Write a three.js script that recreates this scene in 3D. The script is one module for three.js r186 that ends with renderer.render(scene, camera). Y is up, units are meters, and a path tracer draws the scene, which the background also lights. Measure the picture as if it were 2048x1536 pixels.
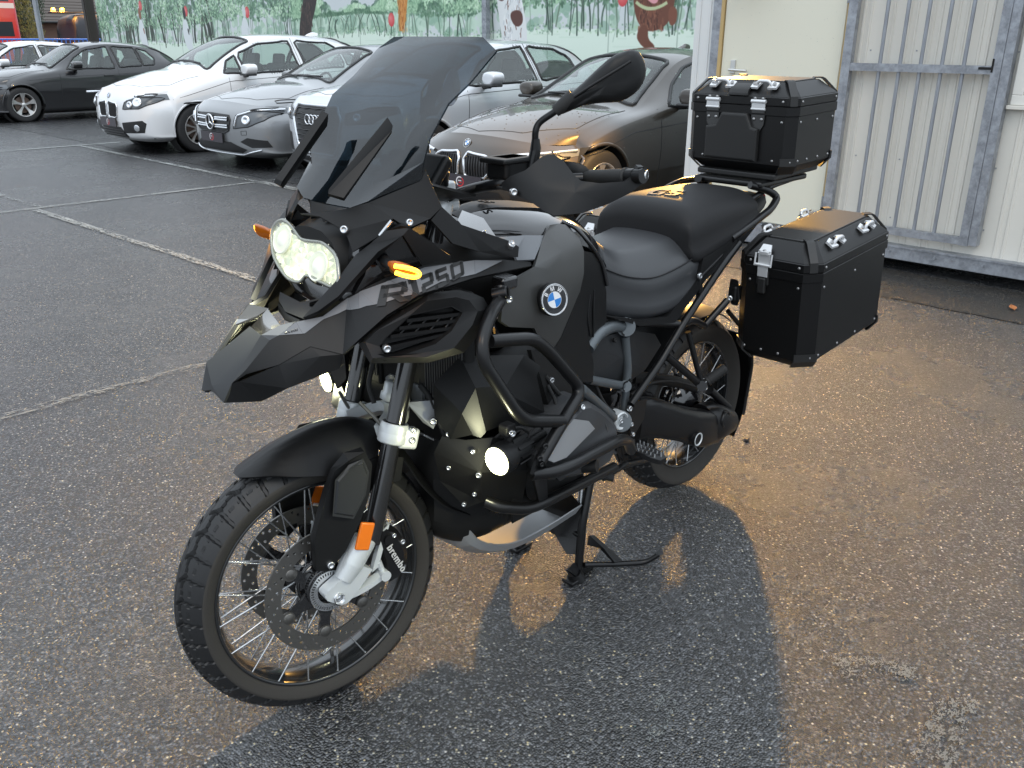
import * as THREE from 'three';
import { mergeGeometries, mergeVertices, toCreasedNormals } from 'three/addons/utils/BufferGeometryUtils.js';
import { RoundedBoxGeometry } from 'three/addons/geometries/RoundedBoxGeometry.js';
import { RectAreaLightUniformsLib } from 'three/addons/lights/RectAreaLightUniformsLib.js';
import { FontLoader } from 'three/addons/loaders/FontLoader.js';
import { TextGeometry } from 'three/addons/geometries/TextGeometry.js';

// ---------- camera, sky, sun, lamp, exposure ----------
const scene = new THREE.Scene();
const camera = new THREE.PerspectiveCamera(47.0, 4 / 3, 0.05, 400);
camera.position.set(-2.462, 1.525, 1.591);
{
  const yaw = 45.735 * Math.PI / 180, p = 21.437 * Math.PI / 180, roll = 0.1766 * Math.PI / 180;
  const f = new THREE.Vector3(Math.sin(yaw) * Math.cos(p), -Math.sin(p), -Math.cos(yaw) * Math.cos(p));
  const r = new THREE.Vector3(Math.cos(yaw), 0, Math.sin(yaw)), u = new THREE.Vector3().crossVectors(r, f);
  const u2 = u.clone().multiplyScalar(Math.cos(roll)).addScaledVector(r, -Math.sin(roll));
  camera.up.copy(u2);
  camera.lookAt(camera.position.clone().add(f));
}
const renderer = new THREE.WebGLRenderer({ antialias: true });
renderer.toneMapping = THREE.LinearToneMapping;
renderer.toneMappingExposure = 1.2;
renderer.shadowMap.enabled = true;
RectAreaLightUniformsLib.init();
{ // overcast dusk sky: soft grey-blue, a little brighter towards the zenith, faint cloud mottling
  const w = 256, h = 128, d = new Float32Array(w * h * 4);
  for (let y = 0; y < h; y++) for (let x = 0; x < w; x++) {
    const el = (y + 0.5) / h * Math.PI - Math.PI / 2, az = x / w * Math.PI * 2, i = (y * w + x) * 4;
    const s = Math.max(0, Math.sin(el));
    const c = 0.5 + 0.28 * Math.sin(az * 3 + 4 * s + Math.sin(az * 2)) * Math.sin(5 * s + az) + 0.2 * Math.sin(az * 7 - 9 * s);
    const L = el < 0 ? 0.16 : (1.0 + 0.5 * s) * (0.9 + 0.2 * c);
    d[i] = L * 0.89; d[i + 1] = L * 0.99; d[i + 2] = L * 1.1; d[i + 3] = 1;
  }
  const t = new THREE.DataTexture(d, w, h, THREE.RGBAFormat, THREE.FloatType);
  t.mapping = THREE.EquirectangularReflectionMapping; t.magFilter = THREE.LinearFilter; t.needsUpdate = true;
  scene.background = t; scene.environment = t;
}
const sun = new THREE.DirectionalLight(0xfff1e0, 0.5);
sun.position.set(-6, 12, 4); sun.target.position.set(0, 0, -3); sun.shadow.radius = 40; sun.castShadow = true;
{ const c = sun.shadow.camera; c.left = -14; c.right = 14; c.top = 14; c.bottom = -14; c.far = 60; sun.shadow.mapSize.set(2048, 2048); }
scene.add(sun, sun.target);
// floodlight on the cabin wall, just outside the frame: position, colour, strength
const FLOOD = { pos: [3.5, 1.87, -2.15], aim: [2.5, 1.72, -2.3], w: 0.16, h: 0.1, color: [1, 0.53, 0.12], power: 7000 };

// ---------- helpers ----------
const Vec = THREE.Vector3, D2R = Math.PI / 180;
let seed = 12345;
const rnd = () => { seed = (seed * 1664525 + 1013904223) >>> 0; return seed / 4294967296; };
const rr = (a, b) => a + (b - a) * rnd();
const used = {};
function numbered(n) { const k = used[n] = (used[n] ?? -1) + 1; return k ? n + '_' + String(k).padStart(3, '0') : n; }
function clean(list) { // same attributes on all
  return (Array.isArray(list) ? list : [list]).flat(3).filter(Boolean).map((g) => {
    if (!g.attributes.normal) g.computeVertexNormals();
    if (g.index) g = g.toNonIndexed();
    if (!g.attributes.uv) g.setAttribute('uv', new THREE.BufferAttribute(new Float32Array(g.attributes.position.count * 2), 2));
    for (const k of Object.keys(g.attributes)) if (!['position', 'normal', 'uv'].includes(k)) g.deleteAttribute(k);
    g.morphAttributes = {}; g.clearGroups();
    return g;
  });
}
const SPLIT = new Set('bolt hinge telelever_arm switch_block radiator fork_cap rib wheel_arch_liner screw seam headrest cable bar_end foot_plate drive_cap bars slat panel_gap arch_lip disc_button gutter knuckle intake cooling_fin lower_intake reflector projector hand_guard hose_strap brake seat mount floor rear_bench'.split(' '));
function obj(name, geos, mat, parent = scene) {
  if (SPLIT.has(name) && Array.isArray(geos) && geos.length > 1 && parent !== scene) { let m; for (const g of geos) m = obj(name, [g], mat, parent); return m; }
  const l = clean(geos), g = l.length > 1 ? mergeGeometries(l) : l[0];
  const m = new THREE.Mesh(g, mat); m.castShadow = m.receiveShadow = true;
  m.name = parent === scene ? numbered(name) : name; parent.add(m); return m;
}
function tag(o, label, category, group, kind) {
  if (label) o.userData.label = label; if (category) o.userData.category = category;
  if (group) o.userData.group = group; if (kind) o.userData.kind = kind; return o;
}
function thing(name, label, category, pos = [0, 0, 0], turn = 0, group) {
  const o = new THREE.Group(); o.name = numbered(name); scene.add(o); o.position.set(...pos); o.rotation.y = turn;
  return tag(o, label, category, group);
}
function struct(name, geos, mat) { return tag(obj(name, geos, mat), null, null, null, 'structure'); }
const mats = {};
function M(name, c, rough = 0.5, metal = 0, extra = {}) {
  const m = new THREE.MeshPhysicalMaterial({ roughness: rough, metalness: metal, ...extra });
  m.color.setRGB(...c); m.name = name; return m;
}
const v3 = (a) => a.isVector3 ? a : new Vec(a[0], a[1], a[2]);
function tri(verts, faces, crease = 0) { // polygon faces -> flat or creased mesh
  const p = [];
  for (const f of faces) for (let i = 1; i + 1 < f.length; i++) for (const k of [f[0], f[i], f[i + 1]]) p.push(...verts[k]);
  let g = new THREE.BufferGeometry(); g.setAttribute('position', new THREE.Float32BufferAttribute(p, 3));
  g.computeVertexNormals();
  if (crease) g = toCreasedNormals(g, crease * D2R);
  return g;
}
let REF = null; // faces of a shell or plate turn away from this point
// shell: 3D vertices + polygon faces, given a thickness away from `out`
function shell(verts, faces, th = 0.004, crease = 38, flip = false) {
  const V = verts.map(v3), n = V.map(() => new Vec());
  const tris = []; if (flip === false && REF) { let w = 0; for (const f of faces) { const c = new Vec(), q = new Vec(); for (const k of f) c.add(V[k]); c.divideScalar(f.length).sub(REF); for (let i = 1; i + 1 < f.length; i++) q.add(V[f[i]].clone().sub(V[f[0]]).cross(V[f[i + 1]].clone().sub(V[f[0]]))); w += c.dot(q); } if (w < 0) flip = true; }
  for (const f of faces) for (let i = 1; i + 1 < f.length; i++) tris.push(flip ? [f[0], f[i + 1], f[i]] : [f[0], f[i], f[i + 1]]);
  const a = new Vec(), b = new Vec();
  const edges = new Map();
  for (const t of tris) {
    a.subVectors(V[t[1]], V[t[0]]); b.subVectors(V[t[2]], V[t[0]]); a.cross(b);
    for (const k of t) n[k].add(a);
    for (let i = 0; i < 3; i++) { const x = t[i], y = t[(i + 1) % 3]; edges.set(x + '_' + y, [x, y]); }
  }
  const O = V.map((v) => v), I = V.map((v, i) => v.clone().addScaledVector(n[i].normalize(), -th));
  const p = [], add = (...q) => { for (const w of q) p.push(w.x, w.y, w.z); };
  for (const t of tris) { add(O[t[0]], O[t[1]], O[t[2]]); add(I[t[0]], I[t[2]], I[t[1]]); }
  for (const [k, [x, y]] of edges) if (!edges.has(y + '_' + x)) { add(O[x], I[x], I[y]); add(O[x], I[y], O[y]); }
  const g = new THREE.BufferGeometry(); g.setAttribute('position', new THREE.Float32BufferAttribute(p, 3));
  return toCreasedNormals(mergeVertices(g, 1e-5), crease * D2R);
}
// plate: outline of 3D points (about planar), thickness inward along -normal; bevel rounds the outer rim
function plate(pts, th = 0.006, holes = [], bev = 0) {
  const P = pts.map(v3), c = new Vec(); P.forEach((q) => c.add(q)); c.divideScalar(P.length);
  const n = new Vec(); for (let i = 0; i < P.length; i++) { const a = P[i].clone().sub(c), b = P[(i + 1) % P.length].clone().sub(c); n.add(a.cross(b)); } n.normalize(); if (REF && n.dot(c.clone().sub(REF)) < 0) n.negate();
  const ux = P[1].clone().sub(P[0]).projectOnPlane(n).normalize(), uy = new Vec().crossVectors(n, ux);
  const to2 = (q) => { const d = v3(q).clone().sub(c); return new THREE.Vector2(d.dot(ux), d.dot(uy)); };
  const s = new THREE.Shape(P.map(to2)); for (const h of holes) s.holes.push(new THREE.Path(h.map(to2)));
  const g = new THREE.ExtrudeGeometry(s, { depth: Math.max(th - 2 * bev, 1e-4), bevelEnabled: bev > 0, bevelThickness: bev, bevelSize: bev, bevelOffset: -bev, bevelSegments: 2, curveSegments: 1 });
  g.translate(0, 0, -th + bev);
  const m = new THREE.Matrix4().makeBasis(ux, uy, n).setPosition(c); g.applyMatrix4(m);
  return bev ? toCreasedNormals(g, 32 * D2R) : g;
}
// surface through a grid of points (rows of equal length), Catmull-Rom smoothed, with thickness
function cr(p0, p1, p2, p3, t) { const o = []; for (let i = 0; i < p0.length; i++) { const a = p0[i], b = p1[i], c = p2[i], d = p3[i]; o.push(0.5 * (2 * b + (c - a) * t + (2 * a - 5 * b + 4 * c - d) * t * t + (3 * b - 3 * c + d - a) * t * t * t)); } return o; }
function crv(pts, n, closed = false) { // resample a polyline with n steps per span
  const o = [], L = pts.length, S = closed ? L : L - 1;
  const g = (i) => closed ? pts[(i + L) % L] : i < 0 ? pts[0].map((v, k) => 2 * v - pts[1][k]) : i >= L ? pts[L - 1].map((v, k) => 2 * v - pts[L - 2][k]) : pts[i];
  for (let i = 0; i < S; i++) for (let k = 0; k < n; k++) o.push(cr(g(i - 1), g(i), g(i + 1), g(i + 2), k / n));
  if (!closed) o.push(pts[L - 1].slice()); return o;
}
function gridFaces(R, C, closed = false) { const f = []; for (let i = 0; i + 1 < R; i++) for (let j = 0; j < (closed ? C : C - 1); j++) { const k = (j + 1) % C; f.push([i * C + j, i * C + k, (i + 1) * C + k, (i + 1) * C + j]); } return f; }
function patch(rows, nu = 4, nv = 4, th = 0.004, crease = 60, flip = false) {
  let R = rows.map((r) => nv > 1 ? crv(r, nv) : r);
  if (nu > 1) { const C = R[0].length, cols = []; for (let j = 0; j < C; j++) cols.push(crv(R.map((r) => r[j]), nu)); R = cols[0].map((_, i) => cols.map((c) => c[i])); }
  const C = R[0].length; return shell(R.flat(), gridFaces(R.length, C), th, crease, flip);
}
// loft through closed sections, capped
function loft(secs, nu = 4, nv = 3, crease = 60, cap = true) {
  let R = secs.map((s) => nv > 1 ? crv(s, nv, true) : s);
  if (nu > 1) { const C = R[0].length, cols = []; for (let j = 0; j < C; j++) cols.push(crv(R.map((r) => r[j]), nu)); R = cols[0].map((_, i) => cols.map((c) => c[i])); }
  const C = R[0].length, V = R.flat(), F = gridFaces(R.length, C, true);
  if (cap) for (const [i, rev] of [[0, 1], [R.length - 1, 0]]) { const c = [0, 0, 0]; R[i].forEach((q) => q.forEach((v, k) => c[k] += v / C)); V.push(c); const k = V.length - 1; for (let j = 0; j < C; j++) { const a = i * C + j, b = i * C + (j + 1) % C; F.push(rev ? [k, b, a] : [k, a, b]); } }
  const p = []; for (const f of F) for (let i = 1; i + 1 < f.length; i++) for (const q of [f[0], f[i], f[i + 1]]) p.push(...V[q]);
  const g = new THREE.BufferGeometry(); g.setAttribute('position', new THREE.Float32BufferAttribute(p, 3));
  return toCreasedNormals(mergeVertices(g, 1e-5), crease * D2R);
}
const mirPts = (a) => a.map((q) => [q[0], q[1], -q[2]]);
function mir(g) { // mirrored copy across the bike's centre plane
  g = g.index ? g.toNonIndexed() : g.clone(); const p = g.attributes.position, n = g.attributes.normal, u = g.attributes.uv;
  for (let i = 0; i < p.count; i++) { p.setZ(i, -p.getZ(i)); if (n) n.setZ(i, -n.getZ(i)); }
  for (const A of [p, n, u]) if (A) { const s = A.itemSize, a = A.array; for (let i = 0; i < p.count; i += 3) for (let k = 0; k < s; k++) { const x = a[(i + 1) * s + k]; a[(i + 1) * s + k] = a[(i + 2) * s + k]; a[(i + 2) * s + k] = x; } }
  return g;
}
class Poly extends THREE.CurvePath { }
function tube(pts, r, round = 0, seg = 12, caps = true) { // bent pipe: straight runs with rounded corners
  const P = pts.map(v3), c = new THREE.CurvePath();
  if (round > 0 && P.length > 2) {
    let prev = P[0];
    for (let i = 1; i < P.length - 1; i++) {
      const a = P[i - 1], b = P[i], d = P[i + 1], l = Math.min(round, b.distanceTo(a) * 0.48, b.distanceTo(d) * 0.48);
      const s = b.clone().lerp(a, l / b.distanceTo(a)), e = b.clone().lerp(d, l / b.distanceTo(d));
      c.add(new THREE.LineCurve3(prev, s)); c.add(new THREE.QuadraticBezierCurve3(s, b, e)); prev = e;
    }
    c.add(new THREE.LineCurve3(prev, P[P.length - 1]));
  } else if (P.length === 2) c.add(new THREE.LineCurve3(P[0], P[1]));
  else c.add(new THREE.CatmullRomCurve3(P));
  const n = P.length === 2 ? 1 : Math.min(60, P.length * 8), out = [new THREE.TubeGeometry(P.length > 2 ? c : c.curves[0], n, r, seg)];
  if (caps) for (const [q, w] of [[P[0], P[1]], [P[P.length - 1], P[P.length - 2]]]) { const g = new THREE.CircleGeometry(r, seg); g.applyQuaternion(new THREE.Quaternion().setFromUnitVectors(new Vec(0, 0, 1), q.clone().sub(w).normalize())); g.translate(q.x, q.y, q.z); out.push(g); }
  return out;
}
function along(g, pos, dir) { // geometry built along +Y put at pos, pointing along dir
  g.applyQuaternion(new THREE.Quaternion().setFromUnitVectors(new Vec(0, 1, 0), v3(dir).clone().normalize())); const p = v3(pos); g.translate(p.x, p.y, p.z); return g;
}
function rod(a, b, r0, r1 = r0, seg = 16) { const A = v3(a), B = v3(b), l = A.distanceTo(B), g = new THREE.CylinderGeometry(r1, r0, l, seg); g.translate(0, l / 2, 0); return along(g, A, B.clone().sub(A)); }
function lathe(prof, pos, dir, seg = 32) { return along(new THREE.LatheGeometry(prof.map((q) => new THREE.Vector2(q[0], q[1])), seg), pos, dir); }
function bolt(pos, dir, r = 0.006, h = 0.004) { return lathe([[0, h * 0.55], [r * 0.45, h * 0.5], [r * 0.5, h], [r * 0.85, h], [r, h * 0.6], [r, -h]], pos, dir, 12); }
function box(sx, sy, sz, x, y, z, r = 0) { const g = r ? new RoundedBoxGeometry(sx, sy, sz, 2, r) : new THREE.BoxGeometry(sx, sy, sz); g.translate(x, y, z); return g; }
function canvasTex(w, h, draw, srgb = true) { const c = document.createElement('canvas'); c.width = w; c.height = h; draw(c.getContext('2d'), w, h); const t = new THREE.CanvasTexture(c); if (srgb) t.colorSpace = THREE.SRGBColorSpace; t.wrapS = t.wrapT = THREE.RepeatWrapping; return t; }
function dataTex(n, m, f, srgb = false) { const d = new Uint8Array(n * m * 4); for (let y = 0; y < m; y++) for (let x = 0; x < n; x++) { const v = f(x, y), i = (y * n + x) * 4; if (v.length) { d[i] = v[0]; d[i + 1] = v[1]; d[i + 2] = v[2]; } else d[i] = d[i + 1] = d[i + 2] = v; d[i + 3] = 255; } const t = new THREE.DataTexture(d, n, m); t.magFilter = THREE.LinearFilter; t.wrapS = t.wrapT = THREE.RepeatWrapping; if (srgb) t.colorSpace = THREE.SRGBColorSpace; t.needsUpdate = true; return t; }
function hash(x, y) { let h = Math.imul(x | 0, 374761393) + Math.imul(y | 0, 668265263) | 0; h = Math.imul(h ^ (h >>> 13), 1274126177); return ((h ^ (h >>> 16)) >>> 0) / 4294967296; }
function vnoise(x, y, per) { const xi = Math.floor(x), yi = Math.floor(y), fx = x - xi, fy = y - yi, w = (a) => a * a * (3 - 2 * a), m = (a) => ((a % per) + per) % per; const a = hash(m(xi), m(yi)), b = hash(m(xi + 1), m(yi)), c = hash(m(xi), m(yi + 1)), d = hash(m(xi + 1), m(yi + 1)), u = w(fx), v = w(fy); return a + (b - a) * u + (c - a) * v + (a - b - c + d) * u * v; }
const fonts = {};
for (const k of ['sans_bold', 'sans_regular']) fonts[k] = await new FontLoader().loadAsync('fonts/droid/droid_' + k + '.typeface.json');
function text(str, size, depth, font = 'sans_bold') { const g = new TextGeometry(str, { font: fonts[font], size, depth, curveSegments: 4 }); g.computeBoundingBox(); const b = g.boundingBox; g.translate(-(b.min.x + b.max.x) / 2, -(b.min.y + b.max.y) / 2, 0); return g; }
function place(g, o, ux, uy) { const X = v3(ux).clone().normalize(), Z = new Vec().crossVectors(X, v3(uy)).normalize(), Y = new Vec().crossVectors(Z, X); g.applyMatrix4(new THREE.Matrix4().makeBasis(X, Y, Z).setPosition(v3(o))); return g; }

// ---------- materials of the place ----------
const ASPH_T = 2.6;
function asphalt(tone, wet) {
  const n = 2048, c = 410, id = (x, y) => { // nearest stone
    const gx = x * c / n, gy = y * c / n, ix = Math.floor(gx), iy = Math.floor(gy); let b = 9, k = 0;
    for (let j = -1; j < 2; j++) for (let i = -1; i < 2; i++) { const mx = (ix + i + c) % c, my = (iy + j + c) % c, h = hash(mx, my), dx = ix + i + 0.15 + 0.7 * h - gx, dy = iy + j + 0.15 + 0.7 * hash(my + 77, mx + 5) - gy, d = dx * dx + dy * dy; if (d < b) { b = d; k = hash(mx * 3 + 1, my * 5 + 2); } }
    return [Math.sqrt(b), k];
  };
  const N = n * n, dist = new Float32Array(N), ids = new Float32Array(N);
  for (let y = 0; y < n; y++) for (let x = 0; x < n; x++) { const [d, k] = id(x, y); dist[y * n + x] = d; ids[y * n + x] = k; }
  const col = dataTex(n, n, (x, y) => {
    const i = y * n + x, d = dist[i], k = ids[i], big = vnoise(x / 128, y / 128, 16) * 0.5 + vnoise(x / 32, y / 32, 64) * 0.5;
    let v = 34 + 78 * k * k + 12 * big - 50 * d * d, r = 0.98, g = 1.0, b = 1.04;
    if (k > 0.955 && d < 0.45) { v = 95 + 2600 * (k - 0.962); const w = (k * 997) % 1; r = 1 + 0.12 * w; b = 1 - 0.22 * w; g = 1 + 0.02 * w; }
    v *= tone; return [Math.min(255, v * r), Math.min(255, v * g), Math.min(255, v * b)];
  }, true);
  const bump = dataTex(n, n, (x, y) => { const i = y * n + x, d = dist[i]; return Math.max(0, Math.min(255, 225 - 210 * d * d * 1.6 + 50 * (ids[i] - 0.5) + 40 * (vnoise(x / 2, y / 2, 1024) - 0.5))); });
  const rough = dataTex(512, 512, (x, y) => { const v = vnoise(x / 64, y / 64, 8) * 0.5 + vnoise(x / 20, y / 20, 26) * 0.3 + vnoise(x / 4, y / 4, 128) * 0.2; return 255 * (wet + 0.07 * (v - 0.5)); });
  return { col, bump, rough };
}
const AS = asphalt(1, 0.27);
function asphMat(name, tint) { const m = M(name, tint, 1, 0, { map: AS.col, bumpMap: AS.bump, bumpScale: 0.0064, roughnessMap: AS.rough }); m.ior = 1.75; return m; }
const mAsph = asphMat('wet asphalt', [1, 1, 1]), mAsph2 = asphMat('newer asphalt', [0.5, 0.5, 0.52]), mAsph3 = asphMat('muddy asphalt', [0.8, 0.62, 0.42]);
function sheet(x0, x1, z0, z1, y, s = ASPH_T, edge = 0) { // flat sheet, uv in metres; ragged edges when asked
  const P = []; const n = edge ? 60 : 1;
  const e = (t) => edge ? edge * (vnoise(t * 2.3, 7.7, 999) - 0.5) * 2 : 0;
  for (let i = 0; i <= n; i++) P.push([x0 + (x1 - x0) * i / n, z0 + e(i)]);
  for (let i = 1; i <= n; i++) P.push([x1 + e(i + 100), z0 + (z1 - z0) * i / n]);
  for (let i = 1; i <= n; i++) P.push([x1 - (x1 - x0) * i / n, z1 + e(i + 200)]);
  for (let i = 1; i < n; i++) P.push([x0 + e(i + 300), z1 - (z1 - z0) * i / n]);
  const g = new THREE.ShapeGeometry(new THREE.Shape(P.map((q) => new THREE.Vector2(q[0], -q[1])))); g.rotateX(-Math.PI / 2); g.translate(0, y, 0);
  const p = g.attributes.position, u = g.attributes.uv; for (let i = 0; i < p.count; i++) u.setXY(i, p.getX(i) / s, -p.getZ(i) / s);
  return g;
}
struct('ground', sheet(-60, 90, -140, 40, 0), mAsph);
struct('asphalt_patch', sheet(2.95, 8.5, -19, -2.75, 0.004, ASPH_T, 0.03), mAsph2);
struct('asphalt_patch', sheet(3.05, 3.78, -2.5, 3.6, 0.004, ASPH_T, 0.012), asphMat('damp dark asphalt', [0.5, 0.42, 0.32]));
// worn parking bay lines
const mLine = M('worn line paint', [0.42, 0.43, 0.43], 0.55, 0, { alphaTest: 0.5, bumpMap: AS.bump, bumpScale: 0.003 });
mLine.map = dataTex(256, 256, () => [235, 238, 236], true);
function wearMap(k, sd) { return dataTex(512, 64, (x, y) => { const v = 0.55 * vnoise(x / 2 + sd, y / 2, 4096) + 0.3 * vnoise(x / 9, y / 7 + sd, 4096) + 0.25 * vnoise(x / 50, 3 + sd, 4096), e = Math.min(y, 63 - y) / 10; return v + Math.min(0, (e - 1) * 0.25) > k ? 255 : 0; }); }
function line(x0, z0, x1, z1, w, k, sd) {
  const L = Math.hypot(x1 - x0, z1 - z0), g = new THREE.PlaneGeometry(L, w, 1, 1), u = g.attributes.uv; for (let i = 0; i < 4; i++) u.setX(i, u.getX(i) * L / 6);
  g.rotateX(-Math.PI / 2); g.rotateY(Math.atan2(-(z1 - z0), x1 - x0)); g.translate((x0 + x1) / 2, 0.008, (z0 + z1) / 2);
  const m = mLine.clone(); m.alphaMap = wearMap(k, sd); struct('parking_line', g, m);
}
line(-6, -12.5, 3.35, -12.5, 0.09, 0.36, 1); line(2.72, -12.45, 2.76, -2.3, 0.09, 0.50, 12); line(-6, -7.53, 3.0, -7.48, 0.08, 0.60, 23); line(0.32, -12.4, 0.44, -7.55, 0.09, 0.6, 31); line(0.36, -7.45, 0.5, -2.6, 0.09, 0.60, 34);
line(-5, -2.42, 0.3, -2.38, 0.08, 0.64, 45); line(2.78, -7.46, 2.75, -2.4, 0.08, 0.6, 57);

{ const mk = (x0, z0, x1, z1, w, k, sd) => { const g = new THREE.PlaneGeometry(Math.hypot(x1 - x0, z1 - z0), w); g.rotateX(-Math.PI / 2); g.rotateY(Math.atan2(-(z1 - z0), x1 - x0)); g.translate((x0 + x1) / 2, 0.0075, (z0 + z1) / 2); const m = mLine.clone(); m.alphaMap = dataTex(256, 128, (x, y) => { const v = 0.5 * vnoise(x / 2.2 + sd, y / 2.2, 4096) + 0.3 * vnoise(x / 9, y / 9 + sd, 4096) + 0.3 * vnoise(x / 40, y / 30 + sd, 4096), e = Math.min(1, Math.min(y / 40, (127 - y) / 40, x / 60, (255 - x) / 60)); return v * (0.55 + 0.45 * e) > k ? 255 : 0; }); struct('paint_stain', g, m); }; mk(-0.56, 0.86, -0.38, 1.06, 0.13, 0.6, 5); mk(-0.75, 1.2, -0.35, 1.15, 0.14, 0.6, 15); mk(-1.15, 0.72, -0.85, 0.62, 0.1, 0.68, 25); }
{ // a dead leaf and a chip of stone
  const lf = thing('leaf', 'small orange dead leaf on the wet ground before the cabin', 'leaf', [3.32, 0.012, 0.173], 0.6); obj('blade', [patch([[-0.03, 0.002], [-0.012, 0.018], [0.01, 0.02], [0.035, 0.002]].map(([x, w]) => [-1, 0, 1].map((t) => [x, 0.008 * Math.abs(t) + x * 0.15, t * w])), 3, 2, 0.0012)], M('dead leaf', [0.4, 0.15, 0.05], 0.6), lf); obj('stalk', [rod([0.03, 0.005, 0], [0.055, 0.012, 0.006], 0.0012)], M('dead leaf stalk', [0.25, 0.12, 0.05], 0.6), lf);
  const st = thing('stone', 'small dark stone chip on the golden wet ground behind the rear wheel', 'stone', [0.535, 0.006, 0]); const g = new THREE.IcosahedronGeometry(0.012, 1), p = g.attributes.position; for (let i = 0; i < p.count; i++) { const q = 0.8 + 0.4 * vnoise(p.getX(i) * 300 + 9, p.getY(i) * 300 + p.getZ(i) * 200, 999); p.setXYZ(i, p.getX(i) * q * 1.3, p.getY(i) * q * 0.7, p.getZ(i) * q); } g.computeVertexNormals(); obj('chip', [g], M('dark stone', [0.02, 0.02, 0.02], 0.6), st); }
// ---------- cabin (site container) on the right ----------
const mPanel = M('cream coated steel', [0.66, 0.64, 0.58], 0.42), mPanelW = M('pale grey panel', [0.66, 0.68, 0.68], 0.4), mDoor = M('cream door', [0.70, 0.69, 0.58], 0.35);
const galvT = dataTex(256, 256, (x, y) => { const v = 0.5 * vnoise(x / 14, y / 14, 18) + 0.3 * vnoise(x / 5, y / 5, 51) + 0.2 * vnoise(x / 2, y / 2, 128); return 255 * (0.55 + 0.5 * (v - 0.4)); });
const mGalv = M('galvanised steel', [0.5, 0.53, 0.58], 0.42, 0.55, { roughnessMap: null, map: galvT });
const mBlack = M('black void', [0.01, 0.01, 0.01], 0.9);
function uvBox(g, s = 1) { if (g.index) g = g.toNonIndexed(); const p = g.attributes.position, n = g.attributes.normal, u = new Float32Array(p.count * 2); for (let i = 0; i < p.count; i++) { const a = Math.abs(n.getX(i)), b = Math.abs(n.getY(i)), c = Math.abs(n.getZ(i)); if (a >= b && a >= c) { u[2 * i] = p.getZ(i) / s; u[2 * i + 1] = p.getY(i) / s; } else if (b >= c) { u[2 * i] = p.getX(i) / s; u[2 * i + 1] = p.getZ(i) / s; } else { u[2 * i] = p.getX(i) / s; u[2 * i + 1] = p.getY(i) / s; } } g.setAttribute('uv', new THREE.BufferAttribute(u, 2)); return g; }
const bx = (x0, x1, y0, y1, z0, z1, r = 0) => { const g = uvBox(box(x1 - x0, y1 - y0, z1 - z0, (x0 + x1) / 2, (y0 + y1) / 2, (z0 + z1) / 2, r), 0.6); return g; };
const cabin = thing('site_cabin', 'cream steel site cabin with corrugated cladding at the right', 'cabin', [3.86, 0, 0]);
function ribbed(z0, z1, y0, y1, x) { // profiled sheet: pairs of small ribs
  const P = [[x, z0]]; let z = z0 + 0.05;
  while (z < z1 - 0.06) { for (const o of [0, 0.048]) P.push([x, z + o], [x - 0.007, z + o + 0.005], [x - 0.007, z + o + 0.016], [x, z + o + 0.021]); z += 0.155; }
  P.push([x, z1], [x + 0.02, z1], [x + 0.02, z0]);
  const s = new THREE.Shape(P.map((q) => new THREE.Vector2(q[0], -q[1]))), g = new THREE.ExtrudeGeometry(s, { depth: y1 - y0, bevelEnabled: false }); g.rotateX(-Math.PI / 2); g.translate(0, y0, 0); return g;
}
obj('body', [bx(0.03, 2.4, 0.17, 2.62, -2.58, 4.2)], mPanelW, cabin);
obj('roof', [bx(-0.06, 2.46, 2.62, 2.72, -2.64, 4.26)], mGalv, cabin);
obj('corner_panel', [bx(-0.004, 0.03, 0.17, 2.62, -2.587, -2.42), bx(-0.012, 0.03, 0.17, 2.62, -2.545, -2.535), bx(-0.012, 0.03, 0.17, 2.62, -2.455, -2.445)], mPanelW, cabin);
obj('door_frame', [bx(-0.02, 0.03, 0.17, 2.2, -2.418, -2.345), bx(-0.02, 0.03, 2.16, 2.3, -2.345, -1.3), bx(-0.012, 0.03, 0.13, 0.17, -2.345, -1.3)], mGalv, cabin);
tag(obj('door_jamb', [bx(-0.03, 0.03, 0.17, 2.16, -2.343, -2.316), bx(-0.02, 0.03, 0.17, 2.16, -1.355, -1.325)], M('ochre timber', [0.5, 0.36, 0.16], 0.5), cabin), 'ochre timber jamb strip');
const door = obj('door', [bx(-0.016, 0.025, 0.185, 2.15, -2.312, -1.36, 0.006)], mDoor, cabin);
obj('hinge', [rod([-0.022, 0.33, -1.35], [-0.022, 0.44, -1.35], 0.012), rod([-0.022, 1.75, -1.35], [-0.022, 1.86, -1.35], 0.012)], mGalv, door);
obj('handle', [bx(-0.03, -0.012, 1.27, 1.37, -2.225, -2.185, 0.004), along(new THREE.CylinderGeometry(0.009, 0.009, 0.05, 10), [-0.05, 1.3, -2.205], [1, 0, 0]), rod([-0.07, 1.3, -2.21], [-0.07, 1.295, -2.06], 0.01), bx(-0.03, -0.012, 1.2, 1.25, -2.22, -2.19, 0.004)], M('handle steel', [0.6, 0.6, 0.58], 0.3, 0.8), door);
{ const d = []; for (let i = 0; i < 90; i++) { const g = new THREE.SphereGeometry(rr(0.0012, 0.0032), 8, 6); g.scale(0.45, 1, 1); g.translate(-0.0165, rr(1.15, 2.1), rr(-2.28, -1.4)); d.push(g); }
  tag(obj('raindrop', d, M('water drops', [0.9, 0.95, 1], 0.02, 0, { transmission: 0.9, thickness: 0.002, ior: 1.33 }), door), null, null, null, 'stuff'); }
obj('cladding', [ribbed(-1.3, -0.3, 0.17, 2.62, 0), ribbed(-0.3, -0.2, 0.17, 2.62, 0), ribbed(-0.2, 2.4, 0.17, 1.12, 0), ribbed(-0.2, 2.4, 2.2, 2.62, 0)], mPanel, cabin);
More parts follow.
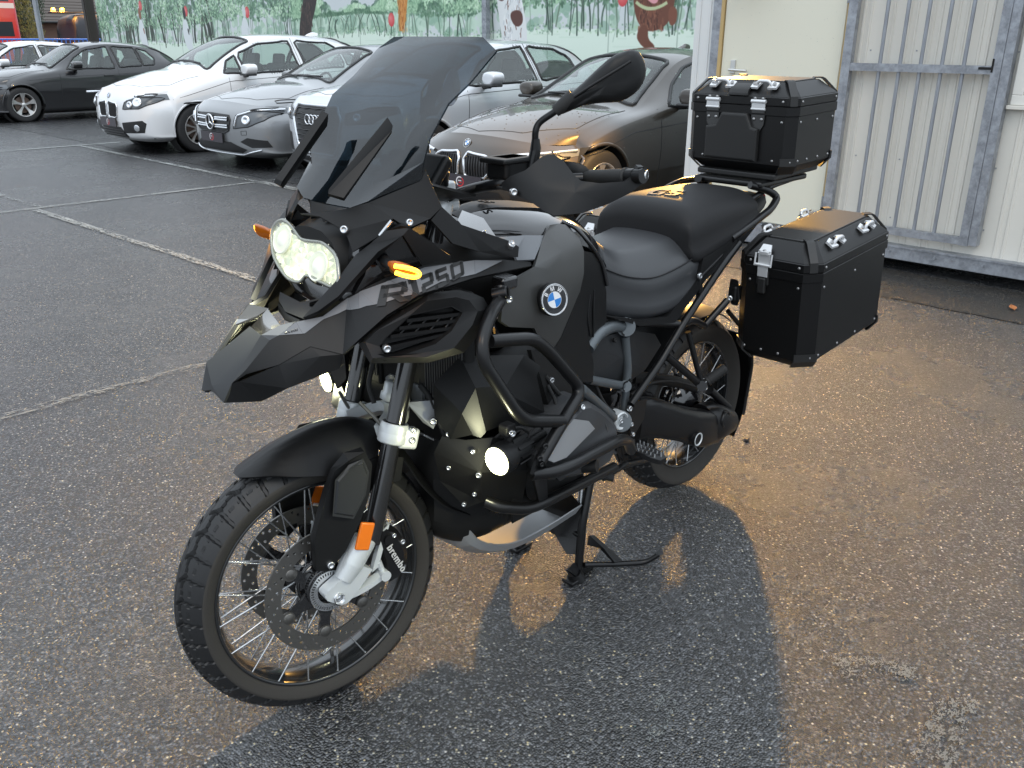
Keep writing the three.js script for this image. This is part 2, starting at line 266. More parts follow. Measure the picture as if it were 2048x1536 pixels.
obj('skirt_beam', [bx(-0.075, 0.02, 0.082, 0.17, -1.34, 4.2), bx(-0.085, 0.0, 0.165, 0.178, -1.34, 4.2)], mGalv, cabin);
obj('threshold', [bx(-0.05, 0.03, 0.02, 0.165, -2.587, -1.345)], mGalv, cabin);
obj('underside', [bx(0.2, 2.3, 0.01, 0.16, -2.3, 4)], mBlack, cabin);
{ const s = []; for (let z = -1.1; z < 1.2; z += 0.31) s.push(bolt([-0.086, 0.13, z], [-1, 0, 0], 0.008, 0.004)); for (let z = -1.16; z < -0.2; z += 0.155 * 2) for (const y of [0.35, 0.75, 1.45]) s.push(bolt([-0.001, y, z], [-1, 0, 0], 0.005, 0.003)); obj('screw', s, mGalv, cabin); }
{ const w = obj('window_frame', [bx(-0.03, 0.02, 1.14, 1.2, -0.215, 1.2, 0.005), bx(-0.03, 0.02, 2.1, 2.18, -0.215, 1.2, 0.005), bx(-0.03, 0.02, 1.2, 2.1, -0.215, -0.15, 0.005), bx(-0.03, 0.02, 1.2, 2.1, 1.14, 1.2, 0.005)], M('white plastic frame', [0.72, 0.71, 0.66], 0.3), cabin);
  obj('pane', [bx(-0.006, 0.002, 1.2, 2.1, -0.15, 1.14)], M('window glass', [0.05, 0.06, 0.07], 0.05), w);
  obj('sill', [bx(-0.05, 0.02, 1.115, 1.139, -0.23, 1.22, 0.004)], mPanel, w); }
{ // welded bar gate folded back against the cladding
  const g = thing('bar_gate', 'galvanised steel security gate with five vertical bars against the cream cladding', 'gate', [3.8, 0, 0]);
  obj('frame', [bx(-0.025, 0.025, 0.245, 2.4, -1.318, -1.255), bx(-0.024, 0.024, 0.245, 2.4, -0.345, -0.29)], mGalv, g);
  obj('post', [bx(-0.02, 0.05, 0.25, 2.4, -0.288, -0.235)], mGalv, g);
  for (const y of [0.247, 1.318, 2.35]) obj('crossbar', [bx(-0.022, 0.02, y, y + 0.05, -1.255, -0.345)], mGalv, g);
  for (const z of [-1.06, -0.925, -0.79, -0.655, -0.52]) obj('bar', [rod([0.004, 0.29, z], [0.004, 2.36, z], 0.0125)], mGalv, g);
  obj('latch', [bx(-0.03, -0.02, 1.345, 1.36, -0.42, -0.34), rod([-0.026, 1.33, -0.34], [-0.026, 1.41, -0.34], 0.006)], mBlack, g);
}
{ // floodlight on the cabin, above the frame
  const [x, y, z] = FLOOD.pos, f = thing('floodlight', 'amber floodlight fixed above the cabin door', 'floodlight', [x, y, z]);
  const dir = new Vec(FLOOD.aim[0] - x, FLOOD.aim[1] - y, FLOOD.aim[2] - z).normalize();
  const head = new THREE.Group(); head.name = 'lamp_head'; head.quaternion.setFromUnitVectors(new Vec(0, 0, -1), dir); f.add(head);
  const hb = obj('housing', [box(FLOOD.w + 0.05, FLOOD.h + 0.05, 0.07, 0, 0, 0.06, 0.01)], M('floodlight housing', [0.05, 0.05, 0.05], 0.5), head);
  const gm = M('lamp glass', [0.8, 0.7, 0.5], 0.3); gm.emissive.setRGB(...FLOOD.color); gm.emissiveIntensity = 6;
  obj('lens', [box(FLOOD.w, FLOOD.h, 0.006, 0, 0, 0.02)], gm, head);
  obj('bracket', [rod([0.03, 0.05, 0], [0.36, 0.05, 0], 0.015)], mGalv, f);
  const L = new THREE.RectAreaLight(new THREE.Color().setRGB(...FLOOD.color), FLOOD.power, FLOOD.w, FLOOD.h);
  L.position.set(x, y, z).addScaledVector(dir, 0.02); L.lookAt(L.position.clone().add(dir));
  scene.add(L);
}

// ---------- parked cars: one body builder, each car with its own outline ----------
function inPoly(x, y, P) { let c = false; for (let i = 0, j = P.length - 1; i < P.length; j = i++) { const [a, b] = P[i], [d, e] = P[j]; if ((b > y) !== (e > y) && x < (d - a) * (y - b) / (e - b) + a) c = !c; } return c; }
function clipTri(T, K) { // 3D points with 2D keys clipped by a convex 2D triangle K
  let P = T; const area = (K[1][0] - K[0][0]) * (K[2][1] - K[0][1]) - (K[1][1] - K[0][1]) * (K[2][0] - K[0][0]); if (Math.abs(area) < 1e-9) return [];
  const sg = Math.sign(area);
  for (let e = 0; e < 3 && P.length; e++) {
    const [ax, ay] = K[e], [bx_, by] = K[(e + 1) % 3], D = (q) => sg * ((bx_ - ax) * (q.v - ay) - (by - ay) * (q.u - ax)), O = [];
    for (let i = 0; i < P.length; i++) { const a = P[i], b = P[(i + 1) % P.length], da = D(a), db = D(b); if (da >= 0) O.push(a); if ((da >= 0) !== (db >= 0)) { const t = da / (da - db); O.push({ u: a.u + (b.u - a.u) * t, v: a.v + (b.v - a.v) * t, p: a.p.clone().lerp(b.p, t), n: a.n.clone().lerp(b.n, t) }); } }
    P = O;
  }
  return P;
}
const wind = (t) => { const c = t[1].p.clone().sub(t[0].p).cross(t[2].p.clone().sub(t[0].p)); return c.dot(t[0].n) < 0 ? [t[0], t[2], t[1]] : t; };
class Surf { // a sampled surface that can be looked up and cut along two of its coordinates
  constructor(R, ku, kv, flip) {
    this.R = R; const r = R.length, c = R[0].length; this.N = R.map((row, i) => row.map((q, j) => { const a = v3(R[Math.min(i + 1, r - 1)][j]).sub(v3(R[Math.max(i - 1, 0)][j])), b = v3(R[i][Math.min(j + 1, c - 1)]).sub(v3(R[i][Math.max(j - 1, 0)])); return a.cross(b).multiplyScalar(flip ? -1 : 1).normalize(); }));
    this.T = []; const q = (i, j) => ({ u: R[i][j][ku], v: R[i][j][kv], p: v3(R[i][j]), n: this.N[i][j] });
    for (let i = 0; i + 1 < r; i++) for (let j = 0; j + 1 < c; j++) { const a = q(i, j), b = q(i, j + 1), d = q(i + 1, j + 1), e = q(i + 1, j); this.T.push([a, b, d], [a, d, e]); }
  }
  mesh(drop) { const p = [], n = []; for (const t of this.T) { if (drop && drop(t)) continue; for (const k of wind(t)) { p.push(k.p.x, k.p.y, k.p.z); n.push(k.n.x, k.n.y, k.n.z); } } const g = new THREE.BufferGeometry(); g.setAttribute('position', new THREE.Float32BufferAttribute(p, 3)); g.setAttribute('normal', new THREE.Float32BufferAttribute(n, 3)); return g; }
  cut(poly, off = 0.003, rim = 0) { // the piece of the surface inside a polygon, proud by off
    const V = poly.map((q) => new THREE.Vector2(q[0], q[1])), K = THREE.ShapeUtils.triangulateShape(V, []), p = [], n = [], uv = [];
    const x0 = Math.min(...poly.map((q) => q[0])), x1 = Math.max(...poly.map((q) => q[0])), y0 = Math.min(...poly.map((q) => q[1])), y1 = Math.max(...poly.map((q) => q[1]));
    for (const t of this.T) {
      if (Math.max(t[0].u, t[1].u, t[2].u) < x0 || Math.min(t[0].u, t[1].u, t[2].u) > x1 || Math.max(t[0].v, t[1].v, t[2].v) < y0 || Math.min(t[0].v, t[1].v, t[2].v) > y1) continue;
      for (const k of K) { const Q = clipTri(t, k.map((i) => poly[i])); for (let i = 1; i + 1 < Q.length; i++) for (const s of wind([Q[0], Q[i], Q[i + 1]])) { p.push(s.p.x + s.n.x * off, s.p.y + s.n.y * off, s.p.z + s.n.z * off); n.push(s.n.x, s.n.y, s.n.z); uv.push((s.u - x0) / (x1 - x0), (s.v - y0) / (y1 - y0)); } }
    }
    const g = new THREE.BufferGeometry(); g.setAttribute('position', new THREE.Float32BufferAttribute(p, 3)); g.setAttribute('normal', new THREE.Float32BufferAttribute(n, 3)); g.setAttribute('uv', new THREE.Float32BufferAttribute(uv, 2)); return g;
  }
  at(u, v, off = 0) {
    let best = null, bd = 1e9;
    for (const t of this.T) { const [a, b, c] = t, d = (b.v - c.v) * (a.u - c.u) + (c.u - b.u) * (a.v - c.v); if (Math.abs(d) < 1e-12) continue; const l = ((b.v - c.v) * (u - c.u) + (c.u - b.u) * (v - c.v)) / d, m = ((c.v - a.v) * (u - c.u) + (a.u - c.u) * (v - c.v)) / d, k = 1 - l - m; const out = Math.max(0, -l, -m, -k); if (out < bd) { bd = out; best = [a, b, c, l, m, k]; if (!out) break; } }
    const [a, b, c, l, m, k] = best, n = a.n.clone().multiplyScalar(l).addScaledVector(b.n, m).addScaledVector(c.n, k).normalize();
    const p = a.p.clone().multiplyScalar(l).addScaledVector(b.p, m).addScaledVector(c.p, k).addScaledVector(n, off); p.nrm = n; return p;
  }
  path(poly, r, off = 0, closed = true, n = 3) { const P = []; const L = poly.length; for (let i = 0; i < (closed ? L : L - 1); i++) for (let k = 0; k < n; k++) { const a = poly[i], b = poly[(i + 1) % L]; P.push(this.at(a[0] + (b[0] - a[0]) * k / n, a[1] + (b[1] - a[1]) * k / n, off)); } if (!closed) P.push(this.at(...poly[L - 1], off)); return new THREE.TubeGeometry(new THREE.CatmullRomCurve3(P, closed, 'centripetal'), P.length * 2, r, 6, closed); }
}
const mTyreC = M('car tyre rubber', [0.022, 0.022, 0.023], 0.75), mAlloy = M('alloy', [0.62, 0.61, 0.6], 0.3, 0.75), mTrim = M('black car trim', [0.015, 0.015, 0.016], 0.4), mChrome = M('chrome', [0.75, 0.76, 0.78], 0.12, 1), mGlassC = M('car glass', [0.72, 0.8, 0.78], 0.02, 0, { transmission: 0.93, thickness: 0, ior: 1.5 }), mLens = M('lamp lens', [0.9, 0.92, 0.95], 0.04, 0, { transmission: 0.9, thickness: 0 }), mSeatC = M('car seats', [0.04, 0.04, 0.045], 0.7), mUnder = M('car underside', [0.012, 0.012, 0.012], 0.9), mBowl = M('lamp reflector', [0.75, 0.77, 0.8], 0.22, 0.9), mPlate = M('dark show plate', [0.05, 0.045, 0.05], 0.35);
const plateT = canvasTex(256, 64, (c, w, h) => { c.fillStyle = '#39343a'; c.fillRect(0, 0, w, h); c.lineWidth = 6; c.strokeStyle = '#d9d5d6'; c.beginPath(); c.arc(128, 32, 21, 2.2, 5.2); c.stroke(); c.strokeStyle = '#c2282c'; c.beginPath(); c.arc(128, 32, 21, 5.3, 8.4); c.stroke(); c.fillStyle = '#cfcacb'; c.fillRect(116, 26, 22, 5); c.fillStyle = '#b9292c'; c.fillRect(122, 34, 18, 5); });
const mPlateT = M('dark show plate', [1, 1, 1], 0.35, 0, { map: plateT });
function paint(n, c, metal = 0, rough = 0.35) { return M(n, c, rough, metal, { clearcoat: 1, clearcoatRoughness: 0.04 }); }
function roundelTex() { return canvasTex(256, 256, (c) => { c.fillStyle = '#0c0d10'; c.fillRect(0, 0, 256, 256); c.translate(128, 128); c.fillStyle = '#d8dadc'; c.beginPath(); c.arc(0, 0, 126, 0, 7); c.fill(); c.fillStyle = '#0b0c0f'; c.beginPath(); c.arc(0, 0, 118, 0, 7); c.fill(); c.fillStyle = '#d8dadc'; c.beginPath(); c.arc(0, 0, 70, 0, 7); c.fill(); for (let k = 0; k < 4; k++) { c.fillStyle = k % 2 ? '#eef0f2' : '#1f7fd0'; c.beginPath(); c.moveTo(0, 0); c.arc(0, 0, 66, Math.PI + k * Math.PI / 2, Math.PI + (k + 1) * Math.PI / 2); c.fill(); } c.fillStyle = '#f2f2f2'; c.font = 'bold 50px sans-serif'; c.textAlign = 'center'; c.textBaseline = 'middle'; [['B', -0.82], ['M', 0], ['W', 0.82]].forEach(([t, a]) => { c.save(); c.rotate(a); c.fillText(t, 0, -94); c.restore(); }); }); }
const mRoundel = M('round badge', [1, 1, 1], 0.2, 0, { map: roundelTex(), clearcoat: 1 });
function disc(r, h, pos, dir, mat) { return lathe([[0, h], [r * 0.96, h], [r, h * 0.5], [r, 0]], pos, dir, 32); }
function badge(r, pos, dir, up = [0, 1, 0]) { const g = new THREE.CircleGeometry(r, 32), Z = v3(dir).clone().normalize(), X = new Vec().crossVectors(v3(up), Z).normalize(), Y = new Vec().crossVectors(Z, X); g.applyMatrix4(new THREE.Matrix4().makeBasis(X, Y, Z).setPosition(v3(pos).clone().addScaledVector(Z, 0.006))); return g; }

function makeCar(name, label, cat, pos, turn, S) {
  const car = thing(name, label, cat, pos, turn);
  const st = crv(S.st, 9); // xc,H, xe,ry,rz, by,bz, my,mz, sy,sz
  const nt = 12, TOPH = [], SIDE = [];
  for (const s of st) {
    const [xc, H, xe, ry, rz, by, bz, my, mz, sy, sz] = s, row = [];
    for (let k = 0; k <= nt; k++) { const t = k / nt; row.push([xc + (xe - xc) * t ** 2.2, H + (ry - H) * t ** 2.6, rz * t]); }
    TOPH.push(row);
    const lo = my - 0.27, q = [[xe, ry, rz], [xe, by, bz], [xe, my, mz], [xe, lo, mz - 0.012], [xe, sy, sz], [xe, sy - 0.06, sz - 0.18]];
    SIDE.push(crv(q, 7));
  }
  const s0 = S.st[0], sideRow0 = SIDE[0], fr = S.front, FR = [];
  const fq = crv(fr.map((q) => [q[0], q[1], 0]), 7), SQ = sideRow0.slice(0, 36), nF = 22;
  for (let i = 0; i < 36; i++) { const a = fq[Math.min(i * (fq.length - 1) / 35 | 0, fq.length - 1)], fi = i * (fq.length - 1) / 35, i0 = Math.floor(fi), tt = fi - i0, b = fq[Math.min(i0 + 1, fq.length - 1)], C = a.map((v, k) => v + (b[k] - v) * tt), E = SQ[i], row = [];
    for (let k = 0; k <= nF; k++) { const an = k / nF * Math.PI / 2, kk = 0.72, t = Math.sin(an) ** kk, f = 1 - Math.cos(an) ** kk; row.push([C[0] + (E[0] - C[0]) * f, C[1] + (E[1] - C[1]) * t ** 2.4, E[2] * t]); } FR.push(row); }
  // hood edge follows the front's upper row
  const top0 = FR[0]; for (let k = 0; k <= nt; k++) { const z = TOPH[0][k][2]; let j = 0; while (j < nF - 1 && top0[j + 1][2] < z) j++; const a = top0[j], b = top0[j + 1], w = (z - a[2]) / (b[2] - a[2] || 1), dx = a[0] + (b[0] - a[0]) * w - TOPH[0][k][0], dy = a[1] + (b[1] - a[1]) * w - TOPH[0][k][1]; for (let i = 0; i < 14; i++) { const e = (1 - i / 14) ** 2; TOPH[i][k][0] += dx * e; TOPH[i][k][1] += dy * e; } }
  const flipZ = (R) => R.map((r) => r.map((q) => [q[0], q[1], -q[2]]));
  const top = new Surf(TOPH, 0, 2, true), topR = new Surf(flipZ(TOPH), 0, 2, false), side = new Surf(SIDE, 0, 1, true), sideR = new Surf(flipZ(SIDE), 0, 1, false), front = new Surf(FR, 2, 1, false), frontR = new Surf(flipZ(FR), 2, 1, true);
  const W = S.windows, arch = S.wheels;
  const cen = (t) => [(t[0].u + t[1].u + t[2].u) / 3, (t[0].v + t[1].v + t[2].v) / 3];
  const shr = (P, d) => { const cx = P.reduce((a, q) => a + q[0], 0) / P.length, cy = P.reduce((a, q) => a + q[1], 0) / P.length; return P.map((q) => { const l = Math.hypot(q[0] - cx, q[1] - cy); return [cx + (q[0] - cx) * (1 - d / l), cy + (q[1] - cy) * (1 - d / l)]; }); };
  const Win = W.map((w) => shr(w, 0.004)), ws = S.screen, rs = S.rear; // [xBottom, xTop, tBottom, tTop] in x and half widths
  const quad = (a) => [[a[0], 0], [a[0] + a[4], a[2]], [a[1] + (a[5] || 0), a[3]], [a[1], 0]];
  const dropS = (t) => { const [u, v] = cen(t); for (const x of arch) if ((u - x) ** 2 + (v - S.r) ** 2 < (S.r + 0.045) ** 2) return true; return Win.some((w) => inPoly(u, v, w)); };
  const wsQ = quad(ws), rsQ = rs && quad(rs), wsS = shr([...wsQ.map((q) => [q[0], Math.abs(q[1])])], 0), full = (Q) => [...Q.slice(1, 3), ...Q.slice(1, 3).reverse().map((q) => [q[0], -q[1]])];
  const inW = (t, Q) => { const [u, v] = cen(t); const P = full(Q); return inPoly(u, Math.abs(v), shr(P, 0.008)); };
  const dropT = (t) => inW(t, wsQ) || (rsQ && inW(t, rsQ));
  const B = [top.mesh(dropT), topR.mesh(dropT), side.mesh(dropS), sideR.mesh(dropS), front.mesh(), frontR.mesh()];
  { const L = SIDE[SIDE.length - 1], T = TOPH[TOPH.length - 1], P = []; for (const q of T) P.push(q); for (const q of L.slice(1)) P.push(q); const full2 = [...P, ...P.slice().reverse().map((q) => [q[0], q[1], -q[2]])]; const c = [S.st[S.st.length - 1][0] + 0.07, 0.65, 0]; B.push(tri([...full2, c], full2.map((_, i) => [i, (i + 1) % full2.length, full2.length]), 50)); }
  const body = obj('body', B, S.paint, car);
  // glass with dark borders
  const glass = (n, geos, ring, par = car) => { const m = obj(n, geos, mGlassC, par); obj('surround', ring, S.trim || mTrim, m); return m; };
  for (const z of [1, -1]) { const sf = z > 0 ? side : sideR; W.forEach((w) => glass('side_window', [sf.cut(w, 0.0)], [sf.path(w, 0.017, 0.0)])); }
  const ringT = (Q) => { const P = full(Q); const pts = []; for (let i = 0; i < 4; i++) for (let k = 0; k < 6; k++) { const a = P[i], b = P[(i + 1) % 4], u = a[0] + (b[0] - a[0]) * k / 6, v = a[1] + (b[1] - a[1]) * k / 6; const q = top.at(u, Math.abs(v), 0); if (v < 0) q.z *= -1; pts.push(q); } return new THREE.TubeGeometry(new THREE.CatmullRomCurve3(pts, true, 'centripetal'), 96, 0.02, 6, true); };
  const half = (Q) => { const P = full(Q); return [[P[0][0] - 0, 0], P[0], P[1], [P[1][0], 0]]; };
  const win = (Q, n) => { const h = [[Q[0][0], 0], Q[1], Q[2], [Q[3][0], 0]]; h[0][0] = Q[0][0]; const c = [top.cut(h, 0.0), topR.cut(h.map((q) => [q[0], -q[1]]), 0.0)]; return glass(n, c, [ringT(Q)]); };
  win(wsQ, 'windscreen'); if (rsQ) win(rsQ, 'rear_window');
  // inside: seats, dashboard, wheel
  { const y = S.seatY || 0.62, x = ws[0] + 0.75, z = 0.36; for (const s of [1, -1]) { const seat = obj('seat', [box(0.5, 0.16, 0.46, x + 0.2, y - 0.1, s * z, 0.05), (() => { const g = box(0.16, 0.62, 0.44, 0, 0.3, 0, 0.06); g.rotateZ(-0.3); g.translate(x + 0.48, y - 0.06, s * z); return g; })()], mSeatC, car); obj('headrest', [(() => { const g = box(0.09, 0.17, 0.25, 0, 0, 0, 0.035); g.rotateZ(-0.2); g.translate(x + 0.68, y + 0.58, s * z); return g; })()], mSeatC, seat); }
    obj('rear_bench', [box(0.16, 0.55, 1.2, Math.min(x + 1.45, S.len - 0.8), y + 0.18, 0, 0.06), box(0.5, 0.16, 1.2, Math.min(x + 1.2, S.len - 1.05), y - 0.1, 0, 0.05)], mSeatC, car);
    obj('dashboard', [box(0.4, 0.14, 1.36, ws[0] + 0.42, y + 0.2, 0, 0.06)], mSeatC, car); const sw = new THREE.TorusGeometry(0.18, 0.016, 8, 28); sw.rotateY(Math.PI / 2); sw.rotateZ(-0.45); sw.translate(x - 0.13, y + 0.28, -z); obj('steering_wheel', [sw], mTrim, car);
    obj('floor', [box(S.len - 0.5, 0.05, S.st[5][8] * 2 - 0.24, S.len / 2, 0.24, 0), box(arch[1] - arch[0] - 0.9, 0.02, S.st[5][8] * 2 - 0.3, (arch[0] + arch[1]) / 2, 0.3, 0)], mUnder, car);
    const lin = []; for (const a of arch) for (const s of [1, -1]) { const g = new THREE.CylinderGeometry(S.r + 0.06, S.r + 0.06, 0.24, 28, 1, true); g.rotateX(Math.PI / 2); g.translate(a, S.r, s * (S.st[5][8] - 0.16)); const d = new THREE.CircleGeometry(S.r + 0.06, 28); d.translate(a, S.r, s * (S.st[5][8] - 0.28)); lin.push(g, d); } obj('wheel_arch_liner', lin, mUnder, car); }
  const lips = []; for (const a of arch) for (const sf of [side, sideR]) { const P = []; for (let k = 0; k <= 20; k++) { const an = Math.PI * (-0.12 + 1.24 * k / 20); P.push([a + (S.r + 0.047) * Math.cos(an), S.r + (S.r + 0.047) * Math.sin(an)]); } lips.push(sf.path(P.filter((q) => q[1] > S.st[5][9] + 0.06), 0.016, -0.008, false, 1)); } obj('arch_lip', lips, S.paint, car);
  // wheels
  arch.forEach((a) => [1, -1].forEach((s) => {
    const w = new THREE.Group(); w.name = 'wheel'; car.add(w); w.position.set(a, S.r, s * (S.st[5][8] - 0.12)); if (s < 0) w.rotation.y = Math.PI;
    obj('tyre', [lathe([[S.r * 0.66, -0.1], [S.r * 0.9, -0.105], [S.r * 0.975, -0.085], [S.r, -0.05], [S.r, 0.05], [S.r * 0.975, 0.085], [S.r * 0.9, 0.105], [S.r * 0.66, 0.1], [S.r * 0.64, 0.08]], [0, 0, 0], [0, 0, 1], 40)], mTyreC, w);
    const R = S.r * 0.67, sp = [lathe([[R, 0.1], [R * 1.0, 0.108], [R * 0.94, 0.102], [R * 0.91, 0.05], [R * 0.88, -0.08]], [0, 0, 0], [0, 0, 1], 40), lathe([[0, 0.088], [R * 0.17, 0.085], [R * 0.2, 0.07], [R * 0.2, 0.0]], [0, 0, 0], [0, 0, 1], 20)];
    const n = S.spokes || 5; for (let k = 0; k < n; k++) { const a0 = k / n * Math.PI * 2 + 0.3, wd = S.spw || 0.2, c = (r, o, z) => [Math.cos(a0 + o) * r, Math.sin(a0 + o) * r, z]; sp.push(loft([[c(R * 0.12, -0.7, 0.08), c(R * 0.12, 0.7, 0.08), c(R * 0.12, 0.7, 0.05), c(R * 0.12, -0.7, 0.05)], [c(R * 0.55, -wd * 0.75, 0.085), c(R * 0.55, wd * 0.75, 0.085), c(R * 0.55, wd * 0.75, 0.05), c(R * 0.55, -wd * 0.75, 0.05)], [c(R * 0.95, -wd, 0.1), c(R * 0.95, wd, 0.1), c(R * 0.95, wd, 0.06), c(R * 0.95, -wd, 0.06)]], 3, 1, 30)); }
    obj('rim', sp, mAlloy, w); obj('brake', [lathe([[0, 0.02], [R * 0.7, 0.02], [R * 0.7, 0]], [0, 0, 0], [0, 0, 1], 28)], M('brake disc', [0.14, 0.1, 0.08], 0.5, 0.5), w);
  }));
  // seams
  const seams = []; for (const p of S.seams || []) for (const sf of [side, sideR]) seams.push(sf.path(p, 0.0035, 0, false, 8)); for (const p of S.topSeams || []) { seams.push(top.path(p, 0.0035, 0, false, 6), topR.path(p.map((q) => [q[0], -q[1]]), 0.0035, 0, false, 6)); } if (seams.length) obj('panel_gap', seams, mTrim, car);
  for (const p of S.handles || []) for (const [sf, s] of [[side, 1], [sideR, -1]]) { const q = sf.at(p[0], p[1]); obj('door_handle', [box(0.2, 0.028, 0.03, q.x, q.y, q.z + s * 0.012, 0.012)], S.handleMat || S.paint, car); }
  if (S.mirror) for (const s of [1, -1]) { const [mx, my, mz] = S.mirror, m = obj('door_mirror', [loft([[-0.06, 0.5], [-0.05, 0.85], [0.02, 1], [0.1, 0.98]].map(([dx, k]) => [[-0.1, 0], [-0.07, 0.075], [0.02, 0.085], [0.1, 0.06], [0.11, 0], [0.05, -0.06], [-0.06, -0.055]].map(([dz, dy]) => [mx + dx + 0.02, my + dy * k, s * (mz + dz * k)])), 3, 3, 70)], S.mirrorMat || S.paint, car); obj('mirror_foot', [rod([mx + 0.03, my - 0.07, s * (mz - 0.02)], [mx + 0.06, my - 0.09, s * (mz - 0.2)], 0.024)], mTrim, m); obj('mirror_base', [box(0.17, 0.03, 0.2, mx + 0.03, my - 0.06, s * mz, 0.014)], mTrim, m); }
  for (const s of [0, 1]) { const P = [0.12, 0.3, 0.55, 0.7].map((k) => { const v = (s ? k : -k * 0.9) * ws[2]; const q = top.at(ws[0] + 0.03 + Math.abs(v) * 0.1 + k * 0.05, Math.abs(v), 0.02); if (v < 0) q.z *= -1; return q; }); obj('wiper', tube(P, 0.009, 0.02, 6), mTrim, car); }
  // front features
  const fr2 = (P, off) => [front.cut(P, off), frontR.cut(P.map((q) => [-q[0], q[1]]), off)], fpath = (P, r, off = 0.004, cl = true) => [front.path(P, r, off, cl), frontR.path(P.map((q) => [-q[0], q[1]]), r, off, cl)];
  S.face && S.face({ car, front, frontR, side, sideR, top, fr2, fpath, body });
  return car;
}
function headlamp(k, P, bowls, drl) { // left and right lamp with reflectors under a clear lens
  for (const s of [0, 1]) { const sf = s ? k.frontR : k.front, m = s ? -1 : 1, Q = P.map((q) => [q[0] * m, q[1]]); const h = obj('headlight', [sf.cut(Q, 0.003)], M('lamp housing', [0.12, 0.13, 0.14], 0.3, 0.3), k.car); obj('rim', [sf.path(Q, 0.007, 0.003)], mTrim, h);
    const b = []; for (const [z, y, r] of bowls) { const q = sf.at(z * m, y, 0.006); b.push(lathe([[0, 0.004], [r * 0.5, 0.008], [r * 0.62, 0.022], [r, 0.012], [r, 0]], q, q.nrm, 24)); } if (b.length) obj('reflector', b, mBowl, h); if (drl) obj('light_strip', [sf.path(drl.map((q) => [q[0] * m, q[1]]), 0.014, 0.008, false)], mBowl, h); }
}
function plateOn(k, y, w = 0.52, h = 0.115, off = 0.02, tilt = 0) { const q = k.front.at(0.02, y, off), g = new THREE.PlaneGeometry(w, h); g.rotateY(-Math.PI / 2); const b = box(0.012, h, w, 0.007, 0, 0, 0.003); for (const e of [g, b]) { e.rotateZ(tilt); e.translate(q.x - 0.004, q.y, 0); } const p = obj('number_plate', [g], mPlateT, k.car); obj('backing', [b], mTrim, p); }

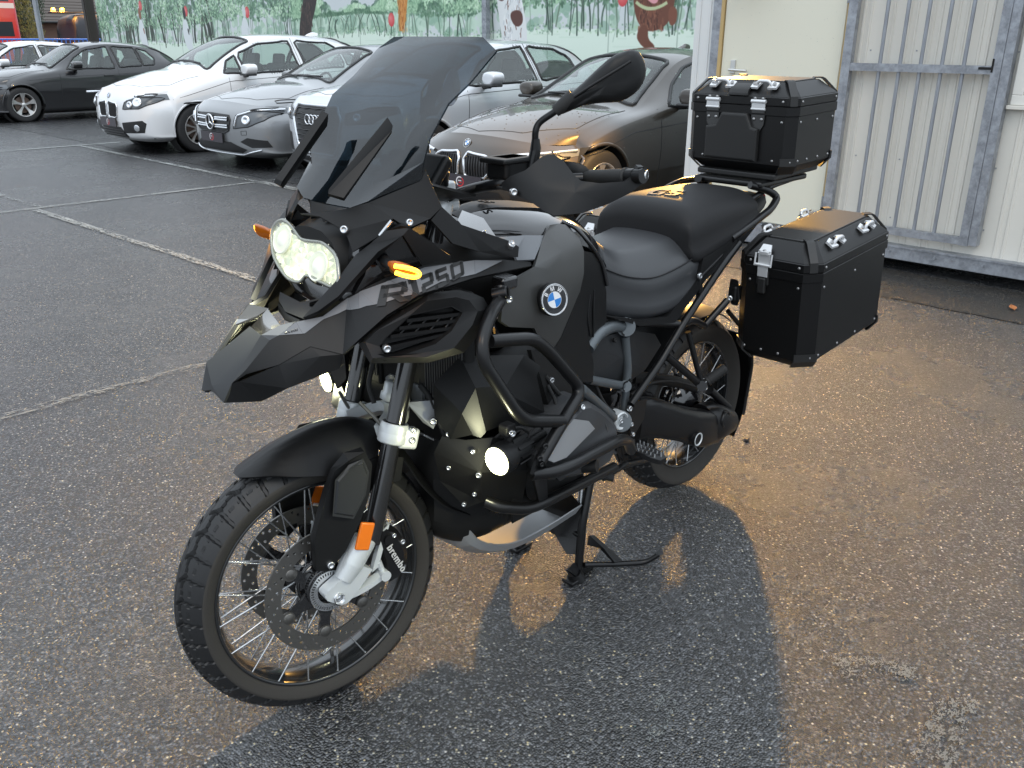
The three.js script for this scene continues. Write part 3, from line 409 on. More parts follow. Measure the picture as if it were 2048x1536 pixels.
// white compact people carrier
makeCar('parked_car', 'white compact people carrier with round two part grille between black hatchback and grey hatchback', 'car', [2.78, 0, -11.36], 0, {
  paint: paint('white paint', [0.74, 0.75, 0.76]), r: 0.32, len: 4.34, wheels: [0.87, 3.54], spokes: 10, spw: 0.09,
  st: [[0.1, 0.86, 0.52, 0.8, 0.74, 0.7, 0.82, 0.55, 0.87, 0.22, 0.84], [0.35, 0.95, 0.6, 0.87, 0.74, 0.77, 0.86, 0.58, 0.89, 0.22, 0.86], [0.75, 1.05, 0.85, 0.96, 0.72, 0.85, 0.87, 0.6, 0.9, 0.22, 0.86], [1.08, 1.12, 1.15, 1.03, 0.7, 0.93, 0.86, 0.62, 0.9, 0.22, 0.87], [1.5, 1.36, 1.62, 1.28, 0.63, 0.98, 0.85, 0.62, 0.9, 0.22, 0.87], [1.88, 1.5, 2.0, 1.44, 0.575, 1.0, 0.85, 0.62, 0.9, 0.22, 0.87], [2.4, 1.555, 2.4, 1.5, 0.56, 1.02, 0.85, 0.62, 0.9, 0.22, 0.87], [3.0, 1.55, 3.0, 1.49, 0.555, 1.05, 0.85, 0.63, 0.9, 0.22, 0.87], [3.6, 1.5, 3.55, 1.42, 0.545, 1.09, 0.84, 0.65, 0.9, 0.23, 0.87], [3.98, 1.4, 3.9, 1.28, 0.58, 1.12, 0.82, 0.68, 0.88, 0.25, 0.85], [4.2, 1.08, 4.1, 1.0, 0.7, 0.96, 0.78, 0.7, 0.85, 0.28, 0.82], [4.3, 0.85, 4.22, 0.82, 0.72, 0.78, 0.76, 0.6, 0.82, 0.3, 0.8]],
  front: [[0.1, 0.86], [0.02, 0.72], [0.0, 0.6], [0.0, 0.42], [0.05, 0.24], [0.14, 0.18]], screen: [1.12, 1.86, 0.62, 0.5, 0.1, 0.1], rear: [3.64, 4.1, 0.47, 0.56, 0, 0],
  windows: [[[1.38, 1.04], [1.5, 1.2], [1.64, 1.27], [1.64, 1.04]], [[1.7, 1.04], [1.7, 1.29], [2.05, 1.42], [2.58, 1.46], [2.6, 1.05]], [[2.72, 1.06], [2.7, 1.46], [3.3, 1.43], [3.42, 1.35], [3.42, 1.1]], [[3.48, 1.12], [3.48, 1.33], [3.62, 1.28], [3.8, 1.14]]],
  seams: [[[1.42, 0.98], [1.38, 0.3]], [[2.64, 1.5], [2.66, 0.3]], [[0.55, 0.72], [1.42, 0.93], [3.9, 1.06]], [[3.5, 1.1], [3.35, 0.7]]], topSeams: [[[0.16, 0], [0.3, 0.5], [0.6, 0.69], [1.05, 0.68]]], handles: [[2.45, 0.9], [3.3, 0.93]], mirror: [1.62, 1.08, 0.98],
  face(k) {
    headlamp(k, [[0.42, 0.6], [0.46, 0.69], [0.62, 0.77], [0.8, 0.8], [0.825, 0.77], [0.8, 0.68], [0.7, 0.615]], [[0.56, 0.66, 0.045], [0.66, 0.69, 0.065]], [[0.5, 0.715], [0.66, 0.765], [0.79, 0.775]]);
    for (const s of [0, 1]) { const P = [[0.035, 0.5], [0.03, 0.66], [0.05, 0.69], [0.27, 0.665], [0.29, 0.63], [0.27, 0.5], [0.22, 0.48], [0.06, 0.485]], sf = s ? k.frontR : k.front, Q = P.map((q) => [q[0] * (s ? -1 : 1), q[1]]), g = obj('grille', [sf.cut(Q, 0.004)], mTrim, k.car); obj('surround', [sf.path(Q, 0.011, 0.006)], mChrome, g); const b = []; for (let i = 1; i < 8; i++) { const z = (0.035 + 0.235 * i / 8) * (s ? -1 : 1); b.push(sf.path([[z, 0.5], [z, 0.66]], 0.006, 0.008, false, 2)); } obj('bars', b, mTrim, g);
      const f = [[0.34, 0.28], [0.36, 0.42], [0.72, 0.46], [0.76, 0.42], [0.72, 0.3]].map((q) => [q[0] * (s ? -1 : 1), q[1]]); const fo = obj('bumper_vent', [sf.cut(f, 0.003)], mTrim, k.car); const q = sf.at((s ? -1 : 1) * 0.63, 0.36, 0.006); obj('fog_lamp', [lathe([[0, 0.008], [0.04, 0.006], [0.045, 0]], q, q.nrm, 20)], mBowl, fo); }
    const l = obj('lower_grille', k.fr2([[0, 0.22], [0, 0.36], [0.3, 0.36], [0.4, 0.24], [0.36, 0.215]], 0.003), mTrim, k.car); const lb = []; for (const y of [0.25, 0.285, 0.32]) lb.push(...k.fpath([[0, y], [0.33, y]], 0.007, 0.006, false)); obj('slat', lb, mTrim, l);
    plateOn(k, 0.42, 0.5, 0.11, 0.025); const q = k.front.at(0.001, 0.76, 0.002); obj('badge', [badge(0.04, q, [-1, 0.4, 0])], mRoundel, k.car);
    const fin = k.top.at(3.3, 0.02); obj('aerial_fin', [loft([[0, 0.5], [0.1, 1], [0.2, 0.7]].map(([x, s]) => [[fin.x + x, fin.y, -0.03], [fin.x + x + 0.03, fin.y + 0.06 * s, 0], [fin.x + x, fin.y, 0.03]]), 3, 2)], k.body.material, k.car);
  } });
// grey hatchback with star badge
makeCar('parked_car', 'grey metallic hatchback with a round star badge in its two bar grille', 'car', [3.0, 0, -8.86], 0, {
  paint: paint('grey metallic paint', [0.27, 0.28, 0.29], 0.5, 0.38), r: 0.32, len: 4.29, wheels: [0.95, 3.65],
  st: [[0.12, 0.8, 0.6, 0.74, 0.74, 0.66, 0.82, 0.52, 0.87, 0.2, 0.85], [0.4, 0.88, 0.68, 0.81, 0.73, 0.72, 0.84, 0.56, 0.88, 0.2, 0.86], [0.85, 0.96, 0.95, 0.89, 0.71, 0.8, 0.85, 0.6, 0.89, 0.2, 0.86], [1.22, 1.0, 1.3, 0.95, 0.68, 0.88, 0.85, 0.62, 0.89, 0.2, 0.86], [1.65, 1.22, 1.75, 1.16, 0.61, 0.91, 0.84, 0.62, 0.89, 0.2, 0.86], [2.05, 1.38, 2.15, 1.32, 0.56, 0.93, 0.84, 0.62, 0.89, 0.2, 0.86], [2.6, 1.43, 2.6, 1.37, 0.54, 0.95, 0.83, 0.62, 0.89, 0.2, 0.86], [3.1, 1.41, 3.1, 1.34, 0.53, 0.98, 0.83, 0.63, 0.89, 0.2, 0.86], [3.6, 1.34, 3.55, 1.26, 0.52, 1.02, 0.82, 0.65, 0.89, 0.22, 0.86], [3.95, 1.2, 3.88, 1.1, 0.56, 1.0, 0.8, 0.68, 0.87, 0.25, 0.84], [4.15, 1.0, 4.08, 0.95, 0.68, 0.9, 0.76, 0.7, 0.85, 0.28, 0.82], [4.27, 0.8, 4.2, 0.78, 0.7, 0.74, 0.75, 0.6, 0.82, 0.3, 0.8]],
  front: [[0.12, 0.8], [0.03, 0.7], [0.0, 0.58], [0.0, 0.42], [0.03, 0.24], [0.12, 0.17]], screen: [1.26, 2.02, 0.6, 0.49, 0.08, 0.08], rear: [3.64, 4.02, 0.45, 0.52, 0, 0],
  windows: [[[1.55, 0.95], [1.9, 1.18], [2.3, 1.31], [2.62, 1.33], [2.64, 0.97]], [[2.74, 0.98], [2.72, 1.33], [3.2, 1.29], [3.5, 1.16], [3.5, 1.04]]],
  seams: [[[1.5, 0.92], [1.46, 0.28]], [[2.68, 1.36], [2.7, 0.28]], [[0.62, 0.68], [1.5, 0.87], [3.9, 0.98]]], topSeams: [[[0.16, 0], [0.35, 0.5], [0.66, 0.69], [1.2, 0.66]]], handles: [[2.5, 0.86], [3.4, 0.88]], mirror: [1.72, 1.0, 0.97],
  face(k) {
    headlamp(k, [[0.44, 0.5], [0.47, 0.64], [0.64, 0.72], [0.8, 0.735], [0.83, 0.7], [0.78, 0.6], [0.66, 0.53]], [[0.62, 0.6, 0.055]], [[0.47, 0.53], [0.5, 0.645], [0.65, 0.7], [0.8, 0.71]]);
    const g = obj('grille', k.fr2([[0, 0.44], [0, 0.665], [0.36, 0.655], [0.4, 0.6], [0.36, 0.47], [0.28, 0.44]], 0.004), mTrim, k.car); const b = []; for (const y of [0.505, 0.59]) for (const d of [0, 0.022]) b.push(...k.fpath([[0.09, y + d], [0.355, y + d * 1.2]], 0.013, 0.012, false)); obj('bars', b, mBowl, g); obj('surround', k.fpath([[0, 0.445], [0.28, 0.445], [0.36, 0.475], [0.395, 0.6], [0.36, 0.65]], 0.008, 0.006, false), mTrim, g);
    const q = k.front.at(0.001, 0.555, 0.03), ring = new THREE.TorusGeometry(0.085, 0.011, 10, 36); ring.rotateY(Math.PI / 2); ring.translate(q.x, q.y, 0); const star = [ring]; for (let i = 0; i < 3; i++) { const a = Math.PI / 2 + i * 2.0944; star.push(loft([[q.x, q.y, 0.02, 0.014], [q.x, q.y + Math.sin(a) * 0.082, Math.cos(a) * 0.082, 0.003]].map(([x, y, z, w], n) => { const c = n ? z : 0, yy = y; return [[x - 0.012, yy, c], [x, yy + Math.cos(a) * w, c - Math.sin(a) * w], [x + 0.008, yy, c], [x, yy - Math.cos(a) * w, c + Math.sin(a) * w]]; }), 1, 1, 20)); } obj('badge', star, mChrome, g); obj('badge_backing', [disc(0.085, 0.004, [q.x + 0.012, q.y, 0], [-1, 0, 0])], mTrim, g);
    obj('lower_grille', k.fr2([[0, 0.22], [0, 0.34], [0.36, 0.34], [0.6, 0.26], [0.5, 0.215]], 0.003), mTrim, k.car); obj('lip', k.fpath([[0, 0.195], [0.5, 0.2], [0.75, 0.26]], 0.012, 0.008, false), mBowl, k.car);
    for (const s of [0, 1]) { const sf = s ? k.frontR : k.front, m = s ? -1 : 1; obj('bumper_vent', [sf.cut([[0.52, 0.35], [0.62, 0.4], [0.8, 0.37], [0.82, 0.29], [0.66, 0.285]].map((q) => [q[0] * m, q[1]]), 0.003)], mTrim, k.car); obj('washer_cap', [sf.path([[0.55, 0.43], [0.55, 0.475], [0.62, 0.48], [0.62, 0.435]].map((q) => [q[0] * m, q[1]]), 0.003, 0.001)], mTrim, k.car); }
    plateOn(k, 0.385, 0.52, 0.115, 0.03);
  } });
// pale silver crossover behind the motorcycle's screen
makeCar('parked_car', 'pale silver crossover with four ring badge, mostly behind the motorcycle windscreen', 'car', [3.06, 0, -6.72], 0, {
  paint: paint('pale silver paint', [0.62, 0.64, 0.67], 0.25, 0.3), r: 0.34, len: 4.2, wheels: [0.85, 3.45],
  st: [[0.1, 0.94, 0.5, 0.88, 0.76, 0.76, 0.84, 0.58, 0.88, 0.26, 0.86], [0.35, 1.0, 0.58, 0.93, 0.76, 0.8, 0.86, 0.6, 0.89, 0.26, 0.87], [0.75, 1.05, 0.85, 0.98, 0.74, 0.86, 0.87, 0.62, 0.9, 0.26, 0.87], [1.12, 1.08, 1.2, 1.02, 0.72, 0.93, 0.87, 0.64, 0.9, 0.26, 0.87], [1.5, 1.28, 1.6, 1.22, 0.64, 0.97, 0.86, 0.64, 0.9, 0.26, 0.87], [1.88, 1.44, 1.98, 1.39, 0.58, 0.99, 0.86, 0.64, 0.9, 0.26, 0.87], [2.4, 1.5, 2.4, 1.45, 0.57, 1.01, 0.86, 0.64, 0.9, 0.26, 0.87], [2.95, 1.49, 2.95, 1.43, 0.56, 1.03, 0.85, 0.65, 0.9, 0.26, 0.87], [3.4, 1.44, 3.38, 1.37, 0.55, 1.06, 0.84, 0.66, 0.9, 0.27, 0.87], [3.72, 1.34, 3.65, 1.24, 0.58, 1.08, 0.82, 0.7, 0.88, 0.28, 0.85], [3.95, 1.08, 3.88, 1.0, 0.7, 0.95, 0.78, 0.72, 0.85, 0.3, 0.83], [4.1, 0.85, 4.02, 0.82, 0.74, 0.78, 0.77, 0.62, 0.83, 0.32, 0.8]],
  front: [[0.1, 0.94], [0.02, 0.82], [0.0, 0.66], [0.0, 0.46], [0.04, 0.28], [0.12, 0.2]], screen: [1.16, 1.86, 0.64, 0.51, 0.08, 0.08], rear: [3.45, 3.84, 0.47, 0.56, 0, 0],
  windows: [[[1.48, 1.03], [1.8, 1.26], [2.1, 1.38], [2.52, 1.42], [2.54, 1.05]], [[2.64, 1.06], [2.62, 1.42], [3.1, 1.39], [3.32, 1.3], [3.32, 1.1]]],
  seams: [[[1.42, 0.98], [1.36, 0.3]], [[2.58, 1.46], [2.6, 0.3]], [[0.52, 0.8], [1.4, 0.94], [3.7, 1.02]]], topSeams: [[[0.15, 0], [0.3, 0.5], [0.56, 0.72], [1.1, 0.7]]], handles: [[2.4, 0.92], [3.2, 0.95]], mirror: [1.62, 1.09, 0.99], mirrorMat: null,
  face(k) {
    headlamp(k, [[0.48, 0.68], [0.48, 0.78], [0.7, 0.84], [0.83, 0.85], [0.84, 0.8], [0.76, 0.7]], [[0.62, 0.75, 0.045]], null);
    const P = [[0, 0.36], [0, 0.84], [0.36, 0.84], [0.43, 0.72], [0.36, 0.44], [0.28, 0.36]], g = obj('grille', k.fr2(P, 0.004), mTrim, k.car); obj('surround', k.fpath([[0, 0.845], [0.36, 0.845], [0.435, 0.72], [0.365, 0.44], [0.28, 0.355], [0, 0.355]], 0.02, 0.008, false), mBowl, g); const b = []; for (let y = 0.42; y < 0.82; y += 0.055) b.push(...k.fpath([[0, y], [0.1, y + 0.01], [0.2, y], [0.3, y + 0.01], [0.36, y]], 0.008, 0.01, false)); obj('bars', b, mTrim, g);
    const q = k.front.at(0.001, 0.7, 0.03), rg = []; for (let i = -1.5; i < 2; i++) { const t = new THREE.TorusGeometry(0.048, 0.008, 8, 28); t.rotateY(Math.PI / 2); t.translate(q.x, q.y, i * 0.07); rg.push(t); } obj('badge', rg, mChrome, g);
    for (const s of [0, 1]) { const sf = s ? k.frontR : k.front, m = s ? -1 : 1; obj('bumper_vent', [sf.cut([[0.55, 0.34], [0.55, 0.54], [0.8, 0.56], [0.82, 0.36]].map((q) => [q[0] * m, q[1]]), 0.003)], mTrim, k.car); } obj('lower_grille', k.fr2([[0, 0.24], [0, 0.3], [0.5, 0.32], [0.55, 0.26]], 0.003), mTrim, k.car);
    plateOn(k, 0.45, 0.5, 0.11, 0.03);
  } });
// dark brown saloon beside the cabin
makeCar('parked_car', 'dark brown wet saloon parked beside the cream cabin, its two part grille ringed in chrome', 'car', [2.72, 0, -4.06], 0, {
  paint: paint('dark brown metallic paint', [0.042, 0.034, 0.026], 0.3, 0.35), r: 0.325, len: 4.62, wheels: [0.8, 3.61], spokes: 5,
  st: [[0.14, 0.76, 0.62, 0.69, 0.73, 0.62, 0.82, 0.5, 0.88, 0.2, 0.86], [0.45, 0.85, 0.7, 0.78, 0.72, 0.7, 0.86, 0.56, 0.9, 0.2, 0.87], [0.95, 0.94, 1.05, 0.88, 0.71, 0.8, 0.87, 0.6, 0.905, 0.2, 0.87], [1.38, 0.98, 1.5, 0.94, 0.69, 0.88, 0.86, 0.62, 0.905, 0.2, 0.87], [1.75, 1.17, 1.88, 1.12, 0.62, 0.92, 0.85, 0.62, 0.905, 0.2, 0.87], [2.15, 1.35, 2.25, 1.3, 0.56, 0.93, 0.85, 0.62, 0.905, 0.2, 0.87], [2.65, 1.43, 2.65, 1.37, 0.54, 0.94, 0.84, 0.62, 0.905, 0.2, 0.87], [3.15, 1.41, 3.15, 1.34, 0.53, 0.96, 0.84, 0.63, 0.905, 0.2, 0.87], [3.55, 1.3, 3.52, 1.23, 0.52, 0.99, 0.84, 0.65, 0.9, 0.22, 0.87], [3.98, 1.08, 3.95, 1.02, 0.62, 0.96, 0.82, 0.68, 0.89, 0.25, 0.86], [4.35, 1.05, 4.3, 1.0, 0.7, 0.92, 0.8, 0.7, 0.86, 0.28, 0.83], [4.56, 0.98, 4.5, 0.92, 0.72, 0.86, 0.78, 0.62, 0.83, 0.3, 0.8]],
  front: [[0.14, 0.76], [0.05, 0.67], [0.0, 0.56], [0.0, 0.42], [0.04, 0.24], [0.14, 0.18]], screen: [1.42, 2.12, 0.62, 0.49, 0.1, 0.09], rear: [3.28, 3.86, 0.45, 0.55, 0, 0],
  windows: [[[1.8, 0.95], [2.05, 1.13], [2.3, 1.26], [2.62, 1.33], [2.72, 1.33], [2.74, 0.97]], [[2.84, 0.98], [2.82, 1.33], [3.2, 1.29], [3.48, 1.19], [3.6, 1.04], [3.5, 1.01]]],
  seams: [[[1.62, 0.93], [1.58, 0.28]], [[2.78, 1.36], [2.8, 0.28]], [[0.64, 0.62], [1.2, 0.76], [2.4, 0.82], [4.2, 0.88]]], topSeams: [[[0.2, 0], [0.32, 0.4], [0.7, 0.66], [1.36, 0.66]]], handles: [[2.62, 0.84], [3.5, 0.87]], mirror: [1.86, 1.02, 0.99],
  face(k) {
    headlamp(k, [[0.36, 0.54], [0.36, 0.6], [0.6, 0.645], [0.8, 0.665], [0.84, 0.63], [0.78, 0.57], [0.6, 0.535]], [[0.5, 0.585, 0.04], [0.66, 0.6, 0.05]], [[0.38, 0.605], [0.6, 0.635], [0.8, 0.65]]);
    for (const s of [0, 1]) { const sf = s ? k.frontR : k.front, Q = [[0.045, 0.44], [0.03, 0.57], [0.06, 0.62], [0.27, 0.605], [0.335, 0.58], [0.315, 0.47], [0.27, 0.43], [0.1, 0.42]].map((q) => [q[0] * (s ? -1 : 1), q[1]]), g = obj('grille', [sf.cut(Q, 0.004)], mTrim, k.car); obj('surround', [sf.path(Q, 0.014, 0.008)], mChrome, g); const b = []; for (let i = 1; i < 9; i++) { const z = (0.04 + 0.28 * i / 9) * (s ? -1 : 1); b.push(sf.path([[z, 0.44], [z * 0.98, 0.595]], 0.007, 0.01, false, 2)); } obj('bars', b, mTrim, g); obj('bumper_vent', [sf.cut([[0.5, 0.24], [0.52, 0.38], [0.78, 0.4], [0.8, 0.28]].map((q) => [q[0] * (s ? -1 : 1), q[1]]), 0.003)], mTrim, k.car); }
    obj('lower_grille', k.fr2([[0, 0.22], [0, 0.32], [0.4, 0.32], [0.46, 0.23]], 0.003), mTrim, k.car);
    plateOn(k, 0.385, 0.52, 0.115, 0.03); const q = k.front.at(0.001, 0.69, 0.002); obj('badge', [badge(0.041, q, [-1, 0.55, 0])], mRoundel, k.car);
    const fin = k.top.at(3.1, 0.02); obj('aerial_fin', [loft([[0, 0.5], [0.08, 1], [0.16, 0.8]].map(([x, s]) => [[fin.x + x, fin.y, -0.03], [fin.x + x + 0.03, fin.y + 0.05 * s, 0], [fin.x + x, fin.y, 0.03]]), 3, 2)], k.body.material, k.car);
    const dr = []; for (let i = 0; i < 260; i++) { const q = i % 5 ? k.top.at(rr(0.3, 1.35), rr(0, 0.7)) : k.side.at(rr(0.9, 3.4), rr(0.6, 0.86)); const g = new THREE.SphereGeometry(rr(0.004, 0.008), 6, 4); g.scale(1, 0.5, 1); g.translate(q.x, q.y, q.z * (i % 2 && i % 5 ? -1 : 1)); dr.push(g); } tag(obj('raindrop', dr, M('drops', [0.1, 0.1, 0.1], 0.03), k.car), null, null, null, 'stuff');
  } });
const hatchSpec = (pt, o = {}) => ({
  paint: pt, r: 0.315, len: 4.24, wheels: [0.76, 3.42], spokes: 5, spw: 0.24,
  st: [[0.12, 0.75, 0.55, 0.69, 0.72, 0.62, 0.8, 0.5, 0.85, 0.19, 0.83], [0.4, 0.84, 0.65, 0.78, 0.71, 0.7, 0.83, 0.55, 0.87, 0.19, 0.84], [0.9, 0.93, 1.0, 0.88, 0.69, 0.8, 0.84, 0.6, 0.875, 0.19, 0.84], [1.3, 0.97, 1.4, 0.93, 0.67, 0.86, 0.84, 0.6, 0.875, 0.19, 0.84], [1.62, 1.15, 1.72, 1.1, 0.6, 0.88, 0.83, 0.6, 0.875, 0.19, 0.84], [2.0, 1.35, 2.08, 1.3, 0.54, 0.9, 0.83, 0.6, 0.875, 0.19, 0.84], [2.5, 1.42, 2.5, 1.37, 0.52, 0.91, 0.83, 0.6, 0.875, 0.19, 0.84], [3.0, 1.41, 3.0, 1.35, 0.51, 0.93, 0.82, 0.61, 0.875, 0.19, 0.84], [3.45, 1.36, 3.42, 1.29, 0.51, 0.95, 0.82, 0.63, 0.875, 0.2, 0.84], [3.78, 1.27, 3.72, 1.18, 0.54, 0.97, 0.8, 0.66, 0.86, 0.24, 0.82], [4.08, 0.98, 4.02, 0.95, 0.68, 0.9, 0.76, 0.66, 0.84, 0.28, 0.8], [4.2, 0.8, 4.12, 0.78, 0.7, 0.74, 0.74, 0.58, 0.8, 0.3, 0.78]],
  front: [[0.12, 0.75], [0.04, 0.66], [0.0, 0.55], [0.0, 0.4], [0.03, 0.24], [0.12, 0.17]], screen: [1.34, 1.98, 0.6, 0.48, 0.08, 0.08], rear: [3.52, 3.98, 0.45, 0.54, 0, 0],
  windows: [[[1.66, 0.93], [1.86, 1.12], [2.12, 1.27], [2.56, 1.33], [2.58, 0.94]], [[2.68, 0.95], [2.66, 1.33], [3.12, 1.3], [3.14, 0.97]], [[3.18, 0.97], [3.17, 1.29], [3.36, 1.24], [3.46, 1.1], [3.4, 0.98]]],
  seams: [[[1.5, 0.92], [1.46, 0.28]], [[2.62, 1.36], [2.64, 0.28]], [[3.3, 0.95], [3.12, 0.62], [3.05, 0.3]], [[0.9, 0.74], [1.5, 0.79], [4, 0.86]]], topSeams: [[[0.2, 0], [0.3, 0.4], [0.65, 0.66], [1.3, 0.65]]], handles: [[2.42, 0.8], [3.28, 0.83]], mirror: [1.74, 0.99, 0.97],
  face(k) {
    headlamp(k, [[0.42, 0.56], [0.42, 0.63], [0.6, 0.67], [0.8, 0.665], [0.83, 0.62], [0.74, 0.56]], [[0.55, 0.61, 0.045], [0.67, 0.615, 0.045]], null);
    for (const s of [0, 1]) { const sf = s ? k.frontR : k.front, Q = [[0.03, 0.48], [0.03, 0.59], [0.06, 0.61], [0.24, 0.6], [0.27, 0.57], [0.24, 0.48]].map((q) => [q[0] * (s ? -1 : 1), q[1]]); const g = obj('grille', [sf.cut(Q, 0.004)], mTrim, k.car); obj('surround', [sf.path(Q, 0.01, 0.006)], mChrome, g); }
    obj('lower_grille', k.fr2([[0, 0.23], [0, 0.34], [0.5, 0.34], [0.55, 0.24]], 0.003), mTrim, k.car); plateOn(k, 0.42, 0.5, 0.11, 0.025);
  }, ...o });
makeCar('parked_car', 'black five door hatchback with silver five spoke wheels, leftmost dark car', 'car', [2.8, 0, -17.95], 0, hatchSpec(paint('black paint', [0.012, 0.012, 0.014], 0.1, 0.3)));
makeCar('parked_car', 'white car half hidden behind the black hatchback', 'car', [2.35, 0, -20.6], 0, hatchSpec(paint('white paint two', [0.72, 0.73, 0.74])));

// ---------- painted hoarding behind the cars ----------
{
  const W = 23.4, H = 3.4, px = 87, z0 = -25.5, X = (z) => (z - z0) * px, Y = (y) => (H - y) * px;
  const tex = canvasTex(2036, 296, (c, w, h) => {
    let s = 99; const R = () => (s = (s * 16807) % 2147483647) / 2147483647, RR = (a, b) => a + (b - a) * R();
    const sky = c.createLinearGradient(0, 0, 0, h); sky.addColorStop(0, '#c5ccd2'); sky.addColorStop(1, '#d5dcd8'); c.fillStyle = sky; c.fillRect(0, 0, w, h);
    const gl = (z) => 1.3 + 0.28 * Math.min(1, Math.max(0, (z + 24) / 9)) + 0.05 * Math.sin(z * 1.3) + (z > -9 ? (z + 9) * 0.03 : 0);
    c.fillStyle = '#dbeadd'; c.beginPath(); c.moveTo(0, h); for (let z = z0; z < z0 + W; z += 0.2) c.lineTo(X(z), Y(gl(z))); c.lineTo(w, h); c.fill();
    const top = (z) => (z > -15.6 && z < -10 ? 1.95 + 0.35 * Math.abs(z + 13.7) / 1.5 + 0.1 * Math.sin(z * 5) : 3.6);
    // far tree mass, then trunks, then leaves lit in patches
    for (let i = 0; i < 5200; i++) { const z = RR(z0, z0 + W), g = gl(z), t = top(z), y = g + 0.02 + Math.pow(R(), 0.8) * (t - g); if (y > t) continue; const low = y < g + 0.4; c.fillStyle = low ? ['#a9c6b0', '#8fb09c', '#c3dac8'][R() * 3 | 0] : ['#577565', '#6c8c78', '#82a48c', '#466353'][R() * 4 | 0]; c.globalAlpha = 0.75; c.beginPath(); c.ellipse(X(z), Y(y), RR(3, 10), RR(3, 9), R() * 3, 0, 7); c.fill(); }
    c.globalAlpha = 1;
    for (let i = 0; i < 230; i++) { const z = RR(z0, z0 + W), g = gl(z) - RR(-0.05, 0.12), t = Math.min(top(z) - 0.1, g + RR(0.5, 1.1)), dark = z < -19; c.strokeStyle = dark ? ['#2b352f', '#38443b', '#4a5348'][R() * 3 | 0] : ['#3e5247', '#52685a', '#6d8270'][R() * 3 | 0]; c.lineWidth = RR(0.8, dark ? 8 : 2.6); c.beginPath(); c.moveTo(X(z), Y(g)); c.quadraticCurveTo(X(z + RR(-0.1, 0.1)), Y((g + t) / 2), X(z + RR(-0.25, 0.25)), Y(t)); c.stroke(); }
    const G = [['#466a52', '#587c62', '#6c9074'], ['#86ac8c', '#98bc9a', '#aed0ae'], ['#c2dec0', '#d0e6cc', '#a4c8a2']];
    for (let L = 0; L < 3; L++) for (let i = 0; i < 16000; i++) { const z = RR(z0, z0 + W), b = gl(z) + 0.32 + 0.05 * L, t = top(z); const y = b + (t - b) * R(); if (y > t) continue; const cl = vnoise(z * 2.2 + L * 17, y * 2.6, 999) + 0.5 * vnoise(z * 6, y * 6 + L * 9, 999); if (cl < 0.5 + 0.13 * L) continue; c.fillStyle = G[L][R() * 3 | 0]; c.globalAlpha = 0.8; c.beginPath(); c.ellipse(X(z), Y(y), RR(1, 3.4), RR(1, 2.2), R() * 3, 0, 7); c.fill(); }
    for (let i = 0; i < 1200; i++) { const z = RR(z0, z0 + W); c.globalAlpha = 0.6; c.fillStyle = R() < 0.5 ? '#a8c9a4' : '#5d8467'; c.fillRect(X(z), Y(gl(z) + RR(-0.05, 0.1)), RR(1, 4), 2); }
    for (let i = 0; i < 500; i++) { const z = RR(z0, z0 + W); c.globalAlpha = 0.3; c.fillStyle = R() < 0.5 ? '#bcd2bf' : '#dcebdd'; c.fillRect(X(z), Y(RR(0, gl(z))), RR(10, 60), 1.5); }
    c.globalAlpha = 1;
    // balloons on strings
    for (const [z, y] of [[-22.68, 2.26], [-20.25, 2.09], [-17.41, 2.02], [-12.33, 1.82], [-6.98, 2.06]]) { c.strokeStyle = '#9ab0a0'; c.lineWidth = 0.7; c.beginPath(); c.moveTo(X(z), Y(y)); c.lineTo(X(z - 0.15), Y(y - 0.6)); c.stroke(); const g = c.createRadialGradient(X(z) - 3, Y(y) - 3, 1, X(z), Y(y), 12); g.addColorStop(0, '#e08080'); g.addColorStop(1, '#c3363c'); c.fillStyle = g; c.beginPath(); c.ellipse(X(z), Y(y), 8, 10.5, 0, 0, 7); c.fill(); }
    const blob = (pts, col) => { c.fillStyle = col; c.beginPath(); const P = pts.map(([z, y]) => [X(z), Y(y)]), n = P.length; c.moveTo((P[n - 1][0] + P[0][0]) / 2, (P[n - 1][1] + P[0][1]) / 2); for (let i = 0; i < n; i++) { const q = P[i], r = P[(i + 1) % n]; c.quadraticCurveTo(q[0], q[1], (q[0] + r[0]) / 2, (q[1] + r[1]) / 2); } c.fill(); };
    const fur = (z, y, a, b, n, cols) => { for (let i = 0; i < n; i++) { c.strokeStyle = cols[R() * cols.length | 0]; c.lineWidth = RR(0.8, 2); const zz = z + RR(-a, a), yy = y + RR(-b, b); c.beginPath(); c.moveTo(X(zz), Y(yy)); c.lineTo(X(zz + RR(-0.03, 0.03)), Y(yy - 0.07)); c.stroke(); } };
    // leaping brown dog, seen from below
    blob([[-6.78, 2.35], [-6.25, 2.4], [-6.05, 2.1], [-6.12, 1.75], [-6.3, 1.62], [-6.55, 1.6], [-6.72, 1.75], [-6.8, 2.05]], '#6b4030'); fur(-6.45, 1.95, 0.22, 0.28, 160, ['#5a3226', '#7d4c38', '#8a5a44', '#46261d']);
    blob([[-6.6, 1.72], [-6.72, 1.55], [-6.62, 1.42], [-6.5, 1.36], [-6.38, 1.32], [-6.36, 1.42], [-6.5, 1.5], [-6.5, 1.66]], '#6b4030'); blob([[-6.15, 1.95], [-6.02, 1.9], [-6.02, 1.72], [-6.12, 1.66], [-6.18, 1.8]], '#7a4a38'); blob([[-6.9, 2.3], [-6.78, 2.3], [-6.74, 2.05], [-6.9, 2.0]], '#55302a');
    blob([[-6.6, 2.1], [-6.5, 1.98], [-6.36, 1.96], [-6.34, 2.12], [-6.45, 2.18]], '#d99aa0'); c.strokeStyle = '#b9c49a'; c.lineWidth = 4; c.beginPath(); c.moveTo(X(-6.74), Y(2.0)); c.quadraticCurveTo(X(-6.5), Y(1.82), X(-6.2), Y(1.98)); c.stroke();
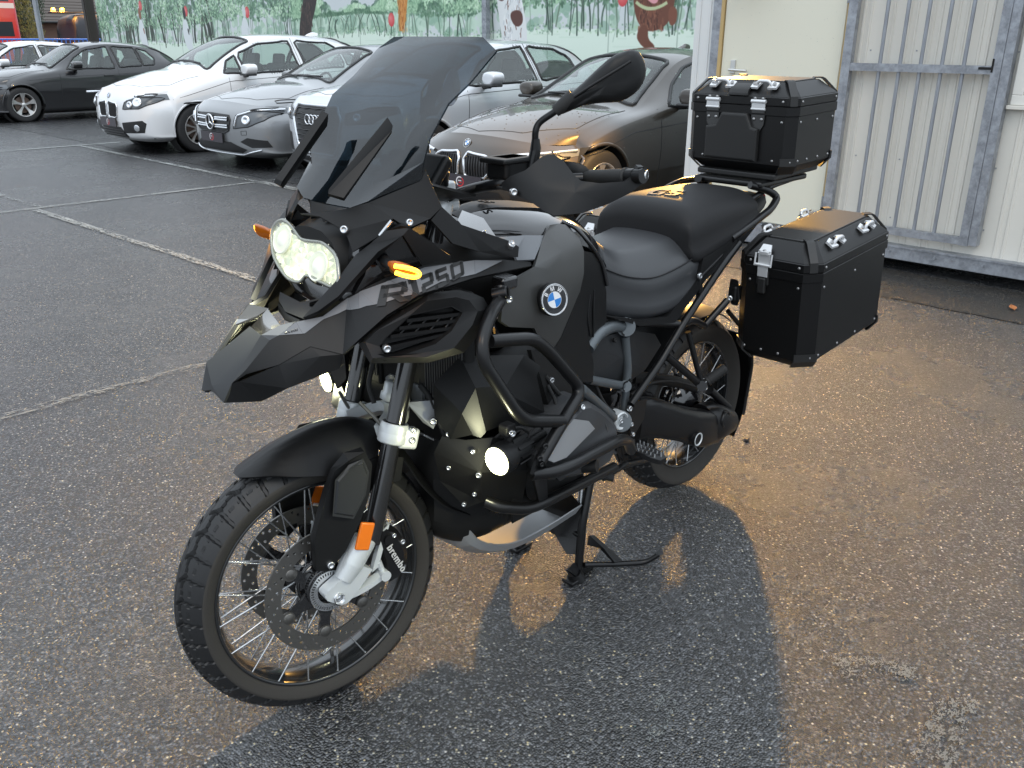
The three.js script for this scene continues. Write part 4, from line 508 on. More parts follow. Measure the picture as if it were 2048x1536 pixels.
    // white dog with brown head, dark shaggy leg, tail, small jumping dogs
    blob([[-9.62, 2.5], [-9.1, 2.4], [-8.95, 1.95], [-8.85, 1.5], [-8.95, 1.1], [-9.3, 1.1], [-9.45, 1.5], [-9.55, 2.0]], '#dfe2e2'); fur(-9.2, 1.85, 0.2, 0.45, 120, ['#c8cdd0', '#f2f3f3', '#b4b9bd', '#6b4a40']); blob([[-9.3, 1.9], [-9.0, 1.95], [-8.95, 1.72], [-9.15, 1.66]], '#5c3a33'); blob([[-9.7, 2.4], [-9.4, 2.4], [-9.35, 2.05], [-9.6, 2.1]], '#4a302c');
    blob([[-15.0, 2.6], [-14.6, 2.5], [-14.72, 2.1], [-14.95, 1.75], [-14.98, 1.45], [-15.42, 1.42], [-15.38, 1.75], [-15.2, 2.15]], '#2f2725'); fur(-15.1, 1.85, 0.2, 0.35, 160, ['#1f1816', '#45362f', '#5a463b', '#382c28']);
    blob([[-12.2, 2.6], [-11.8, 2.5], [-11.85, 2.05], [-11.98, 1.62], [-12.14, 1.62], [-12.1, 2.05]], '#c98a45'); fur(-12.0, 2.0, 0.12, 0.35, 70, ['#b5732f', '#dba566', '#a5602a']);
    for (const [z, y, a] of [[-22.78, 1.62, '#8a5b48'], [-20.35, 1.6, '#2c2c2e'], [-17.55, 1.6, '#c9d4d2']]) { blob([[z - 0.2, y + 0.05], [z - 0.06, y + 0.35], [z + 0.1, y + 0.3], [z + 0.22, y - 0.1], [z + 0.3, y - 0.5], [z + 0.08, y - 0.42], [z - 0.1, y - 0.3]], '#d8dee0'); blob([[z - 0.1, y + 0.5], [z + 0.02, y + 0.62], [z + 0.1, y + 0.4], [z, y + 0.25]], a); blob([[z + 0.06, y + 0.1], [z + 0.16, y + 0.1], [z + 0.14, y - 0.1]], a); }
    for (let z = z0 + 1.2; z < z0 + W; z += 1.22) { c.fillStyle = 'rgba(70,90,80,0.55)'; c.fillRect(X(z), 0, 1, h); }
  });
  const m = M('printed hoarding', [1, 1, 1], 0.5, 0, { map: tex }), t = thing('hoarding', 'long printed hoarding of pale trees, leaping dogs and red balloons behind the cars', 'hoarding', [8.6, 0, 0]);
  const g = new THREE.PlaneGeometry(W, H); g.rotateY(-Math.PI / 2); g.translate(0, H / 2, z0 + W / 2);
  obj('printed_face', [g], m, t); obj('backing', [bx(0.004, 0.06, 0, H, z0, z0 + W)], mPanelW, t); obj('base_rail', [bx(-0.03, 0, 0.02, 0.1, z0, z0 + W)], mGalv, t);
  const p = [[8.5, -9.72], [8.5, -2.8]]; for (const [x, z] of p.slice(0, 1)) { const o = thing('post', 'grey steel post in front of the hoarding behind the crossover', 'post', [x, 0, z]); obj('shaft', [bx(-0.05, 0.05, 0, 3.6, -0.05, 0.05, 0.006)], mGalv, o); obj('base_plate', [bx(-0.1, 0.1, 0, 0.012, -0.1, 0.1)], mGalv, o); }
  const dk = thing('post', 'dark timber post at the left end of the hoarding', 'post', [8.5, 0, -25.75]); obj('shaft', [bx(-0.12, 0.12, 0, 4.2, -0.12, 0.12, 0.01), bx(-0.14, -0.12, 0, 4.2, -0.07, 0.07)], M('dark wet timber', [0.035, 0.03, 0.026], 0.6), dk);
  obj('cap', [bx(-0.15, 0.15, 4.2, 4.25, -0.15, 0.15)], mTrim, dk);
}
// ---------- the street beyond the lot, far left ----------
{
  const mRed = paint('red coach paint', [0.45, 0.02, 0.03]), mWin = M('dark bus glass', [0.03, 0.04, 0.05], 0.05);
  const b = thing('bus', 'red double deck bus at the far left edge', 'bus', [13.9, 0, -49]);
  obj('body', [box(10, 3.95, 2.5, -5, 2.3, 0, 0.15)], mRed, b); obj('window_band', [bx(-9.8, -0.3, 1.5, 2.15, 1.24, 1.262), bx(0.0, 0.012, 1.2, 2.3, -1.1, 1.1)], mWin, b); obj('window_band', [bx(-9.8, -0.3, 3.05, 3.8, 1.24, 1.262), bx(0.0, 0.012, 3.0, 3.9, -1.1, 1.1)], mWin, b); obj('white_stripe', [bx(-9.9, -0.1, 2.75, 2.98, 1.245, 1.265)], M('white stripe', [0.6, 0.6, 0.6], 0.4), b);
  for (const x of [-1.9, -7.6]) for (const s of [1, -1]) obj('wheel', [lathe([[0, 0.12], [0.3, 0.12], [0.48, 0.14], [0.5, 0], [0.48, -0.14]], [x, 0.5, s * 1.14], [0, 0, s], 24)], mTyreC, b);
  // brick boundary wall, every course built
  const mB = [[0.2, 0.12, 0.085], [0.16, 0.1, 0.075], [0.24, 0.15, 0.11]].map((c, i) => M('brick ' + i, c, 0.85)), w = thing('brick_wall', 'brown brick wall with a tiled coping along the street', 'wall', [0, 0, -54]);
  obj('mortar', [bx(6, 30, 0, 1.24, -0.2, 0.08)], M('mortar', [0.22, 0.2, 0.18], 0.9), w);
  { const g = [[], [], []]; for (let r = 0; r < 16; r++) for (let i = 0; i < 110; i++) { const k = (rnd() * 3) | 0; g[k].push(box(0.212, 0.066, 0.06, 6.1 + i * 0.222 + (r % 2) * 0.11, 0.045 + r * 0.076, 0.075 + rr(0, 0.006))); } g.forEach((q, i) => tag(obj('brickwork', q, mB[i], w), null, null, null, 'stuff')); }
  obj('coping', [bx(5.9, 30.1, 1.24, 1.32, -0.26, 0.16)], M('coping tile', [0.16, 0.14, 0.125], 0.8), w);
  // house with a long low tiled roof
  const mT = M('roof tile', [0.1, 0.085, 0.075], 0.75), h = thing('house', 'low brown house with a long tiled roof across the street', 'house', [20, 0, -64]);
  obj('wall', [bx(-16, 14, 0, 2.5, -8, 0)], mB[1], h); const roof = []; const n = 22; for (let r = 0; r < n; r++) { const y = 2.4 + r * 0.19, z = 0.5 - r * 0.2; const g = box(30.6, 0.05, 0.3, -1, 0, 0); g.rotateX(0.66); g.translate(0, y, z); roof.push(g); } const rf = obj('roof', roof, mT, h); obj('gutter', [rod([-16.3, 2.35, 0.68], [14.3, 2.35, 0.68], 0.07)], mTrim, rf); obj('ridge', [rod([-16.3, 2.4 + n * 0.19, 0.5 - n * 0.2], [14.3, 2.4 + n * 0.19, 0.5 - n * 0.2], 0.12)], mT, rf);
  for (const x of [-13, -7.5, -2, 4, 9]) { const wi = obj('window', [bx(x, x + 1.5, 0.95, 2.05, 0, 0.06)], M('white window frame', [0.6, 0.6, 0.58], 0.5), h); obj('pane', [bx(x + 0.07, x + 0.72, 1.03, 1.97, 0.055, 0.07), bx(x + 0.78, x + 1.43, 1.03, 1.97, 0.055, 0.07)], mWin, wi); }
  const h2 = thing('house', 'taller brown roofed building filling the gap above the low house', 'house', [26, 0, -84]); obj('wall', [bx(-26, 20, 0, 5, -8, 0)], mB[0], h2); { const q = []; for (let r = 0; r < 24; r++) { const g = box(46.6, 0.06, 0.42, -3, 0, 0); g.rotateX(0.7); g.translate(0, 4.9 + r * 0.27, 0.6 - r * 0.27); q.push(g); } obj('roof', q, M('dark roof tile', [0.075, 0.062, 0.055], 0.75), h2); } for (let x = -24; x < 18; x += 4) { const wi = obj('window', [bx(x, x + 1.4, 2.9, 4.2, 0, 0.06)], M('white window frame', [0.6, 0.6, 0.58], 0.5), h2); obj('pane', [bx(x + 0.08, x + 1.32, 2.98, 4.12, 0.055, 0.07)], mWin, wi); }
  // golden conifer
  const tr = thing('conifer_tree', 'golden green conifer beside the red bus', 'tree', [15.3, 0, -52]); obj('trunk', [rod([0, 0, 0], [0, 2.6, 0], 0.13, 0.05)], M('bark', [0.06, 0.045, 0.03], 0.9), tr);
  { const p = [], q = []; for (let i = 0; i < 5200; i++) { const y = rr(0.5, 4.6), R = 1.15 * Math.sin(Math.min(1, (4.7 - y) / 3.4) * 1.57) * (0.72 + 0.4 * vnoise(y * 3, i % 7, 99)), a = rr(0, 6.28), r = R * Math.sqrt(rr(0.35, 1)), s = rr(0.04, 0.1), x = Math.cos(a) * r, z = Math.sin(a) * r, dx = rr(-s, s), dz = rr(-s, s); (i % 3 ? p : q).push(x, y, z, x + dx, y + s * 1.6, z + dz, x + s * 0.6, y + s * 0.4, z - s * 0.6); } for (const [a, c] of [[p, [0.2, 0.16, 0.03]], [q, [0.1, 0.1, 0.025]]]) { const g = new THREE.BufferGeometry(); g.setAttribute('position', new THREE.Float32BufferAttribute(a, 3)); g.computeVertexNormals(); obj('crown', [g], M('golden leaves', c, 0.8), tr); } }
  const t2 = thing('dark_tree', 'dark green tree rising behind the brick wall', 'tree', [17.2, 0, -57.5]); obj('trunk', [rod([0, 0, 0], [0.1, 3, 0], 0.18, 0.08)], M('bark', [0.06, 0.045, 0.03], 0.9), t2); { const p = []; for (let i = 0; i < 5000; i++) { const a = rr(0, 6.28), b = rr(-1, 1), k = Math.cbrt(rr(0.2, 1)), s = rr(0.05, 0.13), w2 = 0.75 + 0.5 * vnoise(a * 2, b * 3 + 5, 99), x = Math.cos(a) * Math.sqrt(1 - b * b) * 1.7 * k * w2, y = 3.9 + b * 2.1 * k * w2, z = Math.sin(a) * Math.sqrt(1 - b * b) * 1.7 * k * w2; p.push(x, y, z, x + rr(-s, s), y + s, z + rr(-s, s), x + s, y, z - s); } const g = new THREE.BufferGeometry(); g.setAttribute('position', new THREE.Float32BufferAttribute(p, 3)); g.computeVertexNormals(); obj('crown', [g], M('dark leaves', [0.035, 0.06, 0.03], 0.8), t2); }
  // recovery truck with amber beacons
  const k = thing('truck', 'blue and white recovery truck with three lit amber beacons', 'truck', [15.4, 0, -42]), mBl = paint('blue truck paint', [0.04, 0.12, 0.5]);
  obj('cab', [loft([[-1.5, 0.75], [-1.4, 1], [0.2, 1], [0.4, 0.92]].map(([x, s]) => [[x, 0.5, -1], [x, 1.4 * s + 0.1, -1.05], [x + 0.1, 2.3 * s, -0.95], [x + 0.1, 2.3 * s, 0.95], [x, 1.4 * s + 0.1, 1.05], [x, 0.5, 1]]), 3, 2)], M('truck cab grey', [0.03, 0.03, 0.035], 0.4), k); obj('roof_board', [box(1.3, 0.22, 1.9, 0.95, 2.55, 0, 0.04)], mBl, k); obj('body', [box(3.6, 1.3, 2.1, 2.4, 1.45, 0, 0.06), box(5.4, 0.18, 1.0, 1.0, 0.6, 0)], M('truck body', [0.4, 0.42, 0.43], 0.5), k); obj('door_window', [bx(-0.9, -0.05, 1.45, 2.05, 1.03, 1.06)], mWin, k);
  for (const x of [-0.6, 3.3]) for (const s of [1, -1]) obj('wheel', [lathe([[0, 0.1], [0.25, 0.1], [0.4, 0.12], [0.42, 0], [0.4, -0.12]], [x, 0.42, s * 0.95], [0, 0, s], 24)], mTyreC, k);
  const am = M('amber beacon', [1, 0.45, 0.05], 0.3); am.emissive.setRGB(1, 0.36, 0.02); am.emissiveIntensity = 9; for (const [x, z] of [[-2.1, 0.5], [-1.75, 0.55], [-0.65, 0.6]]) { obj('beacon', [lathe([[0, 0.16], [0.07, 0.14], [0.09, 0.05], [0.09, 0]], [x, 2.5, z], [0, 1, 0], 16)], am, k); const L = new THREE.PointLight(new THREE.Color(1, 0.42, 0.05), 12, 0); L.position.set(x, 2.72, z + 0.12); L.castShadow = true; k.add(L); }
  const lb = obj('light_bar', [box(2.0, 0.06, 0.3, -1.3, 2.47, 0.5, 0.02), rod([-0.6, 2.2, 0.5], [-0.6, 2.4, 0.5], 0.03)], mTrim, k);
  // lamp post and blue railing
  const lp = thing('lamp_post', 'grey steel lamp post left of the dark timber post', 'lamp post', [7.4, 0, -26.6]); obj('pole', [rod([0, 0, 0], [0, 1.1, 0], 0.1, 0.09), rod([0, 1.1, 0], [0, 6, 0], 0.072, 0.06)], mGalv, lp); obj('lamp_head', [box(0.7, 0.12, 0.25, -0.3, 6.05, 0, 0.04)], mGalv, lp);
  const rl = thing('railing', 'bright blue railing low beside the lamp post', 'railing', [0, 0, -36]), mRb = paint('blue railing paint', [0.03, 0.16, 0.6]); obj('rail', [rod([9, 1.4, 0], [15.5, 1.4, 0], 0.03), rod([9, 0.3, 0], [15.5, 0.3, 0], 0.03)], mRb, rl); for (let x = 9; x <= 15.5; x += 0.16) obj('bar', [rod([x, 0.05, 0], [x, 1.4, 0], 0.02, 0.02, 8)], mRb, rl);
}

// ---------- the motorcycle (front axle over -1.504, rear axle over 0, heading -x, its left side +z) ----------
REF = new Vec(-0.85, 0.7, 0);
const mPlas = M('black textured plastic', [0.006, 0.0062, 0.0066], 0.45, 0, { specularIntensity: 0.6 }), mPlasG = M('dark grey plastic', [0.02, 0.0215, 0.0235], 0.48, 0, { specularIntensity: 0.8 }), mGloss = M('gloss black', [0.008, 0.008, 0.009], 0.12, 0, { clearcoat: 1, clearcoatRoughness: 0.04 }), mSatin = M('satin black paint', [0.006, 0.006, 0.0065], 0.3, 0, { specularIntensity: 0.8 }), mTank = M('satin grey metallic paint', [0.05, 0.05, 0.048], 0.36, 0.35, { clearcoat: 0.25, clearcoatRoughness: 0.3 }), mStripe = M('pale grey graphic', [0.15, 0.158, 0.17], 0.4), mForkB = M('black fork tube', [0.01, 0.01, 0.011], 0.14, 0, { clearcoat: 0.6 }), mAlu = M('silver painted alloy', [0.6, 0.63, 0.64], 0.34, 0.25), mFrame = M('grey frame paint', [0.11, 0.125, 0.135], 0.34, 0.35), mSteel = M('bright steel', [0.6, 0.61, 0.62], 0.25, 0.95), mDark = M('engine black', [0.007, 0.007, 0.007], 0.55, 0, { specularIntensity: 0.7 }), mEng = M('grey engine paint', [0.05, 0.052, 0.055], 0.42, 0.2), mRubber = M('tyre rubber', [0.011, 0.0115, 0.0125], 0.5), mMud = M('dusty tyre wall', [0.034, 0.031, 0.027], 0.85), mRubB = M('soft rubber', [0.016, 0.016, 0.016], 0.7), mRim = M('black rim', [0.012, 0.013, 0.014], 0.22, 0, { clearcoat: 0.5 }), mDisc = M('brake disc steel', [0.16, 0.155, 0.145], 0.4, 0.85), mAmber = M('amber reflector', [0.75, 0.17, 0.01], 0.15);
const bike = thing('motorcycle', 'black and grey adventure motorcycle with lit lamps standing on its centre stand in the yard', 'motorcycle');
const AXF = new Vec(-1.504, 0.324, 0), SQ = new THREE.Quaternion().setFromAxisAngle(new Vec(Math.sin(25.5 * D2R), Math.cos(25.5 * D2R), 0), -9.62 * D2R), SM = new THREE.Matrix4().makeTranslation(AXF.x, AXF.y, AXF.z).multiply(new THREE.Matrix4().makeRotationFromQuaternion(SQ)).multiply(new THREE.Matrix4().makeTranslation(-AXF.x, -AXF.y, -AXF.z));
const ST = (l) => [l].flat(3).map((g) => g.applyMatrix4(SM)); // turns the steered front end a little to the right
function sub(n, g, m, p, label) { const o = obj(n, g, m, p); if (label) o.userData.label = label; return o; }
function makeWheel(o) { // axle along z at the origin
  const w = new THREE.Group(); w.name = o.name; bike.add(w);
  const { R, W, drop, side, N } = o, na = N * 22, ns = 40, P = [], tri2 = (x) => Math.abs((((x % 1) + 1) % 1) * 2 - 1);
  for (let i = 0; i <= na; i++) { const th = i / na * Math.PI * 2, p = i / 22, row = []; for (let j = 0; j <= ns; j++) { const s = j / ns * 2 - 1, a = Math.abs(s), ph = p + (s > 0 ? 0.5 : 0); let d = 0; const fr = (x) => { const f = ((x % 1) + 1) % 1; return Math.min(f, 1 - f); };
      if (Math.abs(a - 0.36 - 0.09 * (tri2(ph) - 0.5)) < 0.045) d = 1; if (a < 0.36 && a > 0.06 && fr(ph + 0.5 + 1.1 * a) < 0.085) d = 1; if (a >= 0.33 && fr(ph - 0.25 * a) < 0.09 && a < 0.97) d = 1; if (a > 0.62 && a < 0.66 && fr(ph * 2) > 0.2) d = Math.max(d, 0.4); if (a < 0.03) d = 0.25;
      const r = R - drop * Math.pow(a, 2.3) - d * o.groove; row.push([Math.cos(th) * r, Math.sin(th) * r, s * W / 2]); } P.push(row); }
  const g = new THREE.BufferGeometry(), V = P.flat(), F = gridFaces(P.length, ns + 1), idx = []; for (const f of F) idx.push(f[0], f[1], f[2], f[0], f[2], f[3]); g.setAttribute('position', new THREE.Float32BufferAttribute(V.flat(), 3)); g.setIndex(idx);
  sub('tread', toCreasedNormals(g, 22 * D2R), mRubber, w);
  const sw = []; for (const s of [1, -1]) { const c = new THREE.LatheGeometry(side.map((q) => new THREE.Vector2(q[0], q[1])), 96); c.rotateX(s * Math.PI / 2); sw.push(c); } sub('sidewall', sw, mMud, w);
  const rr_ = o.rim; sub('rim', lathe([...rr_, ...rr_.slice().reverse().map((q) => [q[0], -q[1]])], [0, 0, 0], [0, 0, 1], 96), mRim, w);
  for (let k = 0; k < 40; k++) { const s = k % 2 ? 1 : -1, b = (k >> 1) / 20 * Math.PI * 2 + (s > 0 ? 0.05 : 0.2), t = ((k >> 1) % 2 ? 1 : -1) * 0.52, a0 = b + t, A = [Math.cos(a0) * o.hub, Math.sin(a0) * o.hub, s * o.hubZ], B = [Math.cos(b) * o.spR, Math.sin(b) * o.spR, s * o.spZ]; sub('spoke', [rod(A, B, 0.0021, 0.0021, 6), rod(B, B.map((v, i) => v + (v - A[i]) * 0.03), 0.0035, 0.0035, 6)], mSteel, w); }
  return w;
}
function discGeo(ro, ri, th, seg = 72) { const s = new THREE.Shape(); s.absarc(0, 0, ro, 0, Math.PI * 2, false); const h = new THREE.Path(); h.absarc(0, 0, ri, 0, Math.PI * 2, true); s.holes.push(h); for (let k = 0; k < 66; k++) { const r = ri + (ro - ri) * [0.28, 0.55, 0.8][k % 3], a = k / 66 * Math.PI * 2, q = new THREE.Path(); q.absarc(Math.cos(a) * r, Math.sin(a) * r, 0.0036, 0, Math.PI * 2, true); s.holes.push(q); } const g = new THREE.ExtrudeGeometry(s, { depth: th, bevelEnabled: false, curveSegments: 36 }); g.translate(0, 0, -th / 2); return g; }
function ringShape(ro, ri, n = 48) { const s = new THREE.Shape(); s.absarc(0, 0, ro, 0, Math.PI * 2, false); const h = new THREE.Path(); h.absarc(0, 0, ri, 0, Math.PI * 2, true); s.holes.push(h); return s; }
{ // front wheel
  const w = makeWheel({ name: 'front_wheel', R: 0.325, W: 0.117, drop: 0.0405, groove: 0.0095, N: 38, hub: 0.056, hubZ: 0.032, spR: 0.247, spZ: 0.041,
    side: [[0.286, 0.0578], [0.283, 0.0598], [0.279, 0.06], [0.271, 0.0575], [0.262, 0.0525], [0.255, 0.046], [0.2535, 0.042]], rim: [[0.2555, 0.0455], [0.2548, 0.0485], [0.25, 0.0485], [0.247, 0.044], [0.2475, 0.038], [0.242, 0.034], [0.236, 0.02], [0.2345, 0]] });
  w.position.copy(AXF); w.quaternion.copy(SQ);
  sub('hub', [lathe([[0.022, 0.075], [0.03, 0.07], [0.034, 0.05], [0.05, 0.042], [0.06, 0.036], [0.06, 0.026], [0.036, 0.02], [0.034, 0], [0.036, -0.02], [0.06, -0.026], [0.06, -0.036], [0.05, -0.042], [0.034, -0.05], [0.03, -0.07], [0.022, -0.075]], [0, 0, 0], [0, 0, 1], 40)], mGloss, w);
  for (const s of [1, -1]) {
    const d = discGeo(0.1525, 0.115, 0.005); d.translate(0, 0, s * 0.072); const bob = []; const sp = [];
    for (let k = 0; k < 6; k++) { const a = k / 6 * Math.PI * 2 + 0.35, c = Math.cos(a), n = Math.sin(a); bob.push(lathe([[0, 0.006], [0.006, 0.006], [0.0065, 0.0045], [0.012, 0.0045], [0.0135, 0.002], [0.0135, -0.004]], [c * 0.108, n * 0.108, s * 0.072], [0, 0, s], 18)); sp.push(loft([[0.048, 0.022], [0.075, 0.012], [0.108, 0.015]].map(([r, wd]) => [[c * r - n * wd, n * r + c * wd, s * 0.069], [c * r + n * wd, n * r - c * wd, s * 0.069], [c * r + n * wd, n * r - c * wd, s * 0.061], [c * r - n * wd, n * r + c * wd, s * 0.061]]), 2, 1, 30)); const lug = new THREE.CylinderGeometry(0.017, 0.017, 0.0046, 20); lug.rotateX(Math.PI / 2); lug.translate(c * 0.11, n * 0.11, s * 0.072); bob.push(lug); }
    sub('brake_disc', [d], mDisc, w); sub('disc_button', bob, mDisc, w); sub('disc_carrier', [sp, lathe([[0.03, 0.07], [0.05, 0.07], [0.052, 0.058], [0.03, 0.055]], [0, 0, 0], [0, 0, s], 32)], mGloss, w);
  }
  { const s = ringShape(0.05, 0.031); for (let k = 0; k < 44; k++) { const a = k / 44 * Math.PI * 2, c = Math.cos(a), n = Math.sin(a), q = new THREE.Path(), e = 0.0014, f = (r, o) => new THREE.Vector2(c * r - n * o, n * r + c * o); q.setFromPoints([f(0.04, -e), f(0.0475, -e), f(0.0475, e), f(0.04, e)]); s.holes.push(q); } const g = new THREE.ExtrudeGeometry(s, { depth: 0.002, bevelEnabled: false, curveSegments: 24 }); g.translate(0, 0, 0.083); sub('sensor_ring', g, mSteel, w); }
  sub('valve', [rod([0.02, -0.232, -0.004], [0.016, -0.2, 0.006], 0.005), rod([0.016, -0.2, 0.006], [-0.014, -0.203, 0.02], 0.004)], mSteel, w);
}
{ // fork: black tubes in pale clamps, pale lower legs
  const zf = 0.105, at = (y) => AXF.x + 0.13 + (y - AXF.y - 0.17) * 0.34;
  for (const s of [1, -1]) {
    const f = sub('fork_leg', ST(rod([at(0.42), 0.42, s * zf], [at(1.17), 1.17, s * zf], 0.0225, 0.0225, 28)), mForkB, bike);
    const L = (x, y, z) => [AXF.x + x, AXF.y + y, s * z];
    sub('lower_leg', ST([rod(L(0.026, 0.03, zf), L(0.052, 0.062, zf), 0.022, 0.0285, 24), rod(L(0.052, 0.062, zf), L(0.09, 0.112, zf), 0.0285, 0.03, 24), rod(L(0.09, 0.112, zf), L(0.092, 0.115, zf), 0.03, 0.024, 24), loft([[[0.075, 0.05], 0.024], [[0.035, 0.02], 0.03], [[0.0, -0.002], 0.034], [[-0.008, -0.012], 0.02]].map(([[x, y], r]) => [L(x - r * 0.8, y + r * 0.6, 0.088), L(x + r * 0.8, y - r * 0.6, 0.088), L(x + r * 0.8, y - r * 0.6, 0.122), L(x - r * 0.8, y + r * 0.6, 0.122)]), 3, 1, 50),
      loft([[0.02, -0.012, 0.021], [0.075, -0.012, 0.012], [0.13, 0.004, 0.013]].map(([x, y, r]) => [L(x, y + r, 0.098), L(x, y + r * 0.5, 0.116), L(x, y - r * 0.5, 0.116), L(x, y - r, 0.098)]), 3, 1, 40), rod(L(0.128, 0.004, 0.09), L(0.128, 0.004, 0.122), 0.013), rod(L(0.13, 0.005, 0.105), L(0.118, 0.04, 0.105), 0.006, 0.009), loft([[0.085, 0.03, 0.008], [0.125, 0.13, 0.011]].map(([x, y, r]) => [L(x + 0.012, y - r, 0.098), L(x + 0.03, y, 0.098), L(x + 0.03, y, 0.112), L(x + 0.012, y - r, 0.112)]), 2, 1, 40)]), mAlu, f);
    sub('axle_nut', ST([lathe([[0, 0.126], [0.007, 0.126], [0.008, 0.12], [0.0125, 0.132], [0.0135, 0.13], [0.0135, 0.122], [0.021, 0.1215], [0.022, 0.116]], L(0.003, -0.003, 0).map((v, i) => i === 2 ? 0 : v), [0, 0, s], 6)]), mSteel, f);
    sub('clamp', ST([(() => { const c = at(0.672), g = lathe([[0.03, 0.024], [0.033, 0.02], [0.034, 0.002], [0.0325, 0], [0.0345, -0.002], [0.034, -0.02], [0.031, -0.024], [0.022, -0.024], [0.022, 0.024]], [c, 0.672, s * zf], [0.34, 1, 0], 32); return g; })(), (() => { const b = box(0.05, 0.05, 0.034, 0.028, 0, 0, 0.008); b.rotateZ(-0.33); b.translate(at(0.672), 0.665, s * (zf + 0.012)); return b; })()]), mAlu, f);
    sub('bolt', ST([0, 1].map((k) => lathe([[0, 0.004], [0.004, 0.003], [0.0045, 0.006], [0.0075, 0.005], [0.008, -0.002]], [at(0.672) + 0.036 - k * 0.006, 0.677 - k * 0.024, s * (zf + 0.029)], [0, 0, s], 14))), mSteel, f);
    sub('reflector', ST([(() => { const b = box(0.036, 0.066, 0.01, 0, 0, 0, 0.004); b.rotateZ(-0.36); b.translate(AXF.x + 0.079, AXF.y + 0.132, s * 0.132); return b; })()]), mAmber, f);
    // caliper behind the leg
    const c = sub('brake_caliper', ST([loft([[0.135, 0.115, 0.016], [0.148, 0.1, 0.026], [0.158, 0.07, 0.032], [0.166, 0.035, 0.034], [0.165, 0.002, 0.03], [0.155, -0.016, 0.018]].map(([x, y, r]) => [L(x - r, y - 0.006, 0.082), L(x - r * 0.8, y - 0.004, 0.112), L(x + r * 0.5, y + 0.004, 0.115), L(x + r, y + 0.008, 0.1), L(x + r, y + 0.008, 0.045), L(x - r, y - 0.006, 0.045)]), 3, 1, 40), rod(L(0.125, 0.12, 0.1), L(0.15, 0.125, 0.1), 0.009), rod(L(0.148, 0.092, 0.11), L(0.148, 0.092, 0.119), 0.013)]), mSatin, f);
    const t = text('brembo', 0.0165, 0.0012); place(t, L(0.1625, 0.038, 0.1165), [0.42, -1, 0].map((v, i) => i === 1 ? v : v * 1), [1, 0.42, 0]); if (s < 0) { t.scale(1, 1, 1); }
    if (s > 0) sub('lettering', ST(t), M('pale print', [0.5, 0.5, 0.5], 0.5), c);
    sub('bolt', ST([bolt(L(0.186, 0.07, 0.108), [0, 0, s], 0.007), bolt(L(0.185, 0.0, 0.1), [0, 0, s], 0.007), bolt(L(0.16, 0.1, 0.118), [0, 0, s], 0.006)]), mSteel, c);
    sub('brake_hose', ST(tube([L(0.145, 0.13, 0.1), L(0.155, 0.175, 0.095), L(0.195, 0.26, 0.088), L(0.2, 0.315, 0.085), L(0.17, 0.37, 0.08), L(0.14, 0.42, 0.05)], 0.0042, 0, 8)), M('hose grey', [0.12, 0.12, 0.11], 0.4), f);
    // blade-shaped leg guard
    const Gd = [[0.029, 0.305], [0.06, 0.325], [0.1, 0.335], [0.115, 0.3], [0.1, 0.227], [0.07, 0.17], [0.032, 0.105], [-0.012, 0.072], [-0.04, 0.083], [-0.037, 0.16], [0.005, 0.26]], gv = Gd.map(([x, y]) => L(x, y, 0.122 + 0.012 * (x > 0.05 ? 1 : 0)));
    const inn = [[0.03, 0.285], [0.06, 0.306], [0.09, 0.31], [0.098, 0.28], [0.085, 0.235], [0.055, 0.195], [0.015, 0.215]].map(([x, y]) => L(x, y, 0.137));
    const gd = sub('leg_guard', ST([shell(gv, [[0, 1, 2, 3, 4, 5, 6, 7, 8, 9, 10]], 0.022, 30)]), mPlas, f); sub('raised_panel', ST([shell([...inn, ...inn.map((q) => { const c = L(0.06, 0.255, 0.131), a = q.map((v, i) => c[i] + (v - c[i]) * 1.14); a[2] = s * 0.131; return a; })], [[0, 1, 2, 3, 4, 5, 6], ...[0, 1, 2, 3, 4, 5, 6].map((i) => [i, (i + 1) % 7, 7 + (i + 1) % 7, 7 + i])], 0.004, 30)]), mPlasG, gd); sub('bolt', ST([bolt(L(-0.008, 0.088, 0.124), [0, 0, s], 0.009, 0.006)]), mSteel, gd);
  }
  sub('fork_bridge', ST([loft([[at(0.672) + 0.005, 0.672, 0.07], [at(0.68) + 0.05, 0.69, 0.035], [at(0.68) + 0.06, 0.7, 0], [at(0.68) + 0.05, 0.69, -0.035], [at(0.672) + 0.005, 0.672, -0.07]].map(([x, y, z]) => [[x - 0.035, y + 0.014, z], [x + 0.035, y + 0.006, z], [x + 0.03, y - 0.022, z], [x - 0.03, y - 0.012, z]]), 4, 1, 40), lathe([[0, 0.05], [0.02, 0.05], [0.03, 0.044], [0.03, 0.022], [0.034, 0.02], [0.034, 0.004], [0.026, 0]], [at(0.68) + 0.06, 0.705, 0], [0.34, 1, 0], 28)]), mAlu, bike);
